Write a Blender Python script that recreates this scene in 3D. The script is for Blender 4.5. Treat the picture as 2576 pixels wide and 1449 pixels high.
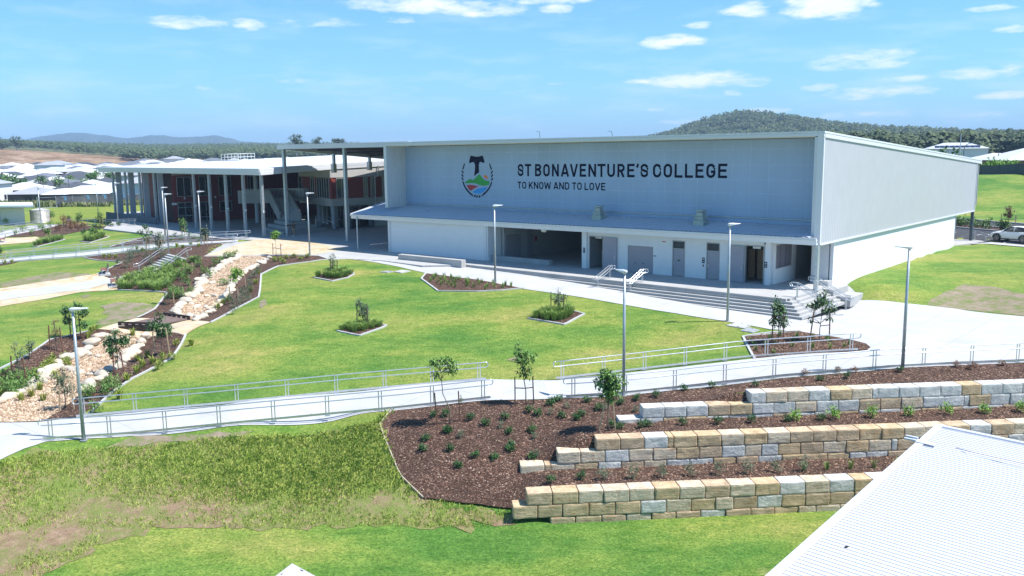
import bpy, bmesh, math, random
import numpy as np
from mathutils import Vector, Matrix, noise
from mathutils.geometry import delaunay_2d_cdt
random.seed(7); R=random.Random(11)
sc=bpy.context.scene
for o in list(bpy.data.objects): bpy.data.objects.remove(o)
# ---------------------------------------------------------------- camera
FLD=3487.5/1.5901; PITCH=.15113; ROLL=-.010405; YAW=.7066; CH=9.35
cp,sp=math.cos(PITCH),math.sin(PITCH)
_f=Vector((0,cp,-sp)); _r0=Vector((1,0,0)); _u0=Vector((0,sp,cp))
_r=_r0*math.cos(ROLL)+_u0*math.sin(ROLL); _u=-_r0*math.sin(ROLL)+_u0*math.cos(ROLL)
CAM=Vector((0,0,CH))
cam=bpy.data.cameras.new('camera'); co=bpy.data.objects.new('camera',cam); sc.collection.objects.link(co)
cam.sensor_width=36; cam.lens=36*3487.5/4096; cam.clip_start=.5; cam.clip_end=60000
m=Matrix((( _r.x,_u.x,-_f.x,0),(_r.y,_u.y,-_f.y,0),(_r.z,_u.z,-_f.z,CH),(0,0,0,1)))
co.matrix_world=m; sc.camera=co
sc.render.resolution_x=1024; sc.render.resolution_y=576
sc.view_settings.view_transform='Standard'; sc.view_settings.look='None'; sc.view_settings.gamma=1
sc.view_settings.exposure=0.70
# ---------------------------------------------------------------- sun and sky
SUN_AZ=math.radians(-12); SUN_EL=math.radians(59)      # azimuth measured from +x
sd=Vector((math.cos(SUN_EL)*math.cos(SUN_AZ),math.cos(SUN_EL)*math.sin(SUN_AZ),math.sin(SUN_EL)))
sl=bpy.data.lights.new('sun','SUN'); sl.energy=5.0; sl.angle=math.radians(.5); sl.color=(1,.965,.925)
so=bpy.data.objects.new('sun',sl); sc.collection.objects.link(so); so.location=(0,0,200)
so.rotation_euler=sd.to_track_quat('Z','Y').to_euler()
w=bpy.data.worlds.new('World'); sc.world=w; w.use_nodes=True
nt=w.node_tree; N=nt.nodes; Lk=nt.links
for n in list(N): N.remove(n)
out=N.new('ShaderNodeOutputWorld'); bg=N.new('ShaderNodeBackground'); Lk.new(bg.outputs[0],out.inputs[0])
sky=N.new('ShaderNodeTexSky'); sky.sky_type='NISHITA'; sky.sun_disc=False
sky.sun_elevation=SUN_EL; sky.sun_rotation=math.radians(102)
sky.air_density=1.0; sky.dust_density=.6; sky.ozone_density=2.2; sky.altitude=0
bg.inputs[1].default_value=.095
def nd(t,**k):
    n=N.new(t)
    for a,b in k.items(): setattr(n,a,b)
    return n
def wm(op,a,b=None,c=None,clamp=False):
    n=nd('ShaderNodeMath',operation=op); n.use_clamp=clamp
    for i,v in enumerate((a,b,c)):
        if v is None: continue
        if isinstance(v,(int,float)): n.inputs[i].default_value=v
        else: Lk.new(v,n.inputs[i])
    return n.outputs[0]
tc=nd('ShaderNodeTexCoord'); sx=nd('ShaderNodeSeparateXYZ'); Lk.new(tc.outputs['Generated'],sx.inputs[0])
az=wm('ARCTAN2',sx.outputs[0],sx.outputs[1]); el=wm('ARCSINE',sx.outputs[2])
cx=nd('ShaderNodeCombineXYZ'); Lk.new(az,cx.inputs[0]); Lk.new(wm('MULTIPLY',el,3.6),cx.inputs[1])
nz=nd('ShaderNodeTexNoise'); nz.inputs['Scale'].default_value=17; nz.inputs['Detail'].default_value=9; nz.inputs['Roughness'].default_value=.62
Lk.new(cx.outputs[0],nz.inputs['Vector'])
nzb=nd('ShaderNodeTexNoise'); nzb.inputs['Scale'].default_value=55; nzb.inputs['Detail'].default_value=6; nzb.inputs['Roughness'].default_value=.6
Lk.new(cx.outputs[0],nzb.inputs['Vector'])
# cumulus seen in the photograph: (azimuth, elevation) of each with half sizes, in photo degrees
def dirD(x,y):
    d=_f+_r*((x-1288)/FLD)+_u*((724.5-y)/FLD); d.normalize(); return math.atan2(d.x,d.y),math.asin(d.z)
CL=[(480,57,85,17,1),(620,62,38,16,.9),(815,56,95,14,.55),(1060,12,190,22,.9),(1015,48,50,12,.5),(1205,22,120,20,.8),(1400,22,40,18,.9),(1390,0,120,12,.8),(1880,28,60,16,1),
(1900,12,35,14,.7),(2080,16,95,28,1.25),(1750,62,42,10,.8),(1690,105,72,18,1),(1620,205,50,7,.7),(1760,200,130,20,1),(1880,205,80,14,.8),(1840,236,22,12,.8),(1400,211,38,6,.6),
(2190,150,110,22,.85),(2130,165,80,12,.6),(2060,222,45,12,.8),(2210,233,130,17,.95),(2440,186,75,16,.85),(2540,178,30,14,.9),(2290,196,60,9,.6),(2540,75,40,12,.9),(2510,18,60,10,.7),
(2540,240,60,10,.7),(2400,273,50,7,.6),(1640,275,38,6,.7),(1690,308,70,7,.6),(1940,277,60,8,.6),(2160,290,120,12,.5),(2480,290,130,14,.45),(740,203,50,9,.45),(510,222,36,8,.4),(330,213,60,9,.22),(145,182,60,10,.2),(2400,300,160,10,.4)]
acc=None
for x,y,hw,hh,s in CL:
    a0,e0=dirD(x,y)
    u=wm('MULTIPLY',wm('SUBTRACT',az,a0),FLD/hw/1.35); v=wm('MULTIPLY',wm('SUBTRACT',el,e0),FLD/hh/1.25)
    r2=wm('ADD',wm('MULTIPLY',u,u),wm('MULTIPLY',v,v))
    b=wm('MULTIPLY',wm('SUBTRACT',1.0,r2,clamp=True),s)
    acc=b if acc is None else wm('MAXIMUM',acc,b)
dn=wm('ADD',wm('MULTIPLY',wm('SUBTRACT',nz.outputs[0],.5),2.6),wm('MULTIPLY',wm('SUBTRACT',nzb.outputs[0],.5),1.1))
msk=wm('MULTIPLY',wm('ADD',wm('ADD',acc,dn),-.32),wm('MULTIPLY',acc,2.2,clamp=True))
msk=wm('MULTIPLY',msk,1.25,clamp=True)
# thin background veil of small clouds low in the sky
cx2=nd('ShaderNodeCombineXYZ'); Lk.new(az,cx2.inputs[0]); Lk.new(wm('MULTIPLY',el,5.0),cx2.inputs[1])
nz3=nd('ShaderNodeTexNoise'); nz3.inputs['Scale'].default_value=9; nz3.inputs['Detail'].default_value=8; nz3.inputs['Roughness'].default_value=.6
Lk.new(cx2.outputs[0],nz3.inputs['Vector'])
veil=wm('MULTIPLY',wm('SUBTRACT',nz3.outputs[0],.48,clamp=True),1.7,clamp=True)
veil=wm('MULTIPLY',veil,wm('SUBTRACT',1.0,wm('MULTIPLY',el,4.0),clamp=True))
msk=wm('ADD',wm('MULTIPLY',msk,.9),veil,clamp=True)
mx=nd('ShaderNodeMix',data_type='RGBA'); Lk.new(msk,mx.inputs[0])
tint=nd('ShaderNodeMix',data_type='RGBA',blend_type='MULTIPLY'); tint.inputs[0].default_value=1
Lk.new(sky.outputs[0],tint.inputs[6]); tint.inputs[7].default_value=(.58,1.04,1.30,1)
Lk.new(tint.outputs[2],mx.inputs[6]); mx.inputs[7].default_value=(8.4,8.6,9.3,1)
Lk.new(mx.outputs[2],bg.inputs[0])
# ---------------------------------------------------------------- survey helpers: photo coordinate (2576 wide) -> place on a plane
def ray(x,y): return _f+_r*((x-1288)/FLD)+_u*((724.5-y)/FLD)
def G(x,y,z=0.0):
    d=ray(x,y); return CAM+d*((z-CH)/d.z)
def onp(x,y,P0,n):
    d=ray(x,y); return CAM+d*((P0-CAM).dot(n)/d.dot(n))
def px(P):
    d=Vector(P)-CAM; q=d.dot(_f); return 1288+FLD*d.dot(_r)/q, 724.5-FLD*d.dot(_u)/q
def top_z(x,y,P):   # height of a vertical line standing at P that reaches photo row y
    lo,hi=-20,80
    for _ in range(40):
        m=(lo+hi)/2
        if px((P[0],P[1],m))[1]<y: hi=m
        else: lo=m
    return m
# building frames
O1=Vector((20.86,59.13,0)); A1=Vector((-math.cos(YAW),math.sin(YAW),0)); B1=Vector((math.sin(YAW),math.cos(YAW),0))
O2=Vector((-29.339,103.523,0)); A2=Vector((-.67,.742,0)).normalized(); B2=Vector((A2.y,-A2.x,0))
def F1(a,b,z=0): return O1+A1*a+B1*b+Vector((0,0,z))
def F2(a,b,z=0): return O2+A2*a+B2*b+Vector((0,0,z))
def ab1(P): d=Vector(P)-O1; return d.dot(A1),d.dot(B1)
def ab2(P): d=Vector(P)-O2; return d.dot(A2),d.dot(B2)
# ---------------------------------------------------------------- materials
MATS={}
def mat(name,col=(.5,.5,.5),rough=.7,metal=0,var=.12,scale=3.0,bump=0,bscale=None,spec=.5,col2=None,wave=None,detail=6,coord='W',stretch=None,var2=0,scale2=.2):
    if name in MATS: return MATS[name]
    m=bpy.data.materials.new(name); m.use_nodes=True; t=m.node_tree; n=t.nodes; l=t.links
    p=n['Principled BSDF']; p.inputs['Roughness'].default_value=rough; p.inputs['Metallic'].default_value=metal
    p.inputs['Specular IOR Level'].default_value=spec
    if coord=='W': g=n.new('ShaderNodeNewGeometry'); src=g.outputs['Position']
    else: g=n.new('ShaderNodeTexCoord'); src=g.outputs['Object']
    mp=n.new('ShaderNodeMapping'); l.new(src,mp.inputs[0])
    if stretch: mp.inputs['Scale'].default_value=stretch
    src=mp.outputs[0]
    tx=n.new('ShaderNodeTexNoise'); tx.inputs['Scale'].default_value=scale; tx.inputs['Detail'].default_value=detail; tx.inputs['Roughness'].default_value=.65; l.new(src,tx.inputs['Vector'])
    cr=n.new('ShaderNodeValToRGB'); c2=col2 or tuple(c*(1-var*1.6) for c in col); c1=col if col2 else tuple(min(1,c*(1+var)) for c in col)
    cr.color_ramp.elements[0].position=.3; cr.color_ramp.elements[1].position=.7
    cr.color_ramp.elements[0].color=(*c2[:3],1); cr.color_ramp.elements[1].color=(*c1[:3],1)
    l.new(tx.outputs[0],cr.inputs[0]); colout=cr.outputs[0]
    if var2:
        t2=n.new('ShaderNodeTexNoise'); t2.inputs['Scale'].default_value=scale2; t2.inputs['Detail'].default_value=4; l.new(src,t2.inputs['Vector'])
        mr=n.new('ShaderNodeMapRange'); mr.inputs[1].default_value=.3; mr.inputs[2].default_value=.7; mr.inputs[3].default_value=1-var2; mr.inputs[4].default_value=1+var2; l.new(t2.outputs[0],mr.inputs[0])
        hm=n.new('ShaderNodeVectorMath'); hm.operation='SCALE'; l.new(colout,hm.inputs[0]); l.new(mr.outputs[0],hm.inputs['Scale']); colout=hm.outputs[0]
    l.new(colout,p.inputs['Base Color'])
    if bump:
        tb=n.new('ShaderNodeTexNoise'); tb.inputs['Scale'].default_value=bscale or scale*4; tb.inputs['Detail'].default_value=6; l.new(src,tb.inputs['Vector'])
        bp=n.new('ShaderNodeBump'); bp.inputs['Strength'].default_value=1; bp.inputs['Distance'].default_value=bump; l.new(tb.outputs[0],bp.inputs['Height']); l.new(bp.outputs[0],p.inputs['Normal'])
    MATS[name]=m; return m
def glass_mat(name,col=(.02,.03,.035),rough=.08):
    if name in MATS: return MATS[name]
    m=mat(name,col,rough,0,.2,.8,spec=.8); return m
# ---------------------------------------------------------------- mesh builder
class MB:
    def __init__(s): s.v=[]; s.f=[]; s.mi=[]; s.smooth=False
    def add(s,vs,fs,mi=0):
        o=len(s.v); s.v.extend([Vector(p) for p in vs]); s.f.extend([tuple(i+o for i in f) for f in fs]); s.mi.extend([mi]*len(fs)); return s
    def box(s,T,a0,a1,b0,b1,z0,z1,mi=0):
        vs=[T(a,b,z) for z in (z0,z1) for (a,b) in ((a0,b0),(a1,b0),(a1,b1),(a0,b1))]
        return s.add(vs,[(0,3,2,1),(4,5,6,7),(0,1,5,4),(1,2,6,5),(2,3,7,6),(3,0,4,7)],mi)
    def prism(s,pts,z0,z1,mi=0):   # pts world xy(z ignored); z0,z1 numbers or callables
        n=len(pts); f0=z0 if callable(z0) else (lambda p:z0); f1=z1 if callable(z1) else (lambda p:z1)
        area=sum(pts[i][0]*pts[(i+1)%n][1]-pts[(i+1)%n][0]*pts[i][1] for i in range(n))
        if area<0: pts=pts[::-1]
        vs=[(p[0],p[1],f0(p)) for p in pts]+[(p[0],p[1],f1(p)) for p in pts]
        fs=[tuple(range(n-1,-1,-1)),tuple(range(n,2*n))]+[(i,(i+1)%n,n+(i+1)%n,n+i) for i in range(n)]
        return s.add(vs,fs,mi)
    def tube(s,pts,r,n=8,r2=None,mi=0,caps=True):
        pts=[Vector(p) for p in pts]; k=len(pts); rs=r if isinstance(r,(list,tuple)) else [r+( (r2 if r2 is not None else r)-r)*i/max(1,k-1) for i in range(k)]
        o=len(s.v); prev=None
        for i,p in enumerate(pts):
            d=(pts[min(i+1,k-1)]-pts[max(i-1,0)]); 
            if d.length<1e-9: d=Vector((0,0,1))
            d.normalize()
            a=prev-d*prev.dot(d) if prev is not None else d.orthogonal()
            if prev is None and abs(d.z)<.95: a=Vector((0,0,1))-d*d.z
            if a.length<1e-6: a=d.orthogonal()
            a.normalize(); prev=a; b=d.cross(a)
            for j in range(n):
                t=2*math.pi*j/n; s.v.append(p+(a*math.cos(t)+b*math.sin(t))*rs[i])
        for i in range(k-1):
            for j in range(n):
                s.f.append((o+i*n+j,o+i*n+(j+1)%n,o+(i+1)*n+(j+1)%n,o+(i+1)*n+j)); s.mi.append(mi)
        if caps:
            s.f.append(tuple(o+j for j in range(n-1,-1,-1))); s.mi.append(mi)
            s.f.append(tuple(o+(k-1)*n+j for j in range(n))); s.mi.append(mi)
        return s
    def cyl(s,c,r,z0,z1,n=12,r2=None,mi=0): return s.tube([(c[0],c[1],z0),(c[0],c[1],z1)],r,n,r2,mi)
    def bar(s,p,q,w,h,up=None,mi=0):   # rectangular bar between two points
        p=Vector(p);q=Vector(q);d=(q-p).normalized(); u=Vector(up) if up else Vector((0,0,1))
        if abs(d.dot(u))>.99: u=Vector((1,0,0)) if not up else d.orthogonal()
        sd_=d.cross(u).normalized(); u=sd_.cross(d)
        vs=[e+sd_*(i*w/2)+u*(j*h/2) for e in (p,q) for (i,j) in ((-1,-1),(1,-1),(1,1),(-1,1))]
        return s.add(vs,[(0,3,2,1),(4,5,6,7),(0,1,5,4),(1,2,6,5),(2,3,7,6),(3,0,4,7)],mi)
    def ico(s,c,r,sq=(1,1,1),sub=1,jit=0,rnd=R,mi=0,rot=None):
        bm=bmesh.new(); bmesh.ops.create_icosphere(bm,subdivisions=sub,radius=1)
        off=Vector((rnd.random()*50,rnd.random()*50,0))
        o=len(s.v)
        for v in bm.verts:
            p=v.co*(1+jit*noise.noise(v.co*1.3+off)*2); p=Vector((p.x*sq[0],p.y*sq[1],p.z*sq[2]))*r
            if rot: p=rot@p
            s.v.append(p+Vector(c))
        for f in bm.faces: s.f.append(tuple(o+v.index for v in f.verts)); s.mi.append(mi)
        bm.free(); return s
    def build(s,name,mats,parent=None,bevel=0,smooth=None):
        me=bpy.data.meshes.new(name); off=wloc(parent) if parent else Vector((0,0,0))
        me.from_pydata([v-off for v in s.v],[],s.f)
        if not isinstance(mats,(list,tuple)): mats=[mats]
        for mm in mats: me.materials.append(mm)
        if len(mats)>1: me.polygons.foreach_set('material_index',s.mi)
        if smooth if smooth is not None else s.smooth: me.polygons.foreach_set('use_smooth',[True]*len(me.polygons))
        me.update(); o=bpy.data.objects.new(name,me); sc.collection.objects.link(o)
        if parent: o.parent=parent
        if bevel:
            b=o.modifiers.new('bevel','BEVEL'); b.width=bevel; b.segments=1; b.limit_method='ANGLE'; b.angle_limit=.7
        return o
def wloc(o):
    v=Vector(o.location)
    while o.parent: o=o.parent; v=v+Vector(o.location)
    return v
def tag(o,label=None,cat=None,group=None,kind=None):
    if label: o['label']=label
    if cat: o['category']=cat
    if group: o['group']=group
    if kind: o['kind']=kind
    return o
def thing(name,loc,label,cat,group=None,rz=0):
    o=bpy.data.objects.new(name,None); sc.collection.objects.link(o); o.location=loc; o.rotation_euler=(0,0,rz); o.empty_display_size=.3
    return tag(o,label,cat,group)
def kids(o): return [c for c in bpy.data.objects if c.parent==o]
KID={}
def copy_tree(o,loc=None,rz=None,label=None,group=None,scale=None,tree=None):
    if tree is None:
        if o.name not in KID: KID[o.name]=[(c,[(g,[]) for g in kids(c)]) for c in kids(o)]
        tree=KID[o.name]
    c=o.copy(); sc.collection.objects.link(c)
    if loc is not None: c.location=loc
    if rz is not None: c.rotation_euler[2]=rz
    if scale is not None: c.scale=(scale,)*3 if isinstance(scale,(int,float)) else scale
    if label: c['label']=label
    if group: c['group']=group
    for k,t in tree:
        d=k.copy(); sc.collection.objects.link(d); d.parent=c
        for g,_ in t:
            e=g.copy(); sc.collection.objects.link(e); e.parent=d
    return c
def struct(o): o['kind']='structure'; return o
# ---------------------------------------------------------------- terrain heights
CP=[ # photo x, photo y, height
(1000,650,-.03),(880,640,0),(790,640,0),(660,600,0),(430,572,0),(290,572,0),(1245,712,-.36),(1060,690,-.27),(1330,730,-.48),(1540,765,-.65),(1830,808,-.82),
(1930,830,-.93),(2020,812,-1.0),(1165,680,-.25),(2187,875,-1.02),(2270,930,-1.05),(2576,903,-1.0),(2450,760,-1.0),(2165,757,-1.0),(2570,795,-1.0),(2110,745,-1.0),
(2230,925,-1.08),(1960,955,-1.45),(1568,992,-1.92),(1410,990,-2.08),(1230,1000,-2.1),(1000,1028,-2.35),(600,1066,-2.62),(211,1104,-2.98),(20,1130,-3.0),(0,1080,-3.0),
(1870,905,-1.45),(1560,940,-1.9),(1400,962,-2.06),(1225,960,-2.1),(900,985,-2.35),(560,1020,-2.6),(250,1045,-2.9),
(1870,848,-1.1),(2012,833,-1.02),(1700,850,-1.35),(1300,830,-1.3),(1000,830,-1.35),(1000,720,-.5),(1400,790,-.85),(1100,900,-1.8),(750,900,-1.85),(800,760,-.95),
(650,747,-.85),(530,812,-1.45),(467,845,-1.72),(432,901,-2.05),(277,991,-2.65),(700,672,-.25),(825,653,-.03),
(620,650,-.12),(590,668,-.45),(545,741,-1.3),(490,790,-1.85),(390,870,-2.5),(250,900,-2.75),(150,960,-3.0),(60,1035,-3.15),(442,739,-1.0),(390,779,-1.5),
(245,829,-1.7),(345,801,-1.62),(412,839,-1.75),(125,855,-1.95),(60,899,-2.3),(0,941,-2.6),(0,1010,-2.95),(-150,1000,-3.0),
(0,745,-1.55),(200,720,-1.5),(350,690,-1.42),(295,729,-1.45),(300,660,-.75),(245,689,-1.25),(60,690,-1.45),(0,660,-1.35),(211,648,-.95),(377,628,-.45),(595,606,-.02),(430,640,-.05),(470,651,-.03),(512,645,0),
(0,800,-1.9),(250,800,-1.7),(100,590,-1.0),(0,615,-1.3),(200,590,-.6),(400,584,-.05),(156,600,-.8),(90,582,-.95),(60,570,-.9),(0,575,-1.0),(314,568,-.1),(184,566,-.7),
(0,1165,-3.1),(600,1085,-2.8),(900,1052,-2.5),(100,1140,-3.15),(500,1108,-3.05),(850,1075,-2.85),(0,1240,-3.9),(300,1230,-4.1),(700,1200,-4.0),(270,1340,-4.6),(600,1325,-4.62),(1100,1322,-4.62),(1290,1322,-4.62),
(0,1449,-4.65),(600,1449,-4.7),(1300,1449,-4.7),(2000,1400,-4.7),(980,1100,-2.95),(985,1150,-3.35),(1060,1255,-4.15),(1200,1275,-4.4),(1400,1010,-2.12),(1150,1050,-2.4),(1350,1090,-2.75),(1200,1150,-3.2),
(2160,720,-.25),(2400,616,0.0),(2576,635,0.1),(2300,680,-.1),(2450,720,-.5),(2576,745,-.6),(2576,608,.15),(2450,590,.2),(2576,570,.3),(2470,556,.3)]
CW=[(O2+A2*60+B2*-8,-.1),(O2+A2*75,-.6),(O2+A2*40+B2*30,0),(O2+A2*10+B2*20,0),(F1(20,30),0),(F1(45,20),0),(Vector((-60,60)),-3),(Vector((-60,90)),-1.9),(Vector((-90,140)),-1),
    (Vector((70,60)),0.),(Vector((60,45)),-1.0),(Vector((40,40)),-1.0),(Vector((60,110)),.4),(Vector((20,130)),0),(Vector((-30,10)),-4.8),(Vector((30,10)),-4.8),(Vector((0,0)),-4.8),(Vector((60,20)),-4),(Vector((-60,30)),-4.2),(Vector((-40,150)),-.2),(Vector((80,150)),1.2),(Vector((-110,90)),-2.4),(Vector((100,90)),0)]
_P=[];_Z=[]
for x,y,z in CP: g=G(x,y,z); _P.append((g.x,g.y)); _Z.append(z)
for p,z in CW: _P.append((p[0],p[1])); _Z.append(z)
_P=np.array(_P)/50; _Z=np.array(_Z)
def _k(r2): return np.where(r2>1e-12,.5*r2*np.log(np.maximum(r2,1e-12)),0)
d2=((_P[:,None,:]-_P[None])**2).sum(-1); n_=len(_P); Km=_k(d2)+np.eye(n_)*2e-4
Pm=np.hstack([np.ones((n_,1)),_P]); M_=np.block([[Km,Pm],[Pm.T,np.zeros((3,3))]]); sol=np.linalg.solve(M_,np.concatenate([_Z,np.zeros(3)]))
def tps(x,y):
    q=np.stack([np.ravel(x),np.ravel(y)],1)/50; res=np.empty(len(q))
    for i in range(0,len(q),4000):
        c=q[i:i+4000]; r2=((c[:,None,:]-_P[None])**2).sum(-1); res[i:i+4000]=_k(r2)@sol[:n_]+sol[n_]+c@sol[n_+1:]
    return res.reshape(np.shape(x))
def sst(a,b,x): t=np.clip((x-a)/(b-a),0,1); return t*t*(3-2*t)
_yl=[0,120,150,190,215,250,300,400,550,640,700,900,1500,3000,9000]; _zl=[-.8,-.8,-.8,-.9,-1.4,-1.0,-.9,.9,3.8,6,8,12,27,20,0]
_yr=[0,110,118,145,152,300,600,900,1300,3000,9000]; _zr=[.2,.3,.6,5.4,4.9,4.6,8,15,16,10,0]
def far(x,y):
    u=x/np.maximum(y,1); wl=1-sst(-.16,-.02,u); wr=sst(.12,.3,u); wm_=1-wl-wr
    zl=np.interp(y,_yl,_zl)+np.clip(-u-.40,0,.3)*55*sst(560,720,y); zr=np.interp(y,_yr,_zr); zm=np.interp(y,[0,150,400,900,1500,9000],[0,0,2,10,18,0])
    z=wl*zl+wr*zr+wm_*zm
    z=z+31*np.exp(-((x-288)/84)**2-((y-1150)/200)**2)+14*np.exp(-((x-410)/120)**2-((y-1150)/260)**2)+3*np.exp(-((x-90)/60)**2-((y-1100)/200)**2)
    return z
# retaining walls: front face line (left end, right end) , crest height, foot height
WALLS=[]
for (xl,yl,xr,yr,zt,zb) in ((1325,1242,2200,1204,-3.4,-4.65),(1500,1105,2576,1064,-2.26,-3.62),(1888,988,2576,963,-1.2,-2.42)):
    p=G(xl,yl,zt); q=G(xr,yr,zt); d=(q-p); d.z=0; d.normalize(); nn=Vector((d.y,-d.x,0))   # nn points to the viewer
    WALLS.append(dict(p=p,d=d,n=nn,zt=zt,zb=zb))
def wt(k,x,y):
    W=WALLS[k]; return (x-W['p'].x)*W['d'].x+(y-W['p'].y)*W['d'].y, -((x-W['p'].x)*W['n'].x+(y-W['p'].y)*W['n'].y)
PLZ=[]  # platform and plaza polygons filled later (terrain kept just below them)
def inpoly(x,y,poly):
    ins=np.zeros(np.shape(x),bool); n=len(poly)
    for i in range(n):
        x0,y0=poly[i][0],poly[i][1]; x1,y1=poly[(i+1)%n][0],poly[(i+1)%n][1]
        if y0==y1: continue
        c=((y0>y)!=(y1>y))&(x<(x1-x0)*(y-y0)/(y1-y0)+x0); ins^=c
    return ins
def hraw(x,y):
    x=np.asarray(x,float); y=np.asarray(y,float)
    z=tps(np.clip(x,-110,110),np.clip(y,-10,160))
    f=sst(120,165,y+np.maximum(np.abs(x)-60,0)*.8)
    # right of the hall the lawn bank is described by the far profile earlier
    f=np.maximum(f,sst(104,112,y)*sst(.25,.33,x/np.maximum(y,1)))
    z=z*(1-f)+far(x,y)*f
    # terraces
    s0,d0=wt(0,x,y); s1,d1=wt(1,x,y); s2,d2_=wt(2,x,y); c=.52
    w0,w1,w2=WALLS
    up=tps(np.clip(x,-110,110),np.clip(y,-10,160))
    zz=np.full(np.shape(x),-4.65)
    t01=np.clip((d0-c)/np.maximum(d0-d1,.1),0,1)
    zz=np.where(d0>c,w0['zt']-.12+(w1['zb']+.05-w0['zt']+.12)*np.clip((d0-c)/np.maximum(d0-d1-.1,.5),0,1),zz)
    zz=np.where(d1>c,w1['zt']-.12+(w2['zb']+.05-w1['zt']+.12)*np.clip((d1-c)/np.maximum(d1-d2_-.1,.5),0,1),zz)
    zz=np.where(d2_>c,w2['zt']-.1+(up-w2['zt']+.1)*np.clip((d2_-c)/2.0,0,1),zz)
    act=sst(-.3,1.1,s0+0*s1); act1=sst(-2.6,-.2,s1); act2=sst(-2.6,-.2,s2)
    a=np.where(d1>c*.0,act1,act); a=np.where(d2_>c*.0,np.minimum(act2,1),a); a=np.where(d0<-.6,act*sst(-14,-6,d0),a)
    a=a*(1-sst(2.5,3.2,d2_))
    return z*(1-a)+zz*a
def h(x,y):
    z=hraw(x,y)
    for poly,zc in PLZ: z=np.where(inpoly(np.asarray(x,float),np.asarray(y,float),poly),np.minimum(z,zc),z)
    return z
def hs(x,y): return float(hraw(np.array([x]),np.array([y]))[0])
def T(x,y,it=14):
    z=-1.5
    for i in range(it):
        g=G(x,y,z) if z<CH-.3 else None
        zn=hs(g.x,g.y); 
        if abs(zn-z)<.004: break
        z=z+(zn-z)*(.8 if i<6 else .5)
    return Vector((g.x,g.y,zn))
# plaza (ground floor level of both buildings)
pl1=[F1(29.6,-3.9),F1(20,-4.2),F1(8,-4.5),F1(-.35,-4.75),F1(.35,3.2),F1(.35,35.5),F1(-2,43),F1(60,43),F1(60,20)]
pl2D=[(258,574),(330,566),(400,556)]
pl2=[G(x,y,0) for x,y in [(260,575),(377,589),(395,593),(425,591),(500,596),(597,602),(640,604),(600,609),(560,613),(512,645),(640,644),(690,641),(800,643),(830,653),(870,651),(960,655),(1062,668),(1165,666)]]
pl2+= [F1(29.6,-3.9),F1(29,10),F2(-10,30),F2(30,50),F2(62,50),F2(66,6)]
PLAZA1=[(p.x,p.y) for p in pl1]; PLAZA2=[(p.x,p.y) for p in pl2]
def shrink(poly,d):
    cx=sum(p[0] for p in poly)/len(poly); cy=sum(p[1] for p in poly)/len(poly); return poly
PLZ+= [(PLAZA1,-.25),(PLAZA2,-.12)]
# ---------------------------------------------------------------- ground materials
def ground_mat(name,build):
    m=bpy.data.materials.new(name); m.use_nodes=True; t=m.node_tree; n=t.nodes; l=t.links
    p=n['Principled BSDF']; g=n.new('ShaderNodeNewGeometry'); pos=g.outputs['Position']
    def noi(scale,detail=5,rough=.6,vec=None,st=None):
        v=vec or pos
        if st: mp=n.new('ShaderNodeMapping'); mp.inputs['Scale'].default_value=st; l.new(v,mp.inputs[0]); v=mp.outputs[0]
        x=n.new('ShaderNodeTexNoise'); x.inputs['Scale'].default_value=scale; x.inputs['Detail'].default_value=detail; x.inputs['Roughness'].default_value=rough; l.new(v,x.inputs['Vector']); return x.outputs[0]
    def ramp(fac,stops):
        r=n.new('ShaderNodeValToRGB'); l.new(fac,r.inputs[0]); e=r.color_ramp.elements
        while len(e)<len(stops): e.new(.5)
        for i,(q,c) in enumerate(stops): e[i].position=q; e[i].color=(*c,1)
        return r.outputs[0]
    def mixc(fac,a,b,mode='MIX'):
        x=n.new('ShaderNodeMix'); x.data_type='RGBA'; x.blend_type=mode
        for i,v in ((0,fac),(6,a),(7,b)):
            if isinstance(v,(int,float)): x.inputs[i].default_value=v
            elif isinstance(v,tuple): x.inputs[i].default_value=(*v,1)
            else: l.new(v,x.inputs[i])
        return x.outputs[2]
    def mr(v,a,b,c,d):
        x=n.new('ShaderNodeMapRange'); l.new(v,x.inputs[0])
        for i,q in enumerate((a,b,c,d)): x.inputs[i+1].default_value=q
        return x.outputs[0]
    def bump(hh,dist,prev=None):
        b=n.new('ShaderNodeBump'); b.inputs['Distance'].default_value=dist; b.inputs['Strength'].default_value=1; l.new(hh,b.inputs['Height'])
        if prev: l.new(prev,b.inputs['Normal'])
        return b.outputs[0]
    def vor(scale,feat='F1',out='Distance',st=None,vec=None):
        v=vec or pos
        if st: mp=n.new('ShaderNodeMapping'); mp.inputs['Scale'].default_value=st; l.new(v,mp.inputs[0]); v=mp.outputs[0]
        x=n.new('ShaderNodeTexVoronoi'); x.feature=feat; x.inputs['Scale'].default_value=scale; l.new(v,x.inputs['Vector']); return x.outputs[out]
    def math_(op,a,b):
        x=n.new('ShaderNodeMath'); x.operation=op
        for i,v in enumerate((a,b)):
            if isinstance(v,(int,float)): x.inputs[i].default_value=v
            else: l.new(v,x.inputs[i])
        return x.outputs[0]
    class K: pass
    k=K(); k.noi=noi;k.ramp=ramp;k.mixc=mixc;k.mr=mr;k.bump=bump;k.vor=vor;k.p=p;k.l=l;k.n=n;k.pos=pos;k.m=math_
    p.inputs['Roughness'].default_value=.9; p.inputs['Specular IOR Level'].default_value=.2
    build(k); MATS[name]=m; return m
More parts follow.
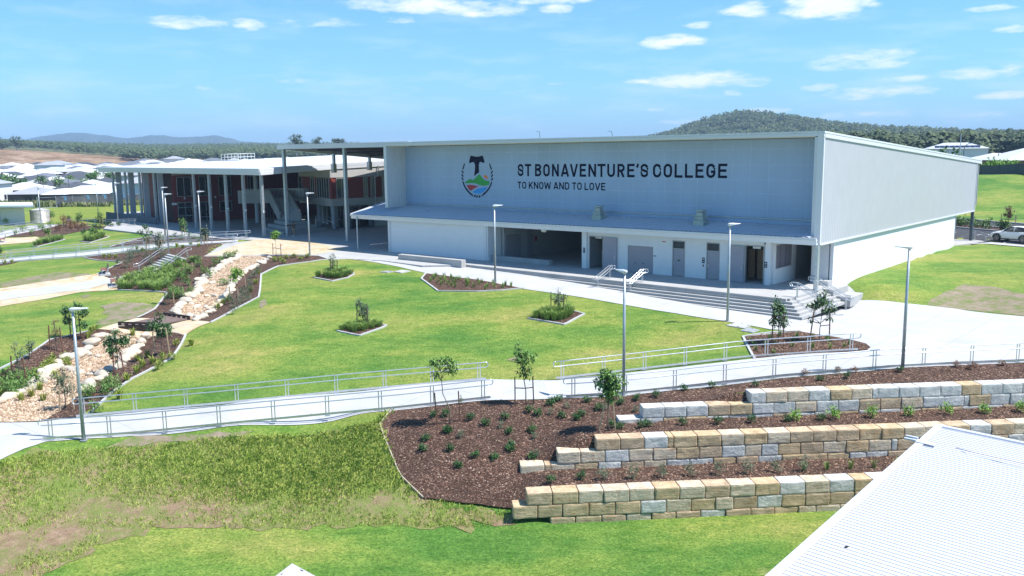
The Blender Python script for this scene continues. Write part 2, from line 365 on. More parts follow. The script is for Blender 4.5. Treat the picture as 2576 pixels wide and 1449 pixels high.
def b_lawn(k):
    big=k.ramp(k.noi(.16,5,.6),[(.3,LW[0]),(.5,LW[1]),(.68,LW[2])])
    mid=k.noi(1.1,6,.7); c=k.mixc(k.mr(mid,.3,.7,0,.55),big,LW[3])
    dry=k.noi(.35,5,.65); c=k.mixc(k.mr(dry,.64,.74,0,.75),c,LW[4])
    fine=k.noi(22,4,.8,st=(1,1,.5)); c=k.mixc(1.0,c,k.ramp(fine,[(.28,(.50,.56,.50)),(.72,(1.45,1.38,1.3))]),'MULTIPLY')
    k.l.new(c,k.p.inputs['Base Color']); k.l.new(k.bump(fine,.035),k.p.inputs['Normal'])
LW=[(.075,.16,.028),(.165,.235,.045),(.25,.27,.06),(.09,.185,.03),(.32,.26,.14)]
M_lawn=ground_mat('lawn_grass',b_lawn)
LW=[(.15,.21,.03),(.21,.25,.04),(.27,.27,.06),(.12,.19,.03),(.30,.24,.11)]
M_field=ground_mat('field_grass',b_lawn)
LW=[(.075,.10,.03),(.11,.13,.045),(.16,.16,.07),(.06,.09,.03),(.2,.17,.1)]
M_scrub=ground_mat('scrub_ground',b_lawn)
def b_terrain(k):
    # one sheet: lawn near by, scrub far off, blended by distance from the grounds
    k_l=k
    big=k.ramp(k.noi(.13,5,.62,st=(.7,1.3,1)),[(.36,(.074,.168,.028)),(.46,(.130,.212,.038)),(.55,(.190,.240,.050)),(.66,(.255,.255,.075))])
    mid=k.noi(1.0,8,.78,st=(.8,1.25,1)); c=k.mixc(1.0,big,k.ramp(mid,[(.36,(.66,.80,.62)),(.5,(1,1,1)),(.64,(1.28,1.16,1.25))]),'MULTIPLY')
    dry=k.noi(.33,7,.75); c=k.mixc(k.mr(dry,.62,.74,0,.7),c,(.30,.27,.12))
    m2=k.noi(3.2,6,.85); c=k.mixc(1.0,c,k.ramp(m2,[(.36,(.74,.84,.72)),(.64,(1.24,1.14,1.22))]),'MULTIPLY')
    fine=k.noi(9,4,.95,st=(1,1,.5)); c=k.mixc(1.0,c,k.ramp(fine,[(.36,(.36,.48,.36)),(.64,(1.55,1.45,1.45))]),'MULTIPLY')
    s=k.n.new('ShaderNodeSeparateXYZ'); k.l.new(k.pos,s.inputs[0])
    d=k.mr(s.outputs[1],185,215,0,1)
    sc_=k.ramp(k.noi(.03,6,.6),[(.35,(.06,.085,.03)),(.5,(.12,.13,.05)),(.65,(.20,.18,.09))])
    c=k.mixc(d,c,sc_); k.l.new(c,k.p.inputs['Base Color']); k.l.new(k.bump(fine,.03),k.p.inputs['Normal'])
M_terrain=ground_mat('terrain',b_terrain)
def b_rough(k):
    soil=k.ramp(k.noi(2.2,8,.75),[(.3,(.20,.125,.08)),(.52,(.32,.215,.14)),(.7,(.43,.31,.21))])
    g=k.mixc(k.noi(4,5,.7),(.11,.20,.03),(.23,.27,.06))
    patch=k.noi(.33,6,.68); fine=k.noi(9,5,.75)
    s_=k.n.new('ShaderNodeSeparateXYZ'); k.l.new(k.pos,s_.inputs[0])
    f=k.m('ADD',k.mr(patch,.36,.58,-.1,1),k.mr(fine,.35,.65,-.45,.45))
    f=k.m('ADD',f,k.m('ADD',k.mr(s_.outputs[2],-4.7,-3.7,-.36,.2),k.mr(s_.outputs[0],-22,-6,-.15,.15)))
    x=k.n.new('ShaderNodeClamp'); k.l.new(f,x.inputs[0])
    c=k.mixc(x.outputs[0],soil,g); k.l.new(c,k.p.inputs['Base Color']); k.l.new(k.bump(fine,.10),k.p.inputs['Normal'])
M_rough=ground_mat('rough_grass_and_soil',b_rough)
def b_bare(k):
    c=k.ramp(k.noi(1.1,9,.8),[(.40,(.11,.18,.035)),(.47,(.19,.19,.085)),(.54,(.25,.20,.145)),(.66,(.31,.25,.185))])
    f=k.noi(12,5,.8); k.l.new(c,k.p.inputs['Base Color']); k.l.new(k.bump(f,.04),k.p.inputs['Normal'])
M_bare=ground_mat('bare_worn_turf',b_bare)
def b_mulch(k):
    v=k.n.new('ShaderNodeTexVoronoi'); v.inputs['Scale'].default_value=17; v.inputs['Randomness'].default_value=1
    mp=k.n.new('ShaderNodeMapping'); mp.inputs['Scale'].default_value=(1,2.1,1.5)
    w_=k.n.new('ShaderNodeTexNoise'); w_.inputs['Scale'].default_value=3; k.l.new(k.pos,w_.inputs['Vector'])
    ad=k.n.new('ShaderNodeMix'); ad.data_type='RGBA'; ad.blend_type='ADD'; ad.inputs[0].default_value=.35; k.l.new(k.pos,ad.inputs[6]); k.l.new(w_.outputs[1],ad.inputs[7])
    k.l.new(ad.outputs[2],mp.inputs[0]); k.l.new(mp.outputs[0],v.inputs['Vector'])
    s=k.n.new('ShaderNodeSeparateColor'); k.l.new(v.outputs['Color'],s.inputs[0])
    c=k.ramp(s.outputs[0],[(.0,(.032,.020,.016)),(.4,(.082,.043,.030)),(.74,(.150,.080,.054)),(.92,(.28,.165,.115)),(.985,(.52,.38,.29))])
    c=k.mixc(k.mr(k.noi(.5,5,.65),.35,.65,0,.45),c,(.058,.036,.027))
    k.l.new(c,k.p.inputs['Base Color']); k.l.new(k.bump(v.outputs['Distance'],.05),k.p.inputs['Normal'])
M_mulch=ground_mat('wood_chip_mulch',b_mulch)
def b_conc(k):
    c=k.ramp(k.noi(.5,6,.6),[(.3,CC[0]),(.7,CC[1])]); c=k.mixc(1,c,k.ramp(k.noi(30,3,.7),[(.3,(.93,.93,.93)),(.7,(1.05,1.05,1.05))]),'MULTIPLY')
    lines=None
    for ax,per in ((A1,3.0),(B1,3.0)):
        dt=k.n.new('ShaderNodeVectorMath'); dt.operation='DOT_PRODUCT'; k.l.new(k.pos,dt.inputs[0]); dt.inputs[1].default_value=tuple(ax)
        pp_=k.m('PINGPONG',k.m('DIVIDE',dt.outputs['Value'],per),.5); ln=k.mr(pp_,.003,.009,1,0); lines=ln if lines is None else k.m('MAXIMUM',lines,ln)
    c=k.mixc(k.m('MULTIPLY',lines,.55),c,(.22,.22,.22))
    if CC[2]:
        st=k.noi(1.3,7,.75); c=k.mixc(k.mr(st,.6,.8,0,.25),c,CC[2])
    k.l.new(c,k.p.inputs['Base Color']); k.p.inputs['Roughness'].default_value=.85; k.l.new(k.bump(k.noi(40,3,.6),.004),k.p.inputs['Normal'])
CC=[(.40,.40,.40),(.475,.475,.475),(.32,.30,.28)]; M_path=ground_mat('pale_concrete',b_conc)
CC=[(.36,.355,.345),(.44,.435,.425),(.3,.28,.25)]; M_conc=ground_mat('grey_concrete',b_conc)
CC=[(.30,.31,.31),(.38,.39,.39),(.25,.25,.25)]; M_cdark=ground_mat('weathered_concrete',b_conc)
CC=[(.045,.045,.048),(.07,.07,.075),(.1,.1,.1)]; M_asph=ground_mat('asphalt',b_conc)
def b_flag(k):
    v=k.n.new('ShaderNodeTexVoronoi'); v.inputs['Scale'].default_value=1.6; k.l.new(k.pos,v.inputs['Vector'])
    s=k.n.new('ShaderNodeSeparateColor'); k.l.new(v.outputs['Color'],s.inputs[0])
    e=k.vor(1.6,'DISTANCE_TO_EDGE'); c=k.ramp(s.outputs[0],[(0,(.46,.32,.18)),(.35,(.54,.42,.27)),(.7,(.56,.48,.34)),(1,(.48,.42,.34))])
    c=k.mixc(k.mr(e,.0,.035,.55,0),c,(.42,.38,.32)); c=k.mixc(1,c,k.ramp(k.noi(6,5,.7),[(.3,(.86,.86,.86)),(.7,(1.08,1.08,1.08))]),'MULTIPLY')
    k.l.new(c,k.p.inputs['Base Color'])
M_flag=ground_mat('sandstone_flagging',b_flag)
def b_dirt(k):
    c=k.ramp(k.noi(.045,9,.75),[(.36,(.16,.15,.07)),(.44,(.30,.18,.10)),(.54,(.46,.29,.17)),(.66,(.55,.44,.31))]); k.l.new(c,k.p.inputs['Base Color']); k.l.new(k.bump(k.noi(.08,8,.7),9),k.p.inputs['Normal'])
M_dirt=ground_mat('orange_earth',b_dirt)
def b_peb(k):
    v=k.n.new('ShaderNodeTexVoronoi'); v.inputs['Scale'].default_value=7; k.l.new(k.pos,v.inputs['Vector']); s=k.n.new('ShaderNodeSeparateColor'); k.l.new(v.outputs['Color'],s.inputs[0])
    c=k.ramp(s.outputs[0],[(0,(.22,.14,.085)),(.4,(.42,.28,.17)),(.8,(.55,.42,.29)),(1,(.6,.53,.44))]); k.l.new(c,k.p.inputs['Base Color']); k.l.new(k.bump(v.outputs['Distance'],-.09),k.p.inputs['Normal'])
M_peb=ground_mat('river_gravel',b_peb)
# ---------------------------------------------------------------- terrain sheet
def axis(segs):
    r=[]
    for a,b,s in segs: r+=list(np.arange(a,b,s))
    return np.array(r+[segs[-1][1]])
xs=axis([(-7000,-2000,1000),(-2000,-600,140),(-600,-140,16),(-140,-45,2.5),(-45,34,.34),(34,100,2),(100,600,16),(600,2000,140),(2000,7000,1000)])
ys=axis([(-60,8,8),(8,26,1.5),(26,62,.34),(62,80,.6),(80,165,1.6),(165,300,6),(300,1700,24),(1700,3000,200),(3000,9000,1000)])
X,Y=np.meshgrid(xs,ys); Zt=h(X,Y)
nx,ny=len(xs),len(ys)
idx=np.arange(nx*ny).reshape(ny,nx)
fq=np.stack([idx[:-1,:-1],idx[:-1,1:],idx[1:,1:],idx[1:,:-1]],-1).reshape(-1,4)
me=bpy.data.meshes.new('ground'); me.from_pydata(np.stack([X,Y,Zt],-1).reshape(-1,3).tolist(),[],fq.tolist()); me.polygons.foreach_set('use_smooth',[True]*len(fq)); me.materials.append(M_terrain); me.update()
go=bpy.data.objects.new('ground',me); sc.collection.objects.link(go); struct(go)
def gz(x,y):   # height of the built sheet (bilinear like the mesh)
    i=np.clip(np.searchsorted(xs,x)-1,0,nx-2); j=np.clip(np.searchsorted(ys,y)-1,0,ny-2)
    tx=(x-xs[i])/(xs[i+1]-xs[i]); ty=(y-ys[j])/(ys[j+1]-ys[j])
    return (Zt[j,i]*(1-tx)+Zt[j,i+1]*tx)*(1-ty)+(Zt[j+1,i]*(1-tx)+Zt[j+1,i+1]*tx)*ty
def wob(poly,step=.5,amp=0,seed=0):
    r=[]; n=len(poly)
    for i in range(n):
        a=Vector(poly[i][:2]); b=Vector(poly[(i+1)%n][:2]); k=max(1,int((b-a).length/step)); k=min(k,400)
        for j in range(k):
            p=a.lerp(b,j/k)
            if amp: p=p+Vector((noise.noise(Vector((p.x*1.3+seed,p.y*1.3,3))),noise.noise(Vector((p.x*1.3,p.y*1.3+seed,9)))))*amp
            r.append(p)
    return r
def drape(name,poly,m,off=.02,step=.35,kind='structure',amp=0,edge=.4,zmax=None,steep=False):
    pts=wob(poly,edge,amp); n=len(pts)
    xs0=[p.x for p in pts]; ys0=[p.y for p in pts]
    gx=np.arange(min(xs0),max(xs0),step); gy=np.arange(min(ys0),max(ys0),step)
    GX,GY=np.meshgrid(gx,gy); GX=GX+((np.arange(GX.shape[0])%2)*step/2)[:,None]
    ins=inpoly(GX,GY,[(p.x,p.y) for p in pts])
    inner=[Vector((a,b)) for a,b in zip(GX[ins],GY[ins])]
    vs=[Vector((p.x,p.y)) for p in pts]+inner
    V,E_,F_,_,_,_=delaunay_2d_cdt(vs,[(i,(i+1)%n) for i in range(n)],[list(range(n))],1,1e-4)
    arr=np.array([(v.x,v.y) for v in V]); zz=gz(arr[:,0],arr[:,1])+off
    if steep:
        for dx,dy in ((.1,0),(-.1,0),(0,.12),(0,-.1)): zz=np.maximum(zz,gz(arr[:,0]+dx,arr[:,1]+dy)+off)
    fs=[]
    for f in F_:
        a,b,c=[V[i] for i in f[:3]]
        fs.append(tuple(f) if (b-a).cross(c-a)>0 else tuple(reversed(f)))
    me=bpy.data.meshes.new(name); me.from_pydata([(a,b,c) for (a,b),c in zip(arr,zz)],[],fs); me.polygons.foreach_set('use_smooth',[True]*len(fs)); me.materials.append(m); me.update()
    o=bpy.data.objects.new(name,me); sc.collection.objects.link(o)
    if kind: o['kind']=kind
    return o
def DP(pts): return [T(x,y) for x,y in pts]
def slab(name,poly,z0,z1,m,kind='structure'):
    b=MB(); b.prism([Vector(p) for p in poly],z0,z1); o=b.build(name,m); 
    if kind: o['kind']=kind
    return o
# ---------------------------------------------------------------- drape sheets: paths, beds, fields
PATH=[(870,650),(960,655),(985,600),(1230,640),(1500,690),(1700,715),(1930,745),(2108,705),(2165,756),(2280,764),(2400,777),(2576,797),(2760,818),(2760,890),(2576,913),(2440,920),(2230,930),
(1960,953),(1700,982),(1568,997),(1420,1003),(1225,1008),(1000,1033),(600,1071),(330,1098),(115,1112),(60,1130),(0,1158),(-120,1215),(-300,1230),(-300,1080),(0,1064),(95,1063),(190,1052),(215,1050),(560,1020),(880,988),(1225,955),(1400,958),(1560,941),(1870,906),
(1898,903),(1868,848),(2008,836),(2015,835),(1935,829),(1830,810),(1700,789),(1545,763),(1440,745),(1315,727),(1200,704),(1072,688),(1000,671),(940,660)]
struct(drape('concrete_path',DP(PATH),M_path,.03,.45))
def bed(name,pts,m=M_mulch,off=.045,edging=None,step=.35,amp=.06,world=None):
    P=world or DP(pts); o=drape(name,P,m,off,step,amp=amp)
    if edging:
        b=MB(); 
        for seg in edging:
            q=[T(x,y) for x,y in seg]; pts2=[]
            for i in range(len(q)-1):
                k=max(1,int((q[i+1]-q[i]).length/.6))
                for j in range(k): pts2.append(q[i].lerp(q[i+1],j/k))
            pts2.append(q[-1])
            pts2=[Vector((p.x,p.y,float(gz(p.x,p.y)))) for p in pts2]
            for p,r in zip(pts2,pts2[1:]):
                d=(r-p).normalized()*.01; b.bar(p-d+Vector((0,0,.0)),r+d,.13,.16)
        e=b.build('concrete_edging',M_path); struct(e)
    return o
bed('mulch_bed',[(1870,849),(1950,841),(2012,835),(2100,849),(2150,858),(2178,866),(2190,875),(2180,883),(2150,886),(2000,893),(1898,903)],edging=[[(1898,903),(1869,848),(2012,834)]])
bed('mulch_bed',[(1068,689),(1100,693),(1200,705),(1313,726),(1260,731),(1200,733),(1101,732),(1061,702)],edging=[[(1072,688),(1060,702),(1102,733),(1200,734),(1260,731),(1318,726)]])
bedsq=[[(789,699),(812,690),(840,682),(880,684),(891,690),(876,699),(836,708)],[(849,834),(868,826),(930,812),(972,820),(960,826),(905,845),(892,843)],[(1328,802),(1360,790),(1420,778),(1470,791),(1428,813),(1418,817)],
 [(81,620),(110,606),(140,598),(163,603),(130,612),(94,621)],[(202,608),(225,598),(258,593),(275,596),(240,607),(226,611)]]
for q in bedsq: bed('mulch_bed',q,edging=[[q[2],q[1],q[0],q[-1]] if False else [q[0]]+q[::-1][:5]],amp=0,step=.25)
# creek garden beds
creekU=[(640,645),(690,641),(800,644),(826,651),(780,658),(700,669),(656,690),(650,747),(590,778),(530,811),(490,806),(440,802),(345,801),(390,779),(422,739),(297,730),(293,708),(350,690),(400,672),(472,652),(512,645)]
bed('mulch_bed',creekU,edging=[[(826,652),(780,659),(700,670),(657,691),(651,748),(590,779),(530,812)],[(345,800),(390,778),(422,738),(297,730)]])
creekL=[(245,829),(285,832),(412,839),(467,844),(432,902),(330,954),(277,992),(190,1052),(100,1062),(0,1064),(-250,1085),(-250,985),(0,942),(60,900),(125,856)]
bed('mulch_bed',creekL,edging=[[(467,844),(432,902),(330,955),(277,992),(212,1052)],[(245,829),(125,856),(60,900),(-60,960)]])
gravU=[(600,648),(645,644),(672,650),(642,672),(590,708),(574,741),(547,771),(502,806),(442,803),(444,790),(465,761),(494,741),(507,711),(542,684),(572,667)]
gravL=[(287,836),(330,842),(372,850),(352,874),(324,896),(302,924),(264,941),(210,988),(170,1020),(110,1062),(0,1064),(-200,1080),(-200,1030),(0,1015),(50,991),(102,961),(152,916),(209,894),(234,866),(252,849)]
GU=DP(gravU); GL=DP(gravL)
struct(drape('creek_gravel',GU,M_peb,.06,.3,amp=.12)); struct(drape('creek_gravel',GL,M_peb,.06,.3,amp=.12))
# bank between the upper garden bed and the left ramp
bed('mulch_bed',[(212,648),(290,640),(377,631),(430,626),(597,608),(560,613),(512,645),(470,651),(430,640),(355,684),(350,690),(290,702),(247,690),(270,677),(307,660),(250,655)],edging=[[(211,649),(250,656),(307,661),(270,678),(243,691)]])
bed('mulch_bed',[(276,622),(330,606),(390,593),(425,592),(500,598),(592,604),(560,606),(377,616)],edging=[[(276,622),(330,606),(388,593)]])
bed('mulch_bed',[(12,597),(50,588),(91,581),(120,574),(156,566),(200,567),(314,569),(255,575),(200,583),(147,594),(110,600),(90,594),(60,596)])
bed('mulch_bed',[(-30,668),(0,665),(50,658),(30,664),(0,669)],amp=0)
# paths on the left
struct(drape('sandstone_path',DP([(-60,731),(0,726),(120,708),(247,689),(292,704),(296,730),(275,731),(205,735),(120,752),(0,772),(-60,782)]),M_flag,.03,.4))
struct(drape('concrete_path',DP([(-60,741),(0,737),(120,722),(262,703),(352,682),(402,690),(345,700),(290,709),(220,728),(100,743),(0,757),(-60,766)]),M_path,.045,.4))
struct(drape('sandstone_path',DP([(246,829),(345,801),(370,799),(445,803),(532,811),(467,844),(412,840),(300,834)]),M_flag,.035,.4))
struct(drape('sandstone_path',DP([(-30,600),(0,600),(94,596),(104,608),(40,613),(0,616),(-30,618)]),M_flag,.03,.4))
struct(drape('concrete_path',DP([(-80,672),(0,664),(66,657),(211,647),(377,629),(430,623),(595,612),(600,603),(520,606),(377,618),(196,637),(22,651),(-80,660)]),M_path,.03,.4))
struct(drape('concrete_path',DP([(-60,600),(0,586),(60,570),(100,566),(180,562),(180,567),(156,566),(91,581),(0,600),(-60,612)]),M_path,.035,.4))
# plazas
def polyclean(p): return p
o=slab('plaza',PLAZA2,-.3,0.0,M_conc); o=slab('platform',[F1(29.6,-3.9),F1(.05,-4.86),F1(.1,35.5),F1(-1.6,43.2),F1(60,43),F1(60,20),F1(29.6,20)],-.9,.004,M_conc)
cr=[G(x,y,0) for x,y in [(517,643),(560,628),(600,615),(640,603),(700,601),(770,606),(872,626),(830,634),(792,641),(690,639.5),(640,642)]]
slab('sandstone_path',[(p.x,p.y) for p in cr],.004,.012,M_flag)
# worn turf
for q,a in (([(255,770),(300,760),(385,768),(400,780),(355,798),(300,812),(255,828),(240,815),(270,795)],.5),([(90,695),(150,685),(230,690),(245,694),(150,706),(0,724),(0,712)],.5),([(203,745),(225,740),(226,746),(210,750)],.2),
            ([(650,760),(668,752),(672,765),(655,778)],.2),([(1275,905),(1310,895),(1330,905),(1300,915)],.2),([(2320,770),(2380,735),(2430,715),(2500,722),(2600,745),(2600,797),(2450,782)],.2),
            ([(350,1095),(520,1090),(640,1088),(600,1103),(450,1112),(300,1122),(250,1128),(320,1108)],.3),([(870,1076),(960,1068),(1010,1064),(1008,1082),(880,1092)],.12)):
    struct(drape('worn_turf',DP(q),M_bare,.022,.3,amp=a))
RGH=[(0,1166),(100,1140),(250,1128),(480,1112),(640,1101),(850,1085),(940,1066),(975,1037),(990,1036),(958,1072),(986,1150),(1010,1205),(1062,1258),(1200,1275),(1292,1290),(1300,1318),(1050,1327),(700,1330),(430,1328),(300,1345),(200,1400),(110,1449),(60,1520),(-250,1520),(-250,1260)]
RGHW=DP(RGH); struct(drape('rough_bank',RGHW,M_rough,.014,.3,amp=.9))
# big mulch slope and the terraces: left boundary traced, right part follows the walls
w0,w1,w2=WALLS
def wp(k,s,d): W=WALLS[k]; p=W['p']+W['d']*s-W['n']*d; return Vector((p.x,p.y))
mtop=DP([(986,1036),(1225,1011),(1420,1006),(1568,1000),(1700,985),(1960,956),(2230,933),(2576,916),(2760,893)])
mtop.append(Vector((mtop[-1].x+14,mtop[-1].y-1.5,0)))
MU=[Vector((p.x,p.y)) for p in mtop]+[wp(0,34,.45),wp(0,.3,.45)]+[Vector((p.x,p.y)) for p in DP([(1290,1283),(1200,1273),(1062,1257),(1010,1204),(986,1150),(956,1072)])]
MULCH_MAIN=MU; struct(drape('mulch_slope',MU,M_mulch,.05,.28,amp=.05,steep=True))
b=MB(); ed=[T(x,y) for x,y in [(986,1036),(970,1052),(956,1072),(966,1102),(986,1150),(1000,1185),(1012,1205),(1035,1228),(1064,1256)]]
for p,q in zip(ed,ed[1:]): b.bar(p+Vector((0,0,.04)),q+Vector((0,0,.04)),.05,.16)
tag(b.build('timber_edging',mat('weathered_timber',(.38,.32,.25),.8,var=.2,scale=6)),'pale timber board edging the mulch slope beside the rough grass','edging')
# far left: field, earthworks, roads
struct(drape('sports_field',[G(x,y,-.8) for x,y in [(-80,560),(60,545),(110,520),(150,521),(200,514),(395,500),(560,492),(560,560),(290,570),(184,565),(100,566),(60,570)]],M_field,.06,2.5))
def FW(x,y,z): g=G(x,y,z); return g
def farT(x,y):   # march along the view ray to the terrain
    d=ray(x,y); t=100.
    while t<6000:
        p=CAM+d*t
        if p.z<hs(p.x,p.y): break
        t*=1.004
    return p
dp=[Vector((-560,620)),Vector((-260,480)),Vector((-225,520)),Vector((-205,560)),Vector((-150,640)),Vector((-190,700)),Vector((-300,730)),Vector((-620,800))]
struct(drape('earthworks',dp,M_dirt,.5,12,amp=12,edge=12))
# road behind the hall (right)
K1=[G(x,y,.2) for x,y in [(2380,552),(2650,578)]]
def road_strip(name,p,q,w0,w1,m,off):
    d=(q-p); d.z=0; d.normalize(); nn=Vector((-d.y,d.x,0)); e=25
    return struct(drape(name,[p-d*e*1.4+nn*w0,q+d*e+nn*w0,q+d*e+nn*w1,p-d*e*1.4+nn*w1],m,off,1.2))
rk0=Vector((52.6,102.8,0)); rk1=Vector((55.0,98.9,0)); rd=Vector((.40,-.915,0)).normalized(); rn=Vector((.915,.40,0)).normalized()
rk1=rk0+rd*4.6
road_strip('parking_lot',rk0,rk1,-9.2+0,-.0,M_asph,.03) if False else None
def strip(name,off0,off1,m,o,s0=-60,s1=60):
    P=[rk0+rd*s0+rn*off0,rk0+rd*s1+rn*off0,rk0+rd*s1+rn*off1,rk0+rd*s0+rn*off1]; return struct(drape(name,P,m,o,1.0))
strip('parking_lot',-9.5,0,M_asph,.03); strip('planted_verge',.15,3.6,M_mulch,.05); strip('road',3.7,10.3,M_asph,.03)
strip('pavement',-11.0,-9.6,M_path,.06,-3.5,60)
b=MB()
for off in (0.0,3.6,10.4):
    pts=[rk0+rd*s+rn*off for s in range(-60,61,3)]; pts=[Vector((p.x,p.y,float(gz(p.x,p.y))+.08)) for p in pts]
    for p,q in zip(pts,pts[1:]): b.bar(p,q,.28,.22)
struct(b.build('kerb',M_path))
b=MB()
for s in (-3,0.2,3.4,6.6,9.8,13,16.2): 
    p=rk0+rd*s+rn*(-9.2); q=rk0+rd*s+rn*(-4.2); b.bar(Vector((p.x,p.y,float(gz(p.x,p.y))+.045)),Vector((q.x,q.y,float(gz(q.x,q.y))+.045)),.12,.02)
for k,off in enumerate((-5.2,-4.6,-6.4,-7.0)):
    p=rk0+rd*-9+rn*off; q=rk0+rd*1.0+rn*off; b.bar(Vector((p.x,p.y,float(gz(p.x,p.y))+.045)),Vector((q.x,q.y,float(gz(q.x,q.y))+.045)),.10,.02)
struct(b.build('parking_lines',mat('road_paint',(.75,.75,.74),.7)))
# ---------------------------------------------------------------- hall
M_white=mat('white_render',(.74,.745,.76),.75,var=.02,scale=1.2,bump=.002,bscale=40)
M_clad=mat('pale_grey_cladding',(.60,.60,.62),.5,var=.02,scale=1)
def ribbed(name,col,period,axis,depth,rough=.45,metal=0):
    m=mat(name,col,rough,metal,var=.03,scale=.8); t=m.node_tree; n=t.nodes; l=t.links; p=n['Principled BSDF']
    g=n.new('ShaderNodeNewGeometry'); dt=n.new('ShaderNodeVectorMath'); dt.operation='DOT_PRODUCT'; l.new(g.outputs['Position'],dt.inputs[0]); dt.inputs[1].default_value=tuple(axis)
    a=n.new('ShaderNodeMath'); a.operation='MULTIPLY'; a.inputs[1].default_value=1/period; l.new(dt.outputs['Value'],a.inputs[0])
    f=n.new('ShaderNodeMath'); f.operation='PINGPONG'; f.inputs[1].default_value=.5; l.new(a.outputs[0],f.inputs[0])
    r=n.new('ShaderNodeMapRange'); r.inputs[1].default_value=.12; r.inputs[2].default_value=.2; l.new(f.outputs[0],r.inputs[0])
    b=n.new('ShaderNodeBump'); b.inputs['Distance'].default_value=depth; l.new(r.outputs[0],b.inputs['Height']); l.new(b.outputs[0],p.inputs['Normal'])
    return m
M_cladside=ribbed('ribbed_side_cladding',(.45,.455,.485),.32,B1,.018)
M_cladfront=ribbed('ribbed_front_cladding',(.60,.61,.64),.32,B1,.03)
M_poly=mat('shade_tinted_translucent_panel',(.34,.44,.62),.4,var=.05,scale=.5,stretch=(1,1,.15))  # grey panel; the blue of skylit shade is put into its colour
M_trim=mat('off_white_metal_trim',(.64,.65,.67),.4,var=.02,scale=2)
M_roof=ribbed('white_metal_roof',(.68,.69,.71),.4,A1,.03,.35)
M_steel=mat('galvanised_steel',(.50,.53,.56),.45,.6,var=.12,scale=4)
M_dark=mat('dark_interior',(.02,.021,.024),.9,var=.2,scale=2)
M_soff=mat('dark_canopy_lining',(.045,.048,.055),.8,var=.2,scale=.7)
M_navy=mat('navy_paint',(.008,.012,.035),.8,var=.05,spec=.1)
M_door=mat('mauve_grey_door',(.33,.32,.37),.5,var=.03,scale=2)
M_frame=mat('grey_aluminium_frame',(.36,.36,.39),.4,.4,var=.05)
M_glass=glass_mat('dark_glass')
M_black=mat('black_fitting',(.02,.02,.02),.5)
hall=thing('sports_hall',F1(0,0,0),'long white hall with a grey translucent upper wall carrying the college name','building')
HS=-.0541
def rz(b): return 10.74+HS*b
b=MB()
# right side cladding (one big panel with sloping head)
v=[F1(-.1,0,3.15),F1(-.1,42.3,3.15),F1(-.1,42.3,rz(42.3)-.32),F1(-.1,0,rz(0)-.32),F1(.2,0,3.15),F1(.2,42.3,3.15),F1(.2,42.3,rz(42.3)-.32),F1(.2,0,rz(0)-.32)]
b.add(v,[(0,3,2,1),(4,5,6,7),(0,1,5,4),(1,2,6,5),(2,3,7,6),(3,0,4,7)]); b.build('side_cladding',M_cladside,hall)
b=MB(); b.box(F1,-.14,.28,-.06,-.003,3.1,10.4); b.box(F1,-.16,-.1405,-.06,.12,3.1,10.4); b.build('corner_trim',M_trim,hall)
b=MB(); b.box(F1,43.62,44.0,-.03,-.003,4.3,10.40); b.build('corner_trim',M_trim,hall)
b=MB(); b.box(F1,-.15,-.102,42.2,42.36,3.12,8.1); b.build('corner_trim',M_trim,hall)
b=MB(); b.box(F1,-.16,-.103,.13,42.19,3.05,3.16); b.build('bottom_trim',M_trim,hall)
b=MB(); b.box(F1,.202,.5,0,2.6,3.16,10.35); b.build('right_return_panel',M_cladfront,hall)
b=MB(); b.box(F1,43.67,44.0,0,2.6,4.3,10.38); b.build('left_return_panel',M_cladfront,hall)
b=MB(); b.box(F1,.5,43.67,2.6,2.8,4.0,10.32); b.build('upper_wall',M_poly,hall)
b=MB()
for z in (5.3,6.35,7.35,8.45,9.6): b.box(F1,.52,43.65,2.596,2.5995,z-.03,z+.03)
for i in range(1,30): b.box(F1,.5+i*1.45-.03,.5+i*1.45+.03,2.5965,2.5992,4.6,10.3)
b.build('panel_joint',mat('pale_panel_joint',(.40,.51,.70),.5),hall)
# roof with front fascia and soffit
b=MB(); v=[F1(-.2,-.12,rz(0)),F1(44.1,-.12,rz(0)),F1(44.1,43.8,rz(43.8)),F1(-.2,43.8,rz(43.8))]
b.add(v+[p-Vector((0,0,.12)) for p in v],[(0,3,2,1),(4,5,6,7),(0,1,5,4),(1,2,6,5),(2,3,7,6),(3,0,4,7)]); b.build('roof',M_roof,hall)
b=MB(); b.box(F1,-.16,44.1,-.1,.05,10.40,10.61); 
v=[F1(-.18,.05,rz(0)-.13),F1(-.18,43.8,rz(43.8)-.13),F1(-.18,43.8,rz(43.8)-.42),F1(-.18,.05,rz(0)-.42)]; b.add(v+[p+A1*.07 for p in v],[(0,1,2,3),(7,6,5,4),(0,4,5,1),(1,5,6,2),(2,6,7,3),(3,7,4,0)])
b.build('fascia',M_trim,hall)
b=MB(); b.box(F1,.5,43.66,.05,2.595,10.36,10.40); b.build('soffit',mat('cream_soffit',(.70,.66,.52),.7,var=.03),hall)
b=MB(); b.tube([F1(.6,2.45,4.55),F1(43.6,2.45,4.62)],.05,6); 
for i in range(22): p=F1(1+i*2.0,2.45,4.55); b.bar(p,p+B1*.15,.04,.04)
b.build('safety_rail',M_steel,hall)
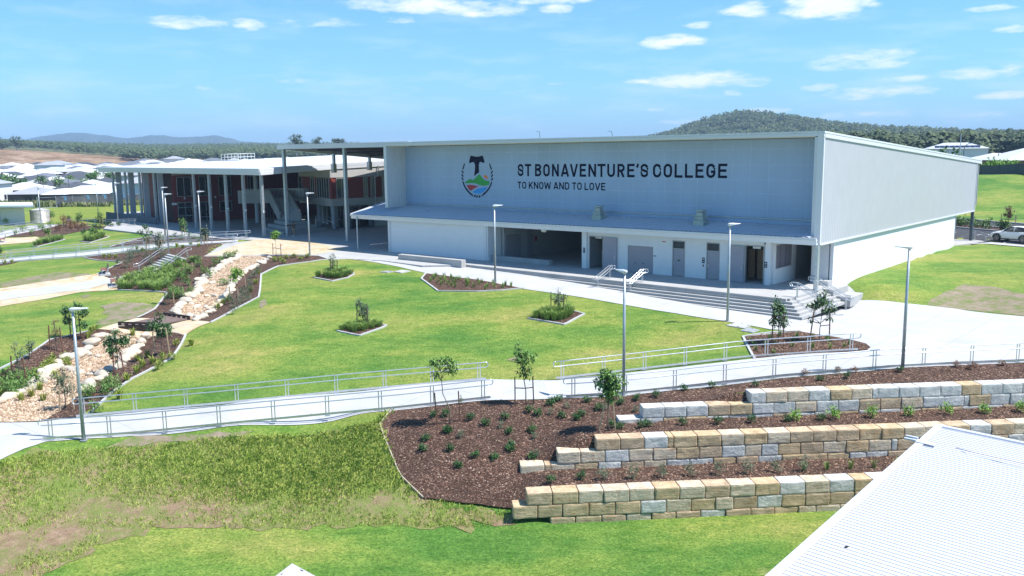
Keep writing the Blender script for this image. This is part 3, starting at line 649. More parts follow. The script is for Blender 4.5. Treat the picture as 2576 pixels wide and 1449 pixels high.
# left canopy on tall columns
def cz(b_): return 10.85-.082*(b_-3.8)
b=MB(); v=[F1(44.1,3.6,cz(3.6)),F1(66.9,3.6,cz(3.6)),F1(66.9,43,cz(43)),F1(44.1,43,cz(43))]
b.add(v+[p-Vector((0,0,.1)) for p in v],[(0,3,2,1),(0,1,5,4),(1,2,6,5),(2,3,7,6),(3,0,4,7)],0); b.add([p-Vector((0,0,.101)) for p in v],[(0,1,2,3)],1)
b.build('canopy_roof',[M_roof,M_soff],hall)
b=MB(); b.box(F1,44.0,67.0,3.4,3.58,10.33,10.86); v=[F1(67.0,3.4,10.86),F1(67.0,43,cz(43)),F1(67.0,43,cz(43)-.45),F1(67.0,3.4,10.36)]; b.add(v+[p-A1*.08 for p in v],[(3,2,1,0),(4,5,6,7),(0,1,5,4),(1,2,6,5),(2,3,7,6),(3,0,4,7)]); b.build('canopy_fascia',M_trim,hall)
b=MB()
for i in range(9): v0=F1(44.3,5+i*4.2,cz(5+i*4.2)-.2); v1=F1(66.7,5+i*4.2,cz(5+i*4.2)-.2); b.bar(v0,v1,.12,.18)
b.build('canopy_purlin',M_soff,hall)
for a,bb,z0,z1 in ((66.35,3.95,0,10.35),(55.0,3.95,0,10.5)):
    b=MB(); b.box(F1,a-.17,a+.17,bb-.17,bb+.17,z0,z1); b.box(F1,a-.35,a+.35,bb-.35,bb+.35,.005,.03); b.build('column',M_steel,hall)
for a,bb,z0,z1 in ((66.8,11.7,7.5,9.9),(66.8,17.55,7.7,9.4)):
    b=MB(); b.box(F1,a-.15,a+.15,bb-.15,bb+.15,z0,z1); b.box(F1,a-.2,a+.3,bb-.25,bb+.25,z0-.1,z0+1.0); b.build('column',M_steel,hall)
# lean-to roof
def lt(a,b_): 
    e=-.6-.0125*a; zt=4.15+.0065*a; return 3.62-.001*a+(zt-3.62)*(b_-e)/(2.6-e)
def ltq(a0,a1,z_off,b0=None,b1=2.59): return [F1(a0,(-.6-.0125*a0),lt(a0,-.6-.0125*a0)+z_off),F1(a1,(-.6-.0125*a1),lt(a1,-.6-.0125*a1)+z_off),F1(a1,b1,lt(a1,b1)+z_off),F1(a0,b1,lt(a0,b1)+z_off)]
b=MB(); n=130; P=[]
for i in range(n*4+1):
    a=.3+(47.9-.3)*i/(n*4); ph=(i%4); dz=(0,.0,.035,.035)[ph]; e=-.62-.0125*a
    aa=a; b1=2.59 if a<43.9 else 4.0
    P.append((F1(aa,e,lt(aa,e)+dz),F1(aa,b1,lt(aa,b1)+dz)))
vs=[p for q in P for p in q]; b.add(vs,[(2*i,2*i+1,2*i+3,2*i+2)[::-1] for i in range(len(P)-1)]); b.build('lean_to_roof',mat('shade_tinted_corrugated_roof',(.50,.53,.60),.4,var=.03),hall)  # white sheeting, its colour darkened and blued to carry the shade
b=MB(); q=[(a,-.62-.0125*a) for a in (-.12,12,24,36,48.05)]
for (a0,b0),(a1,b1) in zip(q,q[1:]):
    b.bar(F1(a0,b0,lt(a0,b0)-.10),F1(a1,b1,lt(a1,b1)-.10),.14,.17)
b.bar(F1(48.0,-1.2,lt(48,-1.2)-.05),F1(48.0,4.0,lt(48,4.0)-.05),.12,.2); b.build('gutter',M_trim,hall)
b=MB(); 
for (a0,b0),(a1,b1) in zip(q,q[1:]): b.bar(F1(a0,b0+.12,3.30),F1(a1,b1+.12,3.30),.10,.36)
b.box(F1,-.05,48,-.35,.29,3.12,3.2); b.build('eave_soffit',M_white,hall)
# ground floor walls (openings left free)
b=MB()
def seg(a0,a1,z0=0,z1=3.3,b0=.3,b1=.5): b.box(F1,a0,a1,b0,b1,z0,z1)
for a0,a1 in ((3.5,3.93),(5.41,7.42),(8.51,10.31),(11.40,13.12),(15.48,17.80),(19.21,19.85)): seg(a0,a1)
for a0,a1,z in ((3.93,5.41,2.76),(7.42,8.51,2.77),(10.31,11.40,2.77),(13.12,15.48,2.15),(17.80,19.21,2.72)): seg(a0,a1,z)
b.box(F1,19.851,29.6,.301,.499,2.98,3.3); b.box(F1,.25,3.5,-.1,.1,3.05,3.3)
b.build('front_wall',M_white,hall)
b=MB(); b.box(F1,29.6,42.8,-.72,-.5,0,3.22); b.box(F1,42.58,42.8,-.5,20,0,3.3); b.box(F1,29.6,29.8,-.5,1.2,0,3.2); b.build('left_wing_wall',M_white,hall)
for a0,a1 in ((29.72,30.02),(42.55,42.85)):
    b=MB(); b.box(F1,a0,a1,-.80,-.721,0,3.2); b.build('wall_trim',M_trim,hall)
b=MB(); b.box(F1,19.39,19.86,.12,.299,0,3.1); b.build('pilaster',M_white,hall)
b=MB(); b.box(F1,3.42,3.78,.1,.298,0,3.3); b.build('pilaster',M_white,hall)
# side wall of the right block with louvred window
b=MB(); b.box(F1,3.3,3.499,.5,4.4,0,1.15); b.box(F1,3.3,3.499,.5,4.4,2.75,3.3); b.box(F1,3.3,3.499,.5,.83,1.15,2.75); b.box(F1,3.3,3.499,3.52,4.4,1.15,2.75); b.build('side_wall',M_white,hall)
win=MB(); win.box(F1,3.36,3.46,.83,3.52,1.15,2.75); wo=win.build('window',mat('mauve_mesh_screen',(.22,.20,.24),.7,var=.1,scale=20),hall)
b=MB()
for bb in (.83,1.70,2.62,3.44): b.box(F1,3.462,3.52,bb,bb+.08,1.15,2.75) if False else b.box(F1,3.30,3.35,bb,bb+.08,1.15,2.75)
b2=MB()
for bb in (.83,1.70,2.62,3.44): b2.box(F1,3.27,3.299,bb,bb+.08,1.1,2.8)
for z in (1.1,2.74): b2.box(F1,3.268,3.298,.83,3.52,z,z+.07)
b2.build('window_frame',M_frame,wo)
# interior room, left as dark open halls
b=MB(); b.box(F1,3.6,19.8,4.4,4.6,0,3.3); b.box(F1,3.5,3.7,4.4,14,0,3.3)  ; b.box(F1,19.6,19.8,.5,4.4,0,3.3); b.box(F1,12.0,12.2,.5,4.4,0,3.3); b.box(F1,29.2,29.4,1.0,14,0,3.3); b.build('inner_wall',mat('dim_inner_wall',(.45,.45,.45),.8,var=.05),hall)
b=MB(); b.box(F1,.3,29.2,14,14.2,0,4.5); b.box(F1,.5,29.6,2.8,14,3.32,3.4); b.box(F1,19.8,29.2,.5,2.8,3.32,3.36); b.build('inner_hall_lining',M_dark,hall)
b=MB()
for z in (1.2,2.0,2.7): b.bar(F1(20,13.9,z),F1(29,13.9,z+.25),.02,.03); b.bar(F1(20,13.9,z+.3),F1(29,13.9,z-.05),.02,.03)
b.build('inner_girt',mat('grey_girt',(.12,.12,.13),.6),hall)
b=MB(); b.box(F1,22.0,22.6,5.0,5.4,0,3.3); b.build('inner_column',M_white,hall)
# inner left wall of the big opening: shutter, door
M_shut=ribbed('grey_roller_shutter',(.36,.34,.38),.11,(0,0,1),.02)
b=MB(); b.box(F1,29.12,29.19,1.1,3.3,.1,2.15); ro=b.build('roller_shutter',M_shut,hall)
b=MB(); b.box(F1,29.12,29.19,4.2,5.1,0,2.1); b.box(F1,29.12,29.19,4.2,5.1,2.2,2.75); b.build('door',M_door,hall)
b=MB(); b.box(F1,29.05,29.12,5.35,5.65,1.3,1.75); b.build('fire_hose_cabinet',mat('red_paint',(.45,.03,.03),.5),hall)
b=MB(); b.box(F1,24.0,24.5,.55,.75,2.75,2.97); b.build('light_fitting',mat('white_plastic',(.8,.8,.78),.4),hall)
# right rear: pillar, side white wall
b=MB(); b.box(F1,.02,.25,3.06,35.45,-.35,3.03); b.build('side_wall_base',M_white,hall)
b=MB(); b.box(F1,.26,1.5,3.3,3.5,-.3,3.1); b.box(F1,.35,1.6,3.06,3.295,0,3.1) ; b.build('end_pier',M_trim,hall)
b=MB(); b.box(F1,.3,44,3.6,42,3.05,3.12); b.build('underside',M_trim,hall)
b=MB(); b.box(F1,-.12,.12,-.2,.12,0,3.1); b.box(F1,-.2,.2,-.25,.17,.008,.03); b.build('column',M_steel,hall)
b=MB(); b.box(F1,-.12,.15,42.0,42.3,.0,3.1); b.build('column',mat('dark_steel',(.10,.13,.15),.5,.3),hall)
b=MB(); b.box(F1,-.1,.25,42.32,42.6,3.6,7.9); b.box(F1,-.16,-.08,42.6,42.9,3.7,7.8); b.build('rear_window_screen',M_frame,hall)
b=MB(); b.cyl(F1(47.0,-1.25),.07,0,3.45,8); b.build('porch_post',M_steel,hall)
for a in (46.67,): pass
# doors
def hinged(a0,a1,z1,trans,leafmat=M_door):
    b=MB(); b.box(F1,a0+.06,a1-.06,.33,.38,.02,z1); d=b.build('door',leafmat,hall)
    hb=MB(); hb.box(F1,a1-.2,a1-.12,.27,.329,.95,1.15); hb.build('handle',M_steel,d)
    kb=MB(); kb.box(F1,a0+.07,a1-.07,.322,.3295,.04,.34); kb.build('kick_plate',M_frame,d)
    f=MB(); 
    for x in (a0,a1-.06): f.box(F1,x,x+.06,.27,.45,0,2.77)
    f.box(F1,a0+.06,a1-.06,.27,.45,2.70,2.77); f.box(F1,a0+.06,a1-.06,.27,.45,2.12,2.17); f.build('door_frame',M_frame,d)
    g=MB(); g.box(F1,a0+.06,a1-.06,.34,.37,2.17,2.70); g.build('transom_window',mat('louvred_transom',(.05,.055,.06),.6,var=.3,scale=8),d)
hinged(7.42,8.51,2.11,1); hinged(10.31,11.40,2.11,1)
for a0,a1,z1,l0,l1 in ((17.80,19.21,2.72,16.45,17.76),(3.93,5.41,2.76,5.45,6.68)):
    b=MB(); 
    b.box(F1,a0,a0+.06,.24,.46,0,z1); b.box(F1,a1-.06,a1,.24,.46,0,z1); b.box(F1,a0+.06,a1-.06,.24,.46,z1-.06,z1); fr=b.build('door_frame',M_frame,hall)
    b=MB(); b.box(F1,l0,l1,.17,.23,.02,2.68); d=b.build('door',M_door,hall); hb=MB(); hb.box(F1,l0+.08,l0+.16,.1,.169,.95,1.2); hb.build('handle',M_steel,d)
    b=MB(); b.box(F1,(a0+a1)/2-.3,(a0+a1)/2+.3,.6,.68,2.5,2.65); b.build('exit_light',mat('white_plastic'),hall)
b=MB(); b.box(F1,13.12,15.48,.36,.40,.0,2.15); rs=b.build('roller_shutter',M_shut,hall)
hb=MB(); hb.box(F1,14.0,14.15,.33,.359,.75,.79); hb.box(F1,14.7,14.85,.33,.359,.75,.79); hb.build('handle',M_black,rs)
b=MB(); b.box(F1,13.02,13.12,.27,.45,0,2.2); b.box(F1,15.48,15.58,.27,.45,0,2.2); b.build('shutter_track',M_frame,rs) if False else None
# toilet cubicles seen through the right door, basins through the left one
b=MB(); 
for a in (4.0,4.7,5.4): b.box(F1,a,a+.5,1.9,1.95,.1,2.3)
b.box(F1,3.75,6.5,3.6,3.7,0,2.9); b.build('cubicle_partition',mat('tan_laminate',(.30,.19,.11),.5,var=.1,scale=5),hall)
for a in (18.2,18.95):
    b=MB(); b.ico(F1(a,2.3,.85),.26,(1,1,.5),2); b.cyl(F1(a,2.45),.05,.4,.8,8); b.build('wash_basin',mat('white_ceramic',(.8,.8,.8),.2),hall,smooth=True)
b=MB(); b.box(F1,17.3,19.6,2.62,2.7,0,1.3); b.build('tiled_splashback',mat('white_tile',(.6,.6,.6),.3),hall)
# small signs
def sign(a,z,w=.2,h_=.42,m=M_navy,bb=.298,marks=True):
    b=MB(); b.box(F1,a-w/2,a+w/2,bb-.02,bb,z-h_/2,z+h_/2); s=b.build('wall_sign',m,hall)
    if marks: 
        c=MB(); c.box(F1,a-.05,a-.01,bb-.026,bb-.0205,z+.03,z+.14); c.box(F1,a+.01,a+.05,bb-.026,bb-.0205,z+.03,z+.14); c.box(F1,a-.05,a+.05,bb-.026,bb-.0205,z-.12,z-.07); c.build('pictogram',mat('sign_white',(.8,.8,.8),.5),s)
sign(19.62,1.5,bb=.115); sign(8.75,1.4); sign(3.72,1.45,bb=.095); sign(8.75,1.0,.1,.15,M_black,marks=False)
sign(12.15,2.5,.3,.3,mat('sign_white',(.8,.8,.8),.5),marks=False); sign(12.95,1.45,.25,.06,M_black,marks=False); sign(10.85,1.25,.25,.08,M_black,bb=.319,marks=False)
b=MB(); b.box(F1,12.0,12.3,.27,.277,2.58,2.65); b.build('warning_stripe',mat('red_paint'),hall)
b=MB(); b.ico(F1(3.85,.22,2.95),.09,sub=1); b.build('security_camera',M_black,hall)
# roof vents
for a,bb in ((19.0,1.35),(9.6,1.35)):
    z=lt(a,bb); b=MB(); b.box(F1,a-.45,a+.45,bb-.45,bb+.45,z-.1,z+.35); b.prism([F1(a-.35,bb-.35),F1(a+.35,bb-.35),F1(a+.35,bb+.35),F1(a-.35,bb+.35)],z+.35,z+.62); b.box(F1,a-.27,a+.27,bb-.27,bb+.27,z+.62,z+.95); b.box(F1,a-.3,a+.3,bb-.3,bb+.3,z+1.0,z+1.12); b.build('roof_vent',mat('aged_zinc',(.42,.45,.42),.5,.3),hall,bevel=.02)
for a in (15.9,7.1): b=MB(); z=lt(a,1.1); b.cyl(F1(a,1.1),.12,z-.1,z+.08,8); b.cyl(F1(a,1.1),.03,z,z+.45,6); b.build('vent_pipe',M_steel,hall)
for a,bb in ((38.8,.9),(37.2,1.4),(30,.9),(26.9,1.2),(24.1,1.2),(21.5,1.5),(17.0,1.6),(13.3,1.6),(44.6,-.2),(5.0,1.6)): b=MB(); z=lt(a,bb); b.tube([F1(a,bb,z),F1(a,bb,z+.12),F1(a+.3,bb,z+.14)],.03,6); b.build('roof_anchor',M_steel,hall)
# ---- lettering on the upper wall
GL_={}
def arc(cx,cy,rx,ry,a0,a1,n=8): return [(cx+rx*math.cos(math.radians(a0+(a1-a0)*i/n)),cy+ry*math.sin(math.radians(a0+(a1-a0)*i/n))) for i in range(n+1)]
def glyph(ch,w):  # centre-line strokes inside the box 0..w x 0..1, stroke .17
    s=.085; L,Rr,Bt,Tp=s,w-s,s,1-s; rx=(Rr-L)/2; ry=min(.26,rx*1.05); cx=(L+Rr)/2
    ring=arc(cx,Tp-ry,rx,ry,0,180)+arc(cx,Bt+ry,rx,ry,180,360)
    if ch=='T': return [[(0,Tp),(w,Tp)],[(cx,0),(cx,Tp-s)]]
    if ch=='O': return [ring+[ring[0]]]
    if ch=='C': return [[(Rr,.68)]+arc(cx,Tp-ry,rx,ry,0,180)+arc(cx,Bt+ry,rx,ry,180,360)+[(Rr,.32)]]
    if ch=='G': return [[(Rr,.70)]+arc(cx,Tp-ry,rx,ry,0,180)+arc(cx,Bt+ry,rx,ry,180,360)+[(Rr,.44),(cx,.44)]]
    if ch=='S': return [[(Rr,.72)]+arc(cx,Tp-ry,rx,ry,0,180)+[(L,.67),(L+.03,.58),(cx,.5),(Rr-.03,.42),(Rr,.33)]+arc(cx,Bt+ry,rx,ry,0,-180)+[(L,.28)]]
    if ch=='B': return [[(L,0),(L,1)],[(L+s,Tp),(cx,Tp)]+arc(cx,.755,Rr-cx-.01,.16,90,-90)+[(L+s,.53)],[(cx,.53)]+arc(cx,.305,Rr-cx,.22,90,-90)+[(L+s,Bt)]]
    if ch=='R': return [[(L,0),(L,1)],[(L+s,Tp),(cx,Tp)]+arc(cx,.70,Rr-cx,.215,90,-90)+[(L+s,.485)],[(cx,.45),(Rr,0)]]
    if ch=='D': return [[(L,0),(L,1)],[(L+s,Tp),(cx*.9,Tp)]+arc(cx*.9,Tp-.25,Rr-cx*.9,.25,90,0)+arc(cx*.9,Bt+.25,Rr-cx*.9,.25,0,-90)+[(L+s,Bt)]]
    if ch=='N': return [[(L,0),(L,1)],[(Rr,0),(Rr,1)],[(L,.97),(Rr,.03)]]
    if ch=='A': return [[(L-.02,0),(cx-.01,1)],[(Rr+.02,0),(cx+.01,1)],[(L+.12,.27),(Rr-.12,.27)]]
    if ch=='V': return [[(L-.02,1),(cx-.01,0)],[(Rr+.02,1),(cx+.01,0)]]
    if ch=='E': return [[(L,0),(L,1)],[(L+s,Tp),(w,Tp)],[(L+s,.52),(w-.06,.52)],[(L+s,Bt),(w,Bt)]]
    if ch=='L': return [[(L,0),(L,1)],[(L+s,Bt),(w,Bt)]]
    if ch=='U': return [[(L,1)]+arc(cx,Bt+ry,rx,ry,180,360)+[(Rr,1)]]
    if ch=='K': return [[(L,0),(L,1)],[(L+.05,.38),(Rr,1)],[(L+.2,.58),(Rr+.01,0)]]
    if ch=='W': q=w/4; return [[(s*.8,1),(q+.0,0)],[(q+.0,0),(2*q,.9)],[(2*q,.9),(3*q,0)],[(3*q,0),(w-s*.8,1)]]
    if ch=="'": return [[(w*.75,1),(w*.3,.72)]]
    return []
def letter(mb,ch,a0,a1,zb,zt,bb,sw=.175):
    H_=zt-zb; w=(a0-a1)/H_
    for si,st in enumerate(glyph(ch,w)):
        pts=[Vector((x,y)) for x,y in st]; n=len(pts); closed=(pts[0]-pts[-1]).length<1e-6
        Lf=[];Rt=[]
        for i,p in enumerate(pts):
            if closed: d1=(p-pts[i-1 if i>0 else -2]); d2=(pts[i+1 if i<n-1 else 1]-p)
            else: d1=p-pts[i-1] if i>0 else pts[1]-p; d2=pts[i+1]-p if i<n-1 else p-pts[i-1]
            d1.normalize() if d1.length>1e-9 else None; d2.normalize() if d2.length>1e-9 else None
            t=(d1+d2); t=t.normalized() if t.length>1e-6 else d1; nn=Vector((-t.y,t.x)); k=1/max(.5,t.dot(d1)) if d1.length>0 else 1
            Lf.append(p+nn*sw/2*k); Rt.append(p-nn*sw/2*k)
        bo=bb-.01-.0012*si
        W=lambda q: F1(a0-q.x*H_,bo,zb+q.y*H_)
        for i in range(n-1):
            v=[W(Lf[i]),W(Rt[i]),W(Rt[i+1]),W(Lf[i+1])]; mb.add(v,[(0,1,2,3)])
            
XS=[28.83,28.12,27.96,27.22,26.79,26.09,25.86,25.13,24.88,24.13,23.88,23.04,22.9,22.09,21.88,21.2,20.97,20.18,20.05,19.22,19.04,18.28,18.03,17.32,17.07,16.36,16.22,15.96,15.82,15.06,14.63,13.87,13.65,12.89,12.66,11.95,11.74,11.03,10.82,10.11,9.89,9.13,8.9,8.15]
for i,ch in enumerate("STBONAVENTURE'SCOLLEGE"):
    mb=MB(); letter(mb,ch,XS[2*i],XS[2*i+1],7.47,8.55,2.6,.18); mb.build('apostrophe' if ch=="'" else 'letter',M_navy,hall)
wd={'T':.68,'O':.72,'K':.74,'N':.76,'W':1.12,'A':.80,'D':.74,'L':.62,'V':.80,'E':.64}
txt='TO KNOW AND TO LOVE'; tot=sum(wd.get(c,.30)+(.155 if c!=' ' else 0) for c in txt)-.155; k=(28.85-19.23)/tot; cur=28.85
for c in txt:
    if c==' ': cur-=.30*k; continue
    mb=MB(); letter(mb,c,cur,cur-wd[c]*k,6.34,6.975,2.6,.175); mb.build('letter',M_navy,hall); cur-=(wd[c]+.155)*k
# ---- crest
def EM(x,y):
    d=ray((1800+x/6.037)/1.5901,(580+y/6.037)/1.5901); P0=F1(0,2.59); t=(P0-CAM).dot(B1)/d.dot(B1); return CAM+d*t
def poly_on(mb,pts,off=0): 
    v=[EM(x,y)-B1*off for x,y in pts]; mb.add(v,[tuple(range(len(v)))])
def smooth_(pts,it=1):
    for _ in range(it):
        r=[]; n=len(pts)
        for i in range(n):
            a=pts[i];b_=pts[(i+1)%n]; r+=[(a[0]*.75+b_[0]*.25,a[1]*.75+b_[1]*.25),(a[0]*.25+b_[0]*.75,a[1]*.25+b_[1]*.75)]
        pts=r
    return pts
crest=MB()
poly_on(crest,smooth_([(500,260),(530,258),(600,280),(700,280),(770,256),(795,262),(835,405),(825,430),(800,432),(740,405),(705,425),(692,520),(708,668),(685,672),(655,690),(588,755),(582,750),(606,560),(602,470),(585,425),(545,408),(490,438),(465,436),(460,405),(485,290)]),0)
tr=lambda side:[(335,440),(362,455),(318,600),(297,575)]
poly_on(crest,[(340,440),(362,455),(320,603),(297,578)]); poly_on(crest,[(942,460),(962,443),(1012,580),(992,612)])
def blob(cx,cy,rx,ry,rot): 
    c,s=math.cos(math.radians(rot)),math.sin(math.radians(rot)); return [(cx+rx*math.cos(t)*c-ry*math.sin(t)*s,cy+rx*math.cos(t)*s+ry*math.sin(t)*c) for t in [i*math.pi/6 for i in range(12)]]
for x,y in ((304,650),(300,735),(303,815)): poly_on(crest,blob(x,y,44,17,62))
for x,y in ((1008,658),(1014,742),(1016,825)): poly_on(crest,blob(x,y,44,17,-62))
for x,y in ((597,1228),(652,1242),(712,1243)): poly_on(crest,blob(x,y,35,20,-58))
def ribbon(p,q):
    v=[EM(x,y) for x,y in p]+[EM(x,y) for x,y in q]; n=len(p); crest.add(v,[(i,i+1,n+i+1,n+i) for i in range(n-1)])
ribbon([(297,862),(312,940),(345,1020),(400,1105),(470,1180),(543,1236)],[(330,885),(345,940),(378,1010),(430,1085),(495,1155),(562,1210)])
ribbon([(1020,880),(1003,960),(960,1050),(900,1130),(830,1200),(750,1252)],[(985,905),(970,960),(930,1035),(875,1105),(810,1165),(770,1215)])
co_=crest.build('crest',M_navy,hall)
for name,pts,m in (('crest_mountain',[(360,885),(400,875),(440,840),(478,818),(520,830),(555,850),(590,820),(640,760),(690,715),(725,720),(780,790),(835,852),(955,872),(945,960),(880,978),(800,982),(720,970),(640,935),(560,918),(470,917),(375,930)],mat('crest_green',(.02,.33,.05),.5)),
  ('crest_sun',[(803,745),(850,725),(890,745),(915,785),(925,815),(850,803),(825,775)],mat('crest_orange',(.85,.20,.03),.5)),
  ('crest_field',[(397,970),(490,962),(600,975),(688,1003),(600,1040),(500,1108),(440,1050)],mat('crest_red',(.45,.02,.03),.5)),
  ('crest_river',[(543,1135),(640,1070),(740,1035),(850,1022),(905,1024),(860,1080),(800,1135),(710,1172),(620,1172)],mat('crest_blue',(.02,.30,.75),.5))):
    mb=MB(); poly_on(mb,pts,.003); mb.build(name,m,co_)
# ---------------------------------------------------------------- front steps, benches, cheek walls
def FS(a,b,z): return F1(a,b+.033*(a+.4),z)
b=MB()
for k in range(1,7):
    b.box(FS,-.10-.30*k,29.3,-4.62-.31*k+.0,1.2,-.165*(k+1)-(.3 if k==6 else 0),-.165*k) if k<6 else None
b.box(FS,-.10,29.3,-4.62,-3.5,-.165,.003)
b.box(FS,-.10,.6,-3.5,1.2,-.165,.002)
# nosing undercut reads as a dark joint, so give every tread a slight lip
for k in range(0,6): b.box(FS,-.115-.30*k,29.3,-4.62-.31*k-.02,-4.62-.31*k-.001,-.165*k-.035,-.165*k-.002)
tag(b.build('concrete_steps',M_conc),'wide flight of pale concrete steps along the front of the hall','steps')
t=thing('concrete_plinth',F1(-.5,2.5,-1),'stepped concrete cheek blocks at the right end of the hall steps','plinth')
b=MB(); b.box(F1,-1.95,-.85,1.25,3.75,-1.2,-.5); b.build('lower_block',M_conc,t,bevel=.02)
b=MB(); b.box(F1,-.849,.02,1.0,3.9,-1.2,-.05); b.build('upper_block',M_conc,t,bevel=.02)
b=MB(); b.box(F1,.021,.7,2.2,3.05,-.6,.32); b.build('end_block',M_conc,t,bevel=.02)
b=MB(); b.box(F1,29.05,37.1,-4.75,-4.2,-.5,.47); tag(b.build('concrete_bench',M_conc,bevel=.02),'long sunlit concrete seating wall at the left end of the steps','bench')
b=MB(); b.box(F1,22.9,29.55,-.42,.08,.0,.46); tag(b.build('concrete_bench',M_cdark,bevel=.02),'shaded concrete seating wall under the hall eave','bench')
# ---------------------------------------------------------------- retaining walls of sawn sandstone blocks
def block_mat(name,c1,c2):
    def bl(k):
        c=k.ramp(k.noi(1.6,7,.65,st=(1,1,2.2)),[(.3,c1),(.7,c2)]); 
        sa=k.noi(9,4,.7,st=(.25,.25,3)); c=k.mixc(1,c,k.ramp(sa,[(.3,(.66,.64,.62)),(.7,(1.18,1.18,1.18))]),'MULTIPLY')
        st=k.noi(2.6,4,.6); c=k.mixc(k.mr(st,.55,.7,0,.5),c,(.40,.23,.11))
        k.l.new(c,k.p.inputs['Base Color']); k.l.new(k.bump(sa,.02,k.bump(k.noi(5,6,.7),.05)),k.p.inputs['Normal'])
    return ground_mat(name,bl)
BM=[block_mat('honey_sandstone',(.50,.365,.21),(.64,.50,.32)),block_mat('tan_sandstone',(.47,.35,.23),(.60,.465,.315)),block_mat('cream_sandstone',(.56,.465,.335),(.68,.58,.45)),
    ground_mat('white_sandstone',lambda k:(k.l.new(k.mixc(1,k.ramp(k.noi(1.6,7,.65),[(.3,(.50,.49,.46)),(.7,(.66,.65,.61))]),k.ramp(k.noi(9,4,.7,st=(.3,.3,3)),[(.3,(.82,.82,.82)),(.7,(1.1,1.1,1.1))]),'MULTIPLY'),k.p.inputs['Base Color']),k.l.new(k.bump(k.noi(6,6,.7),.05),k.p.inputs['Normal'])))]
def rough_block(mb,p,d,nn,L,D,H,rnd):
    # subdivided box with worn, uneven faces
    nxn,nzn=5,4; off=Vector((rnd.random()*90,rnd.random()*90,0))
    def P(u,v,w_): # u along 0..1, v depth 0..1 (0 front), w height
        q=p+d*(u*L)-nn*(v*D)+Vector((0,0,w_*H))
        eu=min(u,1-u); ew=min(w_,1-w_); ed=min(v,1-v)
        inw=0
        cnt=(eu<.01)+(ew<.01)+(ed<.01)
        if cnt>=2: q=q+(p+d*(L/2)-nn*(D/2)+Vector((0,0,H/2))-q).normalized()*(.014 if cnt==2 else .024)
        j=noise.noise(q*2.6+off)*.022+noise.noise(q*7+off)*.010
        return q+nn*j+Vector((0,0,j*.4))+d*(j*.4)
    us=[0,.06,.3,.55,.8,.94,1]; ws=[0,.12,.5,.88,1]; vs_=[0,.15,.6,1]
    def grid(f,A,B):
        o=len(mb.v); 
        for b_ in B:
            for a in A: mb.v.append(f(a,b_))
        na=len(A)
        for j in range(len(B)-1):
            for i in range(na-1): mb.f.append((o+j*na+i,o+j*na+i+1,o+(j+1)*na+i+1,o+(j+1)*na+i)); mb.mi.append(0)
    grid(lambda u,w_:P(u,0,w_),us,ws); grid(lambda u,v:P(u,v,1),us,vs_); grid(lambda v,w_:P(0,1-v,w_),[1-x for x in vs_][::-1],ws); grid(lambda v,w_:P(1,v,w_),vs_,ws)
def build_wall(k,courses,label,seedpat):
    W=WALLS[k]; rnd=random.Random(50+k); t=thing('sandstone_retaining_wall',W['p'],label,'retaining wall','sandstone terrace walls'); cnt=0
    for ci,(s0,s1,zt,hh,off,vis) in enumerate(courses):
        s=s0
        while s<s1:
            L=rnd.choice([1.0,1.02,.98,1.0,.96]); 
            if rnd.random()<.07: L=rnd.choice([.25,.72])
            g=.009; mb=MB(); p=W['p']+W['d']*(s+g)+W['n']*(rnd.uniform(-.02,.02)-off); p=Vector((p.x,p.y,zt-hh+g*.3))
            rough_block(mb,p,W['d'],W['n'],L-2*g,.72,hh-g,rnd)
            wp_=.26+.2*(k==2); m=BM[3] if rnd.random()<seedpat[ci] else BM[rnd.choice([0,0,1,2])]
            mb.build('block',m,t,smooth=False); s+=L; cnt+=1
    return cnt
S0=lambda k,x,y,z: wt(k,*(G(x,y,z).x,G(x,y,z).y))[0]
c=0
c+=build_wall(0,[(0,21.5,-3.4,.5,.0,1),(float(S0(0,1290,1275,-3.9)),21.5,-3.9,.5,-.02,1),(.9,21.5,-4.4,.5,-.03,1)],'lowest sandstone block wall, its top course starting beside the bare soil',[.10,.12,.10])
c+=build_wall(1,[(0,21.5,-2.26,.5,0,1),(float(S0(1,1405,1143,-2.76)),21.5,-2.76,.5,-.02,1),(float(S0(1,1312,1184,-3.26)),21.5,-3.26,.5,-.03,1)],'middle sandstone block wall between two planted mulch terraces',[.22,.16,.2])
c+=build_wall(2,[(0,17.5,-1.2,.5,0,1),(float(S0(2,1620,1029,-1.7)),17.5,-1.7,.5,-.02,1),(float(S0(2,1562,1063,-2.2)),17.5,-2.2,.5,-.03,1)],'highest sandstone block wall with many white blocks under the ramp',[.42,.42,.8])
print('blocks',c)
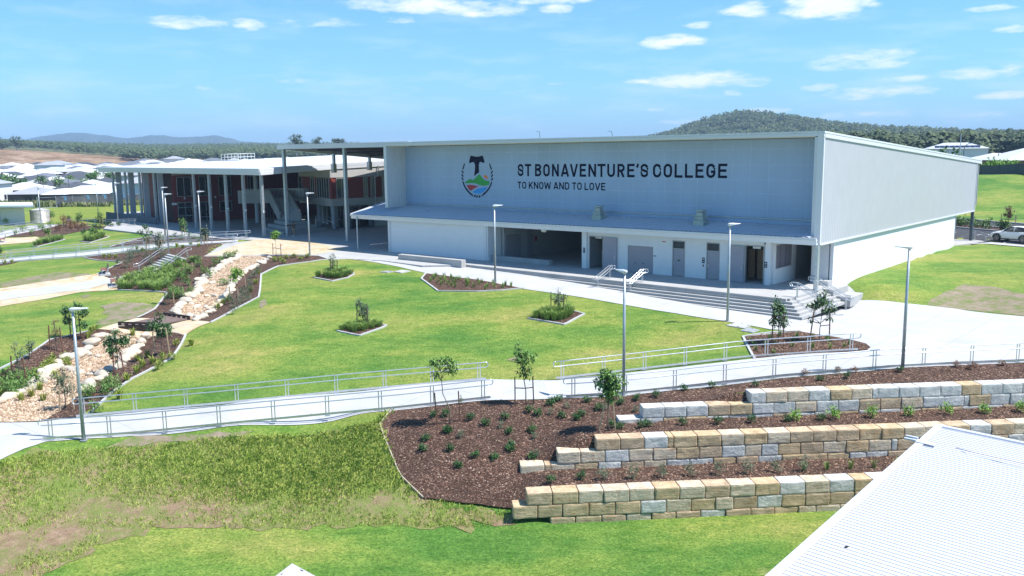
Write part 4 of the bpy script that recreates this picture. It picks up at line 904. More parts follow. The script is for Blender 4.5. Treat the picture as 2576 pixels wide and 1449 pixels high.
# ---------------------------------------------------------------- handrails
def resample(pts,step):
    r=[];acc=0
    tot=[0]
    for p,q in zip(pts,pts[1:]): tot.append(tot[-1]+(q-p).length)
    n=max(1,round(tot[-1]/step)); 
    for i in range(n+1):
        s=tot[-1]*i/n
        for j in range(len(pts)-1):
            if s<=tot[j+1]+1e-6: r.append(pts[j].lerp(pts[j+1],(s-tot[j])/max(1e-6,tot[j+1]-tot[j]))); break
    return r
M_rail=mat('brushed_galvanised_rail',(.62,.64,.67),.3,.75,var=.08,scale=5)
def handrail(name,pts,label,group,H=.98,h2=.72,step=2.35,loop0=True,loop1=True,inset=.35,r=.026,kerb=True,z0=.03,twin=.07):
    t=thing(name,pts[0],label,'handrail',group)
    fine=resample(pts,.8); d0=(fine[0]-fine[1]).normalized(); d1=(fine[-1]-fine[-2]).normalized(); Zv=Vector((0,0,1))
    top=[p+Zv*H for p in fine]; low=[p+Zv*h2 for p in fine]; rr=(H-h2)/2
    path=list(top)
    b=MB()
    def loop(c,d): return [c+Zv*(rr*math.cos(a))+d*(rr*math.sin(a)) for a in [math.pi*i/8 for i in range(0,9)]]
    full=top+ (loop(fine[-1]+Zv*(H+h2)/2,d1)[1:-1] if loop1 else []) 
    if loop1: full=full+low[::-1]
    else: b.tube(low,r,8)
    if loop0: full=loop(fine[0]+Zv*(H+h2)/2,d0)[::-1][1:-1]+full if not loop1 else loop(fine[0]+Zv*(H+h2)/2,d0)[::-1][:-1][0:0]+full+loop(fine[0]+Zv*(H+h2)/2,d0)[::-1][1:]
    b.tube(full,r,8,caps=True); b.build('rail',M_rail,t,smooth=True)
    L=sum((q-p).length for p,q in zip(fine,fine[1:]))
    core=resample([fine[0].lerp(fine[1],min(1,inset/.8))]+fine[1:-1]+[fine[-1].lerp(fine[-2],min(1,inset/.8))],step)
    for i,p in enumerate(core):
        d=(core[min(i+1,len(core)-1)]-core[max(i-1,0)]); d.z=0; d.normalize(); s=Vector((-d.y,d.x,0)); m_=MB()
        for k in (-1,1): q=p+d*(twin*k); m_.bar(q+Zv*z0,q+Zv*(H-.03),.045,.012,up=s)
        m_.bar(p-d*.12+Zv*(z0+.01),p+d*.12+Zv*(z0+.01),.12,.02); m_.bar(p-d*(twin+.02)+Zv*(h2+.0),p+d*(twin+.02)+Zv*(h2+.0),.03,.03); m_.build('post',M_rail,t)
    if kerb:
        k_=MB(); q=[p+Zv*.13 for p in fine]
        for p_,q_ in zip(q,q[1:]): k_.bar(p_,q_,.02,.10)
        k_.build('kerb_rail',M_rail,t)
    return t
def TL(pts): return [T(x,y) for x,y in pts]
grp='galvanised handrails along the garden ramps'
handrail('handrail',TL([(192,1053),(560,1020),(880,988),(1222,958)]),'lawn side galvanised handrail of the long lower left ramp',grp)
handrail('handrail',TL([(108,1110),(330,1096),(600,1069),(1000,1031),(1234,1005)]),'outer galvanised handrail of the lower left ramp above the rough grass',grp)
handrail('handrail',TL([(1398,957),(1560,939),(1870,903),(2158,884)]),'lawn side handrail of the right ramp, crossing in front of two staked trees',grp)
handrail('handrail',TL([(1424,1003),(1568,994),(1700,980),(1960,951),(2230,928),(2400,919),(2576,912),(2680,904)]),'outer handrail of the right ramp running above the top terrace',grp,loop1=False)
handrail('handrail',TL([(-60,672),(0,664),(66,657),(211,647),(377,629),(430,623),(596,611)]),'near handrail of the upper left ramp beside the small lawn',grp,loop0=False,r=.03)
handrail('handrail',TL([(20,652),(196,637),(377,618),(520,606),(628,601)]),'far handrail of the upper left ramp ending near the dark columns',grp,r=.03)
handrail('handrail',TL([(264,569),(300,568.5),(342,568)]),'short handrail in front of the slatted ramp wall','handrails near the water tank',step=2.0)
handrail('handrail',TL([(-40,588),(0,584),(50,577),(112,569)]),'handrail on the path below the small white block','handrails near the water tank',step=2.4,loop0=False)
handrail('handrail',TL([(-40,597),(0,592),(60,583),(112,573)]),'nearer handrail on the path below the small white block','handrails near the water tank',step=2.4,loop0=False)
handrail('handrail',TL([(170,567),(215,566),(243,566)]),'short handrail above the terrace bed behind the saplings','handrails near the water tank',step=1.8)
# stair rails
def stair_rail(pa,za,pb,zb,label,group,r=.024,nrail=2,H=.95,gap=.26,plat=.35):
    A_=Vector((pa.x,pa.y,za)); B_=Vector((pb.x,pb.y,zb)); d=(B_-A_); d.z=0; d.normalize(); Zv=Vector((0,0,1)); t=thing('handrail',A_,label,'handrail',group)
    b=MB(); T1=[A_-d*plat+Zv*H,A_+Zv*H,B_+Zv*H,B_+d*plat+Zv*H]; T2=[p-Zv*gap for p in T1]; rr=gap/2
    def loop(c,dd): return [c+Zv*(rr*math.cos(a))+dd*(rr*math.sin(a)) for a in [math.pi*i/6 for i in range(1,6)]]
    full=T1+loop(T1[-1]-Zv*rr,d)+T2[::-1]+loop(T1[0]-Zv*rr,-d)[::-1]+[T1[0]]
    for off in ((-.12,.12) if nrail==2 else (0,)):
        s=Vector((-d.y,d.x,0))*off; b.tube([p+s for p in full],r,8)
    b.build('rail',M_rail,t,smooth=True)
    for P_ in (A_,B_):
        m_=MB(); s=Vector((-d.y,d.x,0))
        for k in (-1,1): m_.bar(P_+s*.06*k,P_+s*.06*k+Zv*(H-gap),.05,.014,up=s) 
        m_.bar(P_-d*.1+Zv*.01,P_+d*.1+Zv*.01,.2,.02); m_.bar(P_-s*.14+Zv*(H-gap),P_+s*.14+Zv*(H-gap),.03,.03); m_.bar(P_+Zv*(H-gap),P_+Zv*H,.03,.03); m_.build('post',M_rail,t)
    return t
tA=G(1534.6,700,0); fA=G(1504,726,-.62); tB=G(1615.6,710,0); fB=G(1585.6,737,-.68)
stair_rail(tA,0,fA,-.62,'left of the two short handrail pairs on the wide front steps','handrails on the hall steps')
stair_rail(tB,0,fB,-.68,'right of the two short handrail pairs on the wide front steps','handrails on the hall steps')
tC=G(2006.7,746.6,0); tD=G(2051,729,0); 
stair_rail(F1(-.2,-3.7),0,F1(-2.4,-3.9),-1.0,'nearer handrail pair on the steps at the hall corner','handrails at the hall corner')
stair_rail(F1(-.1,-.4),0,F1(-2.4,-.9),-1.0,'handrail pair on the corner steps next to the galvanised post','handrails at the hall corner')
# garden stairs on the left
sT=[T(425,641),T(472,652)]; sB=[T(350,683),T(402,690)]; n=10; b=MB()
zt_,zb_=.0,-1.42
for i in range(n):
    f0=i/n; f1=(i+1)/n; z=zt_+(zb_-zt_)*(i+1)/n+.05
    p=[sT[0].lerp(sB[0],f0),sT[1].lerp(sB[1],f0),sT[1].lerp(sB[1],f1),sT[0].lerp(sB[0],f1)]
    b.prism([(q.x,q.y) for q in p],z-.6,z+.1)
tag(b.build('garden_steps',M_conc),'flight of concrete steps climbing through the planted bank on the left','steps')
stair_rail(sB[0].lerp(sB[1],.0),-1.42,sT[0],0.1,'left galvanised handrail of the garden steps','handrails of the garden steps',nrail=1,r=.03,plat=.5)
stair_rail(sB[0].lerp(sB[1],.95),-1.42,sT[1],0.1,'right galvanised handrail of the garden steps','handrails of the garden steps',nrail=1,r=.03,plat=.5)
# ---------------------------------------------------------------- lamp posts
M_pole=mat('galvanised_pole',(.40,.44,.47),.45,.5,var=.08,scale=3)
M_lampw=mat('pale_lamp_housing',(.70,.73,.76),.35,.2,var=.03)
lamp=thing('lamp_post',(0,0,0),'x','lamp post','tall slim lamp posts around the lawn')
b=MB(); b.tube([(0,0,0),(0,0,5.85)],.085,12,.055); b.build('pole',M_pole,lamp,smooth=True)
b=MB(); b.cyl((0,0),.17,0,.03,12); b.build('base_plate',M_pole,lamp)
b=MB()
prof=[(-.14,.055,.06),(-.05,.10,.085),(.12,.13,.085),(.35,.10,.05),(.55,.06,.03),(.66,.03,.015)]
vs=[]; 
for x,wd_,ht in prof:
    for a in range(8): t_=2*math.pi*a/8; vs.append(Vector((x,wd_*math.cos(t_),5.93+ht*math.sin(t_)+x*.05)))
fs=[(i*8+j,i*8+(j+1)%8,(i+1)*8+(j+1)%8,(i+1)*8+j) for i in range(len(prof)-1) for j in range(8)]+[tuple(range(7,-1,-1)),tuple(range(40,48))]
b.add(vs,fs); b.cyl((0,0),.07,5.82,5.93,10); b.build('lamp_head',M_lampw,lamp,smooth=True)
def put_lamp(x,y,label,z=None,rz=0,first=[True]):
    P_=T(x,y) if z is None else G(x,y,z)
    if first[0]: first[0]=False; o=lamp; o.location=P_; o.rotation_euler[2]=rz; o['label']=label; return o
    return copy_tree(lamp,P_,rz,label)
put_lamp(1568.5,996,'lamp post between the two ramps, its base in the mulch slope',rz=2.2)
put_lamp(1830,808,'lamp post at the lawn edge in front of the corner steps',rz=.1)
put_lamp(2270,930,'rightmost lamp post, rising from the mulch above the top wall',rz=3.0)
put_lamp(211,1108,'tall near lamp post at the lower left end of the ramp',rz=.15)
put_lamp(1246,712,'lamp post in the long mulch bed before the white hall wall',rz=.1)
put_lamp(779.5,641,'lamp post beside the person with the tripod',z=0,rz=.1)
put_lamp(425,639,'lamp post standing at the top of the garden steps',z=-.05,rz=.1)
put_lamp(507,619,'lamp post in front of the dark columns near the ramp end',z=-.15,rz=.1)
put_lamp(416,596,'lamp post behind another at the edge of the paved court',z=0,rz=.1)
put_lamp(298,565,'lamp post in front of the slatted ramp wall',z=0,rz=.1)
put_lamp(104,569,'lamp post beside the corrugated water tank',z=-.85,rz=.1)
put_lamp(248,548,'slim lamp post beyond the saplings at the sports field edge',z=-.8,rz=2.9)
# ---------------------------------------------------------------- two storey college building behind the paved court
M_red=mat('dark_red_panel',(.20,.032,.027),.6,var=.08,scale=1.5)
M_red2=mat('brick_red_panel',(.27,.045,.035),.6,var=.06,scale=1.5)
M_grend=mat('grey_render',(.50,.49,.47),.8,var=.04,scale=.8)
M_fin=mat('pale_grey_fin',(.46,.48,.52),.7,var=.04)
M_wframe=mat('silver_window_frame',(.50,.50,.50),.4,.3)
col=thing('college_building',F2(30,10,0),'two storey building with dark red walls, a white roof and tall slender columns','building')
def cr(b_): return 8.12+.036*(b_+.7)
b=MB(); P=[(57,-.9),(-1.1,-.9),(3.5,11.2),(3.5,46),(57,46)]
vt=[F2(a,bb,cr(bb)) for a,bb in P]; vb=[F2(a,bb,cr(bb)-.1) for a,bb in P]; n=5
b.add(vt+vb,[tuple(range(4,-1,-1)),tuple(range(5,10))]+[(i,(i+1)%n,n+(i+1)%n,n+i) for i in range(n)]); b.build('roof',ribbed('white_metal_roof_across',(.68,.69,.71),.4,A2,.02,.4),col)
b=MB(); 
for (a0,b0),(a1,b1) in (((57,-.85),(-1,-.85)),((-1.05,-.8),(3.45,11.2)),((3.45,11.2),(3.45,46)),((57,-.8),(57,46))):
    b.bar(F2(a0,b0,cr(b0)-.27),F2(a1,b1,cr(b1)-.27),.12,.33); b.bar(F2(a0,b0+.12,cr(b0)-.6),F2(a1,b1+.12,cr(b1)-.6),.10,.34)
b.build('fascia',M_trim,col)
b=MB(); P2=[(56.8,-.7),(-.8,-.7),(3.6,11.2),(3.6,46),(56.8,46)]; b.add([F2(a,bb,cr(bb)-.72) for a,bb in P2],[(0,1,2,3,4)]); b.build('soffit',mat('shaded_soffit',(.30,.28,.24),.8,var=.05),col)
for a in (0.15,5,10,15,20,34.4,40.4,46.7,52.5):
    t=MB()
    for off in (-.16,.16): t.bar(F2(a+off,0,0),F2(a+off,0,7.75),.13,.26,up=B2)
    t.bar(F2(a,0,.15),F2(a,0,7.7),.2,.06,up=B2); t.build('column',M_steel,col)
for a in (33.4,39.3,45.6,51.4):
    t=MB(); t.box(F2,a+.45,a+.75,.3,1.12,0,7.5); t.build('fin_panel',M_fin,col)
for a in (20,15,10,5,.2):
    t=MB(); t.box(F2,a-.35,a-.25,-.1,.1,2.9,3.15); t.build('wall_lamp',mat('white_plastic'),col)
# red wall facing the court
PR=F2(32.3,0); 
def OR(x,y): # photo px in the 560..1160 close-up
    p=onp((560+x/4.2617)/1.5901,(640+y/4.2617)/1.5901,PR,A2); return ab2(p)[1],p.z
b=MB(); b.box(F2,32.3,32.6,1.9,34,0,7.45); b.box(F2,32.6,45,1.9,2.2,0,7.45); b.box(F2,3.6,32.3,33.7,34,0,7.6); b.build('red_wall',M_red,col)
b=MB(); b.box(F2,33.0,56,16,16.3,3.3,3.8); b.build('upper_floor',M_grend,col)
b=MB(); b.box(F2,32.15,32.295,1.8,34,6.95,7.45); b.build('soffit_band',mat('cream_band',(.45,.41,.33),.7),col)
def rwin(x0,y0,x1,y1,mull=(),hm=(),name='window',door=False):
    (b0,z1),(b1,z0)=OR(x0,y0),OR(x1,y1); 
    if b1<b0: b0,b1=b1,b0
    g=MB(); g.box(F2,32.24,32.297,b0,b1,z0,z1); o=g.build(name,M_glass,col)
    f=MB(); w_=.09
    f.box(F2,32.18,32.239,b0-w_,b0,z0-w_,z1+w_); f.box(F2,32.18,32.239,b1,b1+w_,z0-w_,z1+w_); f.box(F2,32.18,32.239,b0,b1,z1,z1+w_); f.box(F2,32.18,32.239,b0,b1,z0-w_,z0)
    for m_ in mull: bb=b0+(b1-b0)*m_; f.box(F2,32.19,32.238,bb-.04,bb+.04,z0,z1)
    for m_ in hm: zz=z0+(z1-z0)*m_; f.box(F2,32.185,32.2385,b0,b1,zz-.05,zz+.05)
    f.build('window_frame',M_wframe,o); return o
rwin(620,300,870,610,(.5,)); rwin(1000,280,1200,600,(.55,)); rwin(1335,280,1550,590,(.5,)); rwin(1830,280,1935,575,(.4,))
rwin(645,735,900,1050,(.5,),(.33,.76),'glass_door'); rwin(1025,720,1215,1020,(.55,),(.2,)); rwin(1355,710,1560,855,(.5,)); rwin(2160,700,2270,970,(.5,)) 
for x,y in ((755,652),(1278,632)): 
    bb,zz=OR(x,y); b=MB(); b.box(F2,32.1,32.25,bb-.08,bb+.08,zz-.15,zz+.15); b.build('wall_lamp',mat('white_plastic'),col)
bb,zz=OR(585,750); b=MB(); b.box(F2,32.22,32.29,bb-.35,bb+.35,zz-.16,zz+.16); b.build('wall_sign',mat('sign_white'),col)
# slatted screen left of the red wall and the open frame behind the fins
b=MB()
for i in range(14): b.box(F2,32.7+i*.5,32.78+i*.5,1.65,1.85,.2,7.4)
b.build('timber_slat_screen',mat('dark_bronze_slat',(.10,.06,.05),.6),col)
b=MB()
for a in np.arange(40.2,57,1.9): b.box(F2,a,a+.14,6.2,6.35,2.2,7.4)
for z in (2.2,4.5,7.2): b.box(F2,40.2,57,6.2,6.34,z,z+.14)
b.build('dark_window_grid',mat('dark_bronze_frame',(.03,.028,.03),.5),col)
# ramp wall with slats
w0_=[onp((0+x/2.5156)/1.5901,(480+y/2.5156)/1.5901,F2(0,-1.4),B2) for x,y in ((1068,925),(1068,1055),(1570,1040),(1570,985))]
b=MB(); v=[Vector(p) for p in w0_]; v=[v[0],Vector((v[1].x,v[1].y,-.6)),Vector((v[2].x,v[2].y,-.1)),Vector((v[3].x,v[3].y,v[3].z))]; b.add(v+[p+B2*.15 for p in v],[(0,1,2,3),(7,6,5,4),(0,4,5,1),(1,5,6,2),(2,6,7,3),(3,7,4,0)]); b.build('ramp_wall',mat('slate_concrete',(.11,.14,.17),.8,var=.1),col)
b=MB()
for i in range(46):
    f=i/45; p=v[0].lerp(v[3],f); q=v[1].lerp(v[2],f); b.bar(p-B2*.03,Vector((p.x,p.y,p.z-1.0))-B2*.03,.05,.03)
b.build('ramp_balustrade',mat('blue_grey_metal',(.20,.25,.29),.5,.4),col)
# block on the right with red panels
def GLW(x,y): return ((960+x/4.2617)/1.5901,(640+y/4.2617)/1.5901)
PBf=(F2(3.5,11.2),F2(16.4,13.6)); fd=(PBf[1]-PBf[0]).normalized(); fn=Vector((fd.y,-fd.x,0)); 
if fn.dot(B2)>0: fn=-fn
def FL(s,d,z): return PBf[0]+fd*s-fn*d+Vector((0,0,z))     # front-left face: s along, d inward
def FRt(s,d,z): return F2(3.5+d,11.2+s,z)                    # right face: s away from the corner
def onFL(x,y): p=onp(*GLW(x,y),PBf[0],fn); return (p-PBf[0]).dot(fd),p.z
def onFR(x,y): p=onp(*GLW(x,y),F2(3.5,11.2),A2); return ab2(p)[1]-11.2,p.z
b=MB(); b.box(FL,0,13,.02,.3,3.0,3.95); b.box(FL,0,13,.02,.3,6.72,8.1); b.box(FRt,-.0,35,.0,.3,3.0,3.95); b.box(FRt,0,35,0,.3,6.72,8.45); b.box(FRt,8.0,35,.001,.3,3.95,6.72); b.box(FRt,6.8,35,.3,.6,0,3.0); b.build('rendered_wall',M_grend,col)
b=MB(); b.box(FL,.0,13,.10,.3,3.951,6.719); b.box(FRt,0.1,7.9,.08,.3,3.951,6.719); b.build('red_panel',M_red2,col)
def fwin(T_,s0,s1,z0,z1,mull=(),hm=(),name='window'):
    if s1<s0: s0,s1=s1,s0
    g=MB(); g.box(T_,s0,s1,.03,.09,z0,z1); o=g.build(name,M_glass,col); f=MB(); w_=.07
    f.box(T_,s0-w_,s0,-.04,.095,z0,z1); f.box(T_,s1,s1+w_,-.04,.095,z0,z1); f.box(T_,s0,s1,-.03,.029,z1-w_,z1); f.box(T_,s0,s1,-.03,.029,z0,z0+w_)
    for m_ in mull: s=s0+(s1-s0)*m_; f.box(T_,s-.035,s+.035,-.035,.0295,z0+w_,z1-w_)
    for m_ in hm: z=z0+(z1-z0)*m_; f.box(T_,s0,s1,-.02,.0285,z-.03,z+.03)
    f.build('window_frame',M_wframe,o)
for x0,x1,m_ in ((1205,1265,(.5,)),(1310,1510,(.2,.4,.6,.8)),(1000,1055,())):
    s0,_=onFL(x0,450); s1,_=onFL(x1,450); fwin(FL,s0,s1,4.0,6.65,m_,(.7,) if x0==1000 else ())
for x0,x1,m_ in ((1650,1830,(.45,)),(2115,2170,(.5,)),(2235,2295,(.5,))):
    s0,_=onFR(x0,450); s1,_=onFR(x1,450); fwin(FRt,s0,s1,4.0,6.65,m_)
# ground floor: recessed glazing, pale piers and round columns
b=MB(); b.box(FL,-1,13,2.6,2.7,0,3.0); b.box(FRt,2.5,30,1.9,2.0,0,3.0); b.build('shopfront_glazing',M_glass,col)
for s in (.3,1.0,4.6,5.8,8.6,9.7,12.2):
    b=MB(); b.box(FL,s,s+(.9 if s in (1.0,5.8,9.7) else .12),2.3,2.599,0,3.0); b.build('pier',M_grend,col)
for s in (3.2,5.2,7.6,10,12.5):
    b=MB(); b.box(FRt,s,s+(.8 if s==3.2 else .1),1.6,1.899,0,3.0); b.build('pier',M_grend,col)
b=MB(); b.box(FL,0,13,2.5,2.599,1.0,1.08); b.box(FRt,3,20,1.8,1.899,1.0,1.08); b.build('push_rail',M_wframe,col)
b=MB(); b.add([FL(0,.3,2.99),FL(13,.3,2.99),FL(13,6,2.99),FL(0,6,2.99)],[(0,1,2,3)]); b.build('ground_floor_soffit',mat('shaded_soffit'),col)
for a,bb,z1,r_ in ((4.4,12.0,3.0,.30),(10.3,13.3,3.0,.30),(5.0,18.1,3.0,.3),(22.2,10.0,7.3,.33)):
    b=MB(); b.cyl(F2(a,bb),r_,0,z1,16); b.build('round_column',M_fin,col,smooth=False)
b=MB(); p=[F2(3.3,18.5,8.2),F2(3.3,18.5,6.9),F2(3.3,17.9,6.6),F2(3.3,17.9,3.0),F2(3.3,17.6,2.6),F2(3.3,17.6,1.5)]; b.tube(p,.07,8); b.build('downpipe',mat('pale_downpipe',(.6,.6,.58),.5),col)
for x,y in ((1215,678),(1435,705)): 
    s,z=onFL(x,y); b=MB(); b.box(FL,s-.25,s+.25,-.12,.015,z-.08,z+.08); b.build('wall_lamp',M_frame,col)
# stair, landing, tiered plinths
st=thing('external_stair',F2(8,8,0),'broad concrete stair with solid balustrades climbing to the upper floor of the court','staircase')
fl_,fr_=F2(7.9,6.2,1.35),F2(4.3,7.15,1.35)
def atx(x,dep): d=ray(x,560); d.z=0; return Vector((d.x*dep/d.y,dep,0))
dh=max(fl_.y,fr_.y)+4.6; hl=atx(683,dh); hr=atx(729,dh+.3); ux=((hl+hr)/2-(fl_+fr_)/2); ux.z=0; ux.normalize(); lv=(hl-hr); lv.z=0; lv.normalize()
b=MB(); n=15
for i in range(n):
    f0,f1=i/n,(i+1)/n; z=1.35+(4.0-1.35)*(i+1)/n
    b.prism([fl_.lerp(hl,f0),fr_.lerp(hr,f0),fr_.lerp(hr,f1),fl_.lerp(hl,f1)],z-.55,z)
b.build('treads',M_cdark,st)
for q0,q1 in ((fl_,hl),(fr_,hr)):
    b=MB(); s=Vector((-ux.y,ux.x,0))*.12; v=[Vector((q0.x,q0.y,.9)),Vector((q0.x,q0.y,2.4)),Vector((q1.x,q1.y,5.05)),Vector((q1.x,q1.y,3.3))]
    b.add([p+s for p in v]+[p-s for p in v],[(0,1,2,3),(7,6,5,4),(0,4,5,1),(1,5,6,2),(2,6,7,3),(3,7,4,0)]); b.build('balustrade',M_cdark,st)
e0=hl+lv*4.2; e1=hr-lv*2.2; dp_=Vector((0,3.2,0))
b=MB(); b.prism([e0,e1,e1+dp_,e0+dp_],3.55,4.0); b.build('landing',M_cdark,st)
b=MB(); v=[Vector((hl.x,hl.y,3.3)),Vector((hl.x,hl.y,5.05)),Vector((e0.x,e0.y,5.05)),Vector((e0.x,e0.y,3.3))]; s_=Vector((0,.1,0))
b.add([p-s_ for p in v]+[p+s_ for p in v],[(0,1,2,3),(7,6,5,4),(0,4,5,1),(1,5,6,2),(2,6,7,3),(3,7,4,0)]); b.build('landing_wall',M_cdark,st)
b=MB()
for a_,c_ in ((hr,e1),(e1,e1+dp_),(e0+dp_,e1+dp_)):
    k=int((c_-a_).length/.17)
    for i in range(k+1): p=a_.lerp(c_,i/k); b.bar(Vector((p.x,p.y,4.0)),Vector((p.x,p.y,5.1)),.04,.05)
    b.bar(Vector((a_.x,a_.y,5.1)),Vector((c_.x,c_.y,5.1)),.06,.06)
b.build('bar_balustrade',M_steel,st)
def tier(z0,z1,pts,lab):
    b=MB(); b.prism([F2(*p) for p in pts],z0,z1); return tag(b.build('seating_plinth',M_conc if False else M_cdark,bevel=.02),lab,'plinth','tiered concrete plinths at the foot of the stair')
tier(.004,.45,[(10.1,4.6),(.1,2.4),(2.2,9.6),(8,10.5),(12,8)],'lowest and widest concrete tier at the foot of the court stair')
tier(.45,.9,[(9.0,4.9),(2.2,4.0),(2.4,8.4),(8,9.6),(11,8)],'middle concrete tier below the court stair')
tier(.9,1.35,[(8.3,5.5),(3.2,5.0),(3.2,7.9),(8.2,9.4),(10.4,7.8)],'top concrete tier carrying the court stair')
b=MB(); b.tube([F2(3.0,8.6,.95),F2(3.0,8.6,1.9),F2(1.4,9.6,1.3),F2(.9,10,1.0)],.04,8); b.tube([F2(2.6,8.3,.95),F2(2.6,8.3,1.6),F2(1.2,9.3,1.0)],.04,8); tag(b.build('handrail',M_rail),'short curved handrail beside the tiers of the court stair','handrail')
# roof access platform rail
t=thing('roof_access_rail',F2(48,20,cr(20)),'white guard rail cage standing on the roof of the red walled building','guard rail')
def ORf(x,y): 
    return None
c=[onp(x,y,F2(0,19.5),B2) for x,y in ((557,402),(600,400))]
aL=ab2(c[0])[0]; aR=ab2(c[1])[0]
b=MB()
for bb in (19.5,22.5):
    for i in range(6): a=aL+(aR-aL)*i/5; b.bar(F2(a,bb,cr(bb)),F2(a,bb,cr(bb)+1.2),.06,.06)
    for z in (.65,1.2): b.bar(F2(aL,bb,cr(bb)+z),F2(aR,bb,cr(bb)+z),.06,.06)
for a in (aL,aR):
    for z in (.65,1.2): b.bar(F2(a,19.5,cr(19.5)+z),F2(a,22.5,cr(22.5)+z),.06,.06)
b.build('rail',mat('white_rail',(.8,.8,.8),.4),t)
b=MB(); b.box(F2,aR,aL,19.5,22.5,cr(19.5)+.02,cr(19.5)+.1); b.build('walkway',M_trim,t)
# ---------------------------------------------------------------- plants
def leafmat(name,c1,c2,rough=.5):
    m=bpy.data.materials.new(name); m.use_nodes=True; t=m.node_tree; n=t.nodes; l=t.links; p=n['Principled BSDF']
    oi=n.new('ShaderNodeObjectInfo'); g=n.new('ShaderNodeNewGeometry'); tx=n.new('ShaderNodeTexNoise'); tx.inputs['Scale'].default_value=2.2; l.new(g.outputs['Position'],tx.inputs['Vector'])
    a=n.new('ShaderNodeMath'); a.operation='ADD'; l.new(tx.outputs[0],a.inputs[0]); mu=n.new('ShaderNodeMath'); mu.operation='MULTIPLY_ADD'; l.new(g.outputs['Random Per Island'],mu.inputs[0]); mu.inputs[1].default_value=.5; mu.inputs[2].default_value=-.25; l.new(mu.outputs[0],a.inputs[1])
    r=n.new('ShaderNodeValToRGB'); r.color_ramp.elements[0].position=.25; r.color_ramp.elements[1].position=.75; r.color_ramp.elements[0].color=(*c1,1); r.color_ramp.elements[1].color=(*c2,1); l.new(a.outputs[0],r.inputs[0]); l.new(r.outputs[0],p.inputs['Base Color'])
    p.inputs['Roughness'].default_value=rough; p.inputs['Specular IOR Level'].default_value=.35; 
    MATS[name]=m; return m
L_dark=leafmat('dark_green_leaf',(.03,.08,.022),(.10,.20,.055))
L_mid=leafmat('mid_green_leaf',(.06,.14,.025),(.19,.32,.07))
L_bright=leafmat('bright_green_leaf',(.11,.25,.03),(.28,.46,.07))
L_grey=leafmat('grey_green_leaf',(.07,.11,.06),(.16,.21,.12))
L_brown=leafmat('russet_leaf',(.14,.06,.03),(.28,.15,.08))
L_yel=leafmat('yellow_green_leaf',(.16,.22,.03),(.34,.38,.07))
L_grass=leafmat('tussock_leaf',(.09,.18,.03),(.27,.38,.08))
L_weed=leafmat('weedy_grass_blade',(.17,.27,.035),(.46,.50,.12))
L_gum=leafmat('gum_leaf',(.028,.052,.022),(.105,.135,.055),.8)
M_bark=mat('grey_brown_bark',(.20,.16,.12),.9,var=.25,scale=12,coord='O')
M_stake=mat('red_hardwood_stake',(.22,.10,.06),.8,var=.25,scale=8,coord='O')
M_stake2=mat('pale_pine_stake',(.50,.36,.22),.8,var=.2,scale=8,coord='O')
M_stake3=mat('dark_weathered_stake',(.10,.07,.055),.8,var=.2,scale=8,coord='O')
M_tie=mat('hessian_tie',(.16,.09,.08),.9)
def leaf(mb,p,d,up,L,W_):
    d=d.normalized(); s=d.cross(up); s=s.normalized() if s.length>1e-4 else Vector((1,0,0)); n_=s.cross(d)
    mb.add([p,p+d*L*.45+s*W_*.5+n_*W_*.12,p+d*L,p+d*L*.45-s*W_*.5+n_*W_*.12],[(0,1,2,3)])
def rv(rnd): 
    while True:
        v=Vector((rnd.uniform(-1,1),rnd.uniform(-1,1),rnd.uniform(-1,1)))
        if .05<v.length<1: return v
def crownmesh(rnd,blobs,n,L,W_,droop=.4):
    mb=MB(); tot=sum(r[0]*r[1]*r[2] for c,r in blobs)
    for c,r in blobs:
        k=int(n*r[0]*r[1]*r[2]/tot)+4; tw=max(3,k//7)
        for i in range(tw):
            v=rv(rnd); v=v*(.55+.5*rnd.random()); q=Vector(c)+Vector((v.x*r[0],v.y*r[1],v.z*r[2]))
            for j in range(max(2,k//tw)):
                d=rv(rnd).normalized()+Vector((0,0,-droop))+v*.4; leaf(mb,q+rv(rnd)*L*.7,d,Vector((rnd.uniform(-.4,.4),rnd.uniform(-.4,.4),1)),L*rnd.uniform(.7,1.25),W_*rnd.uniform(.7,1.2))
    return mb
SAP=0
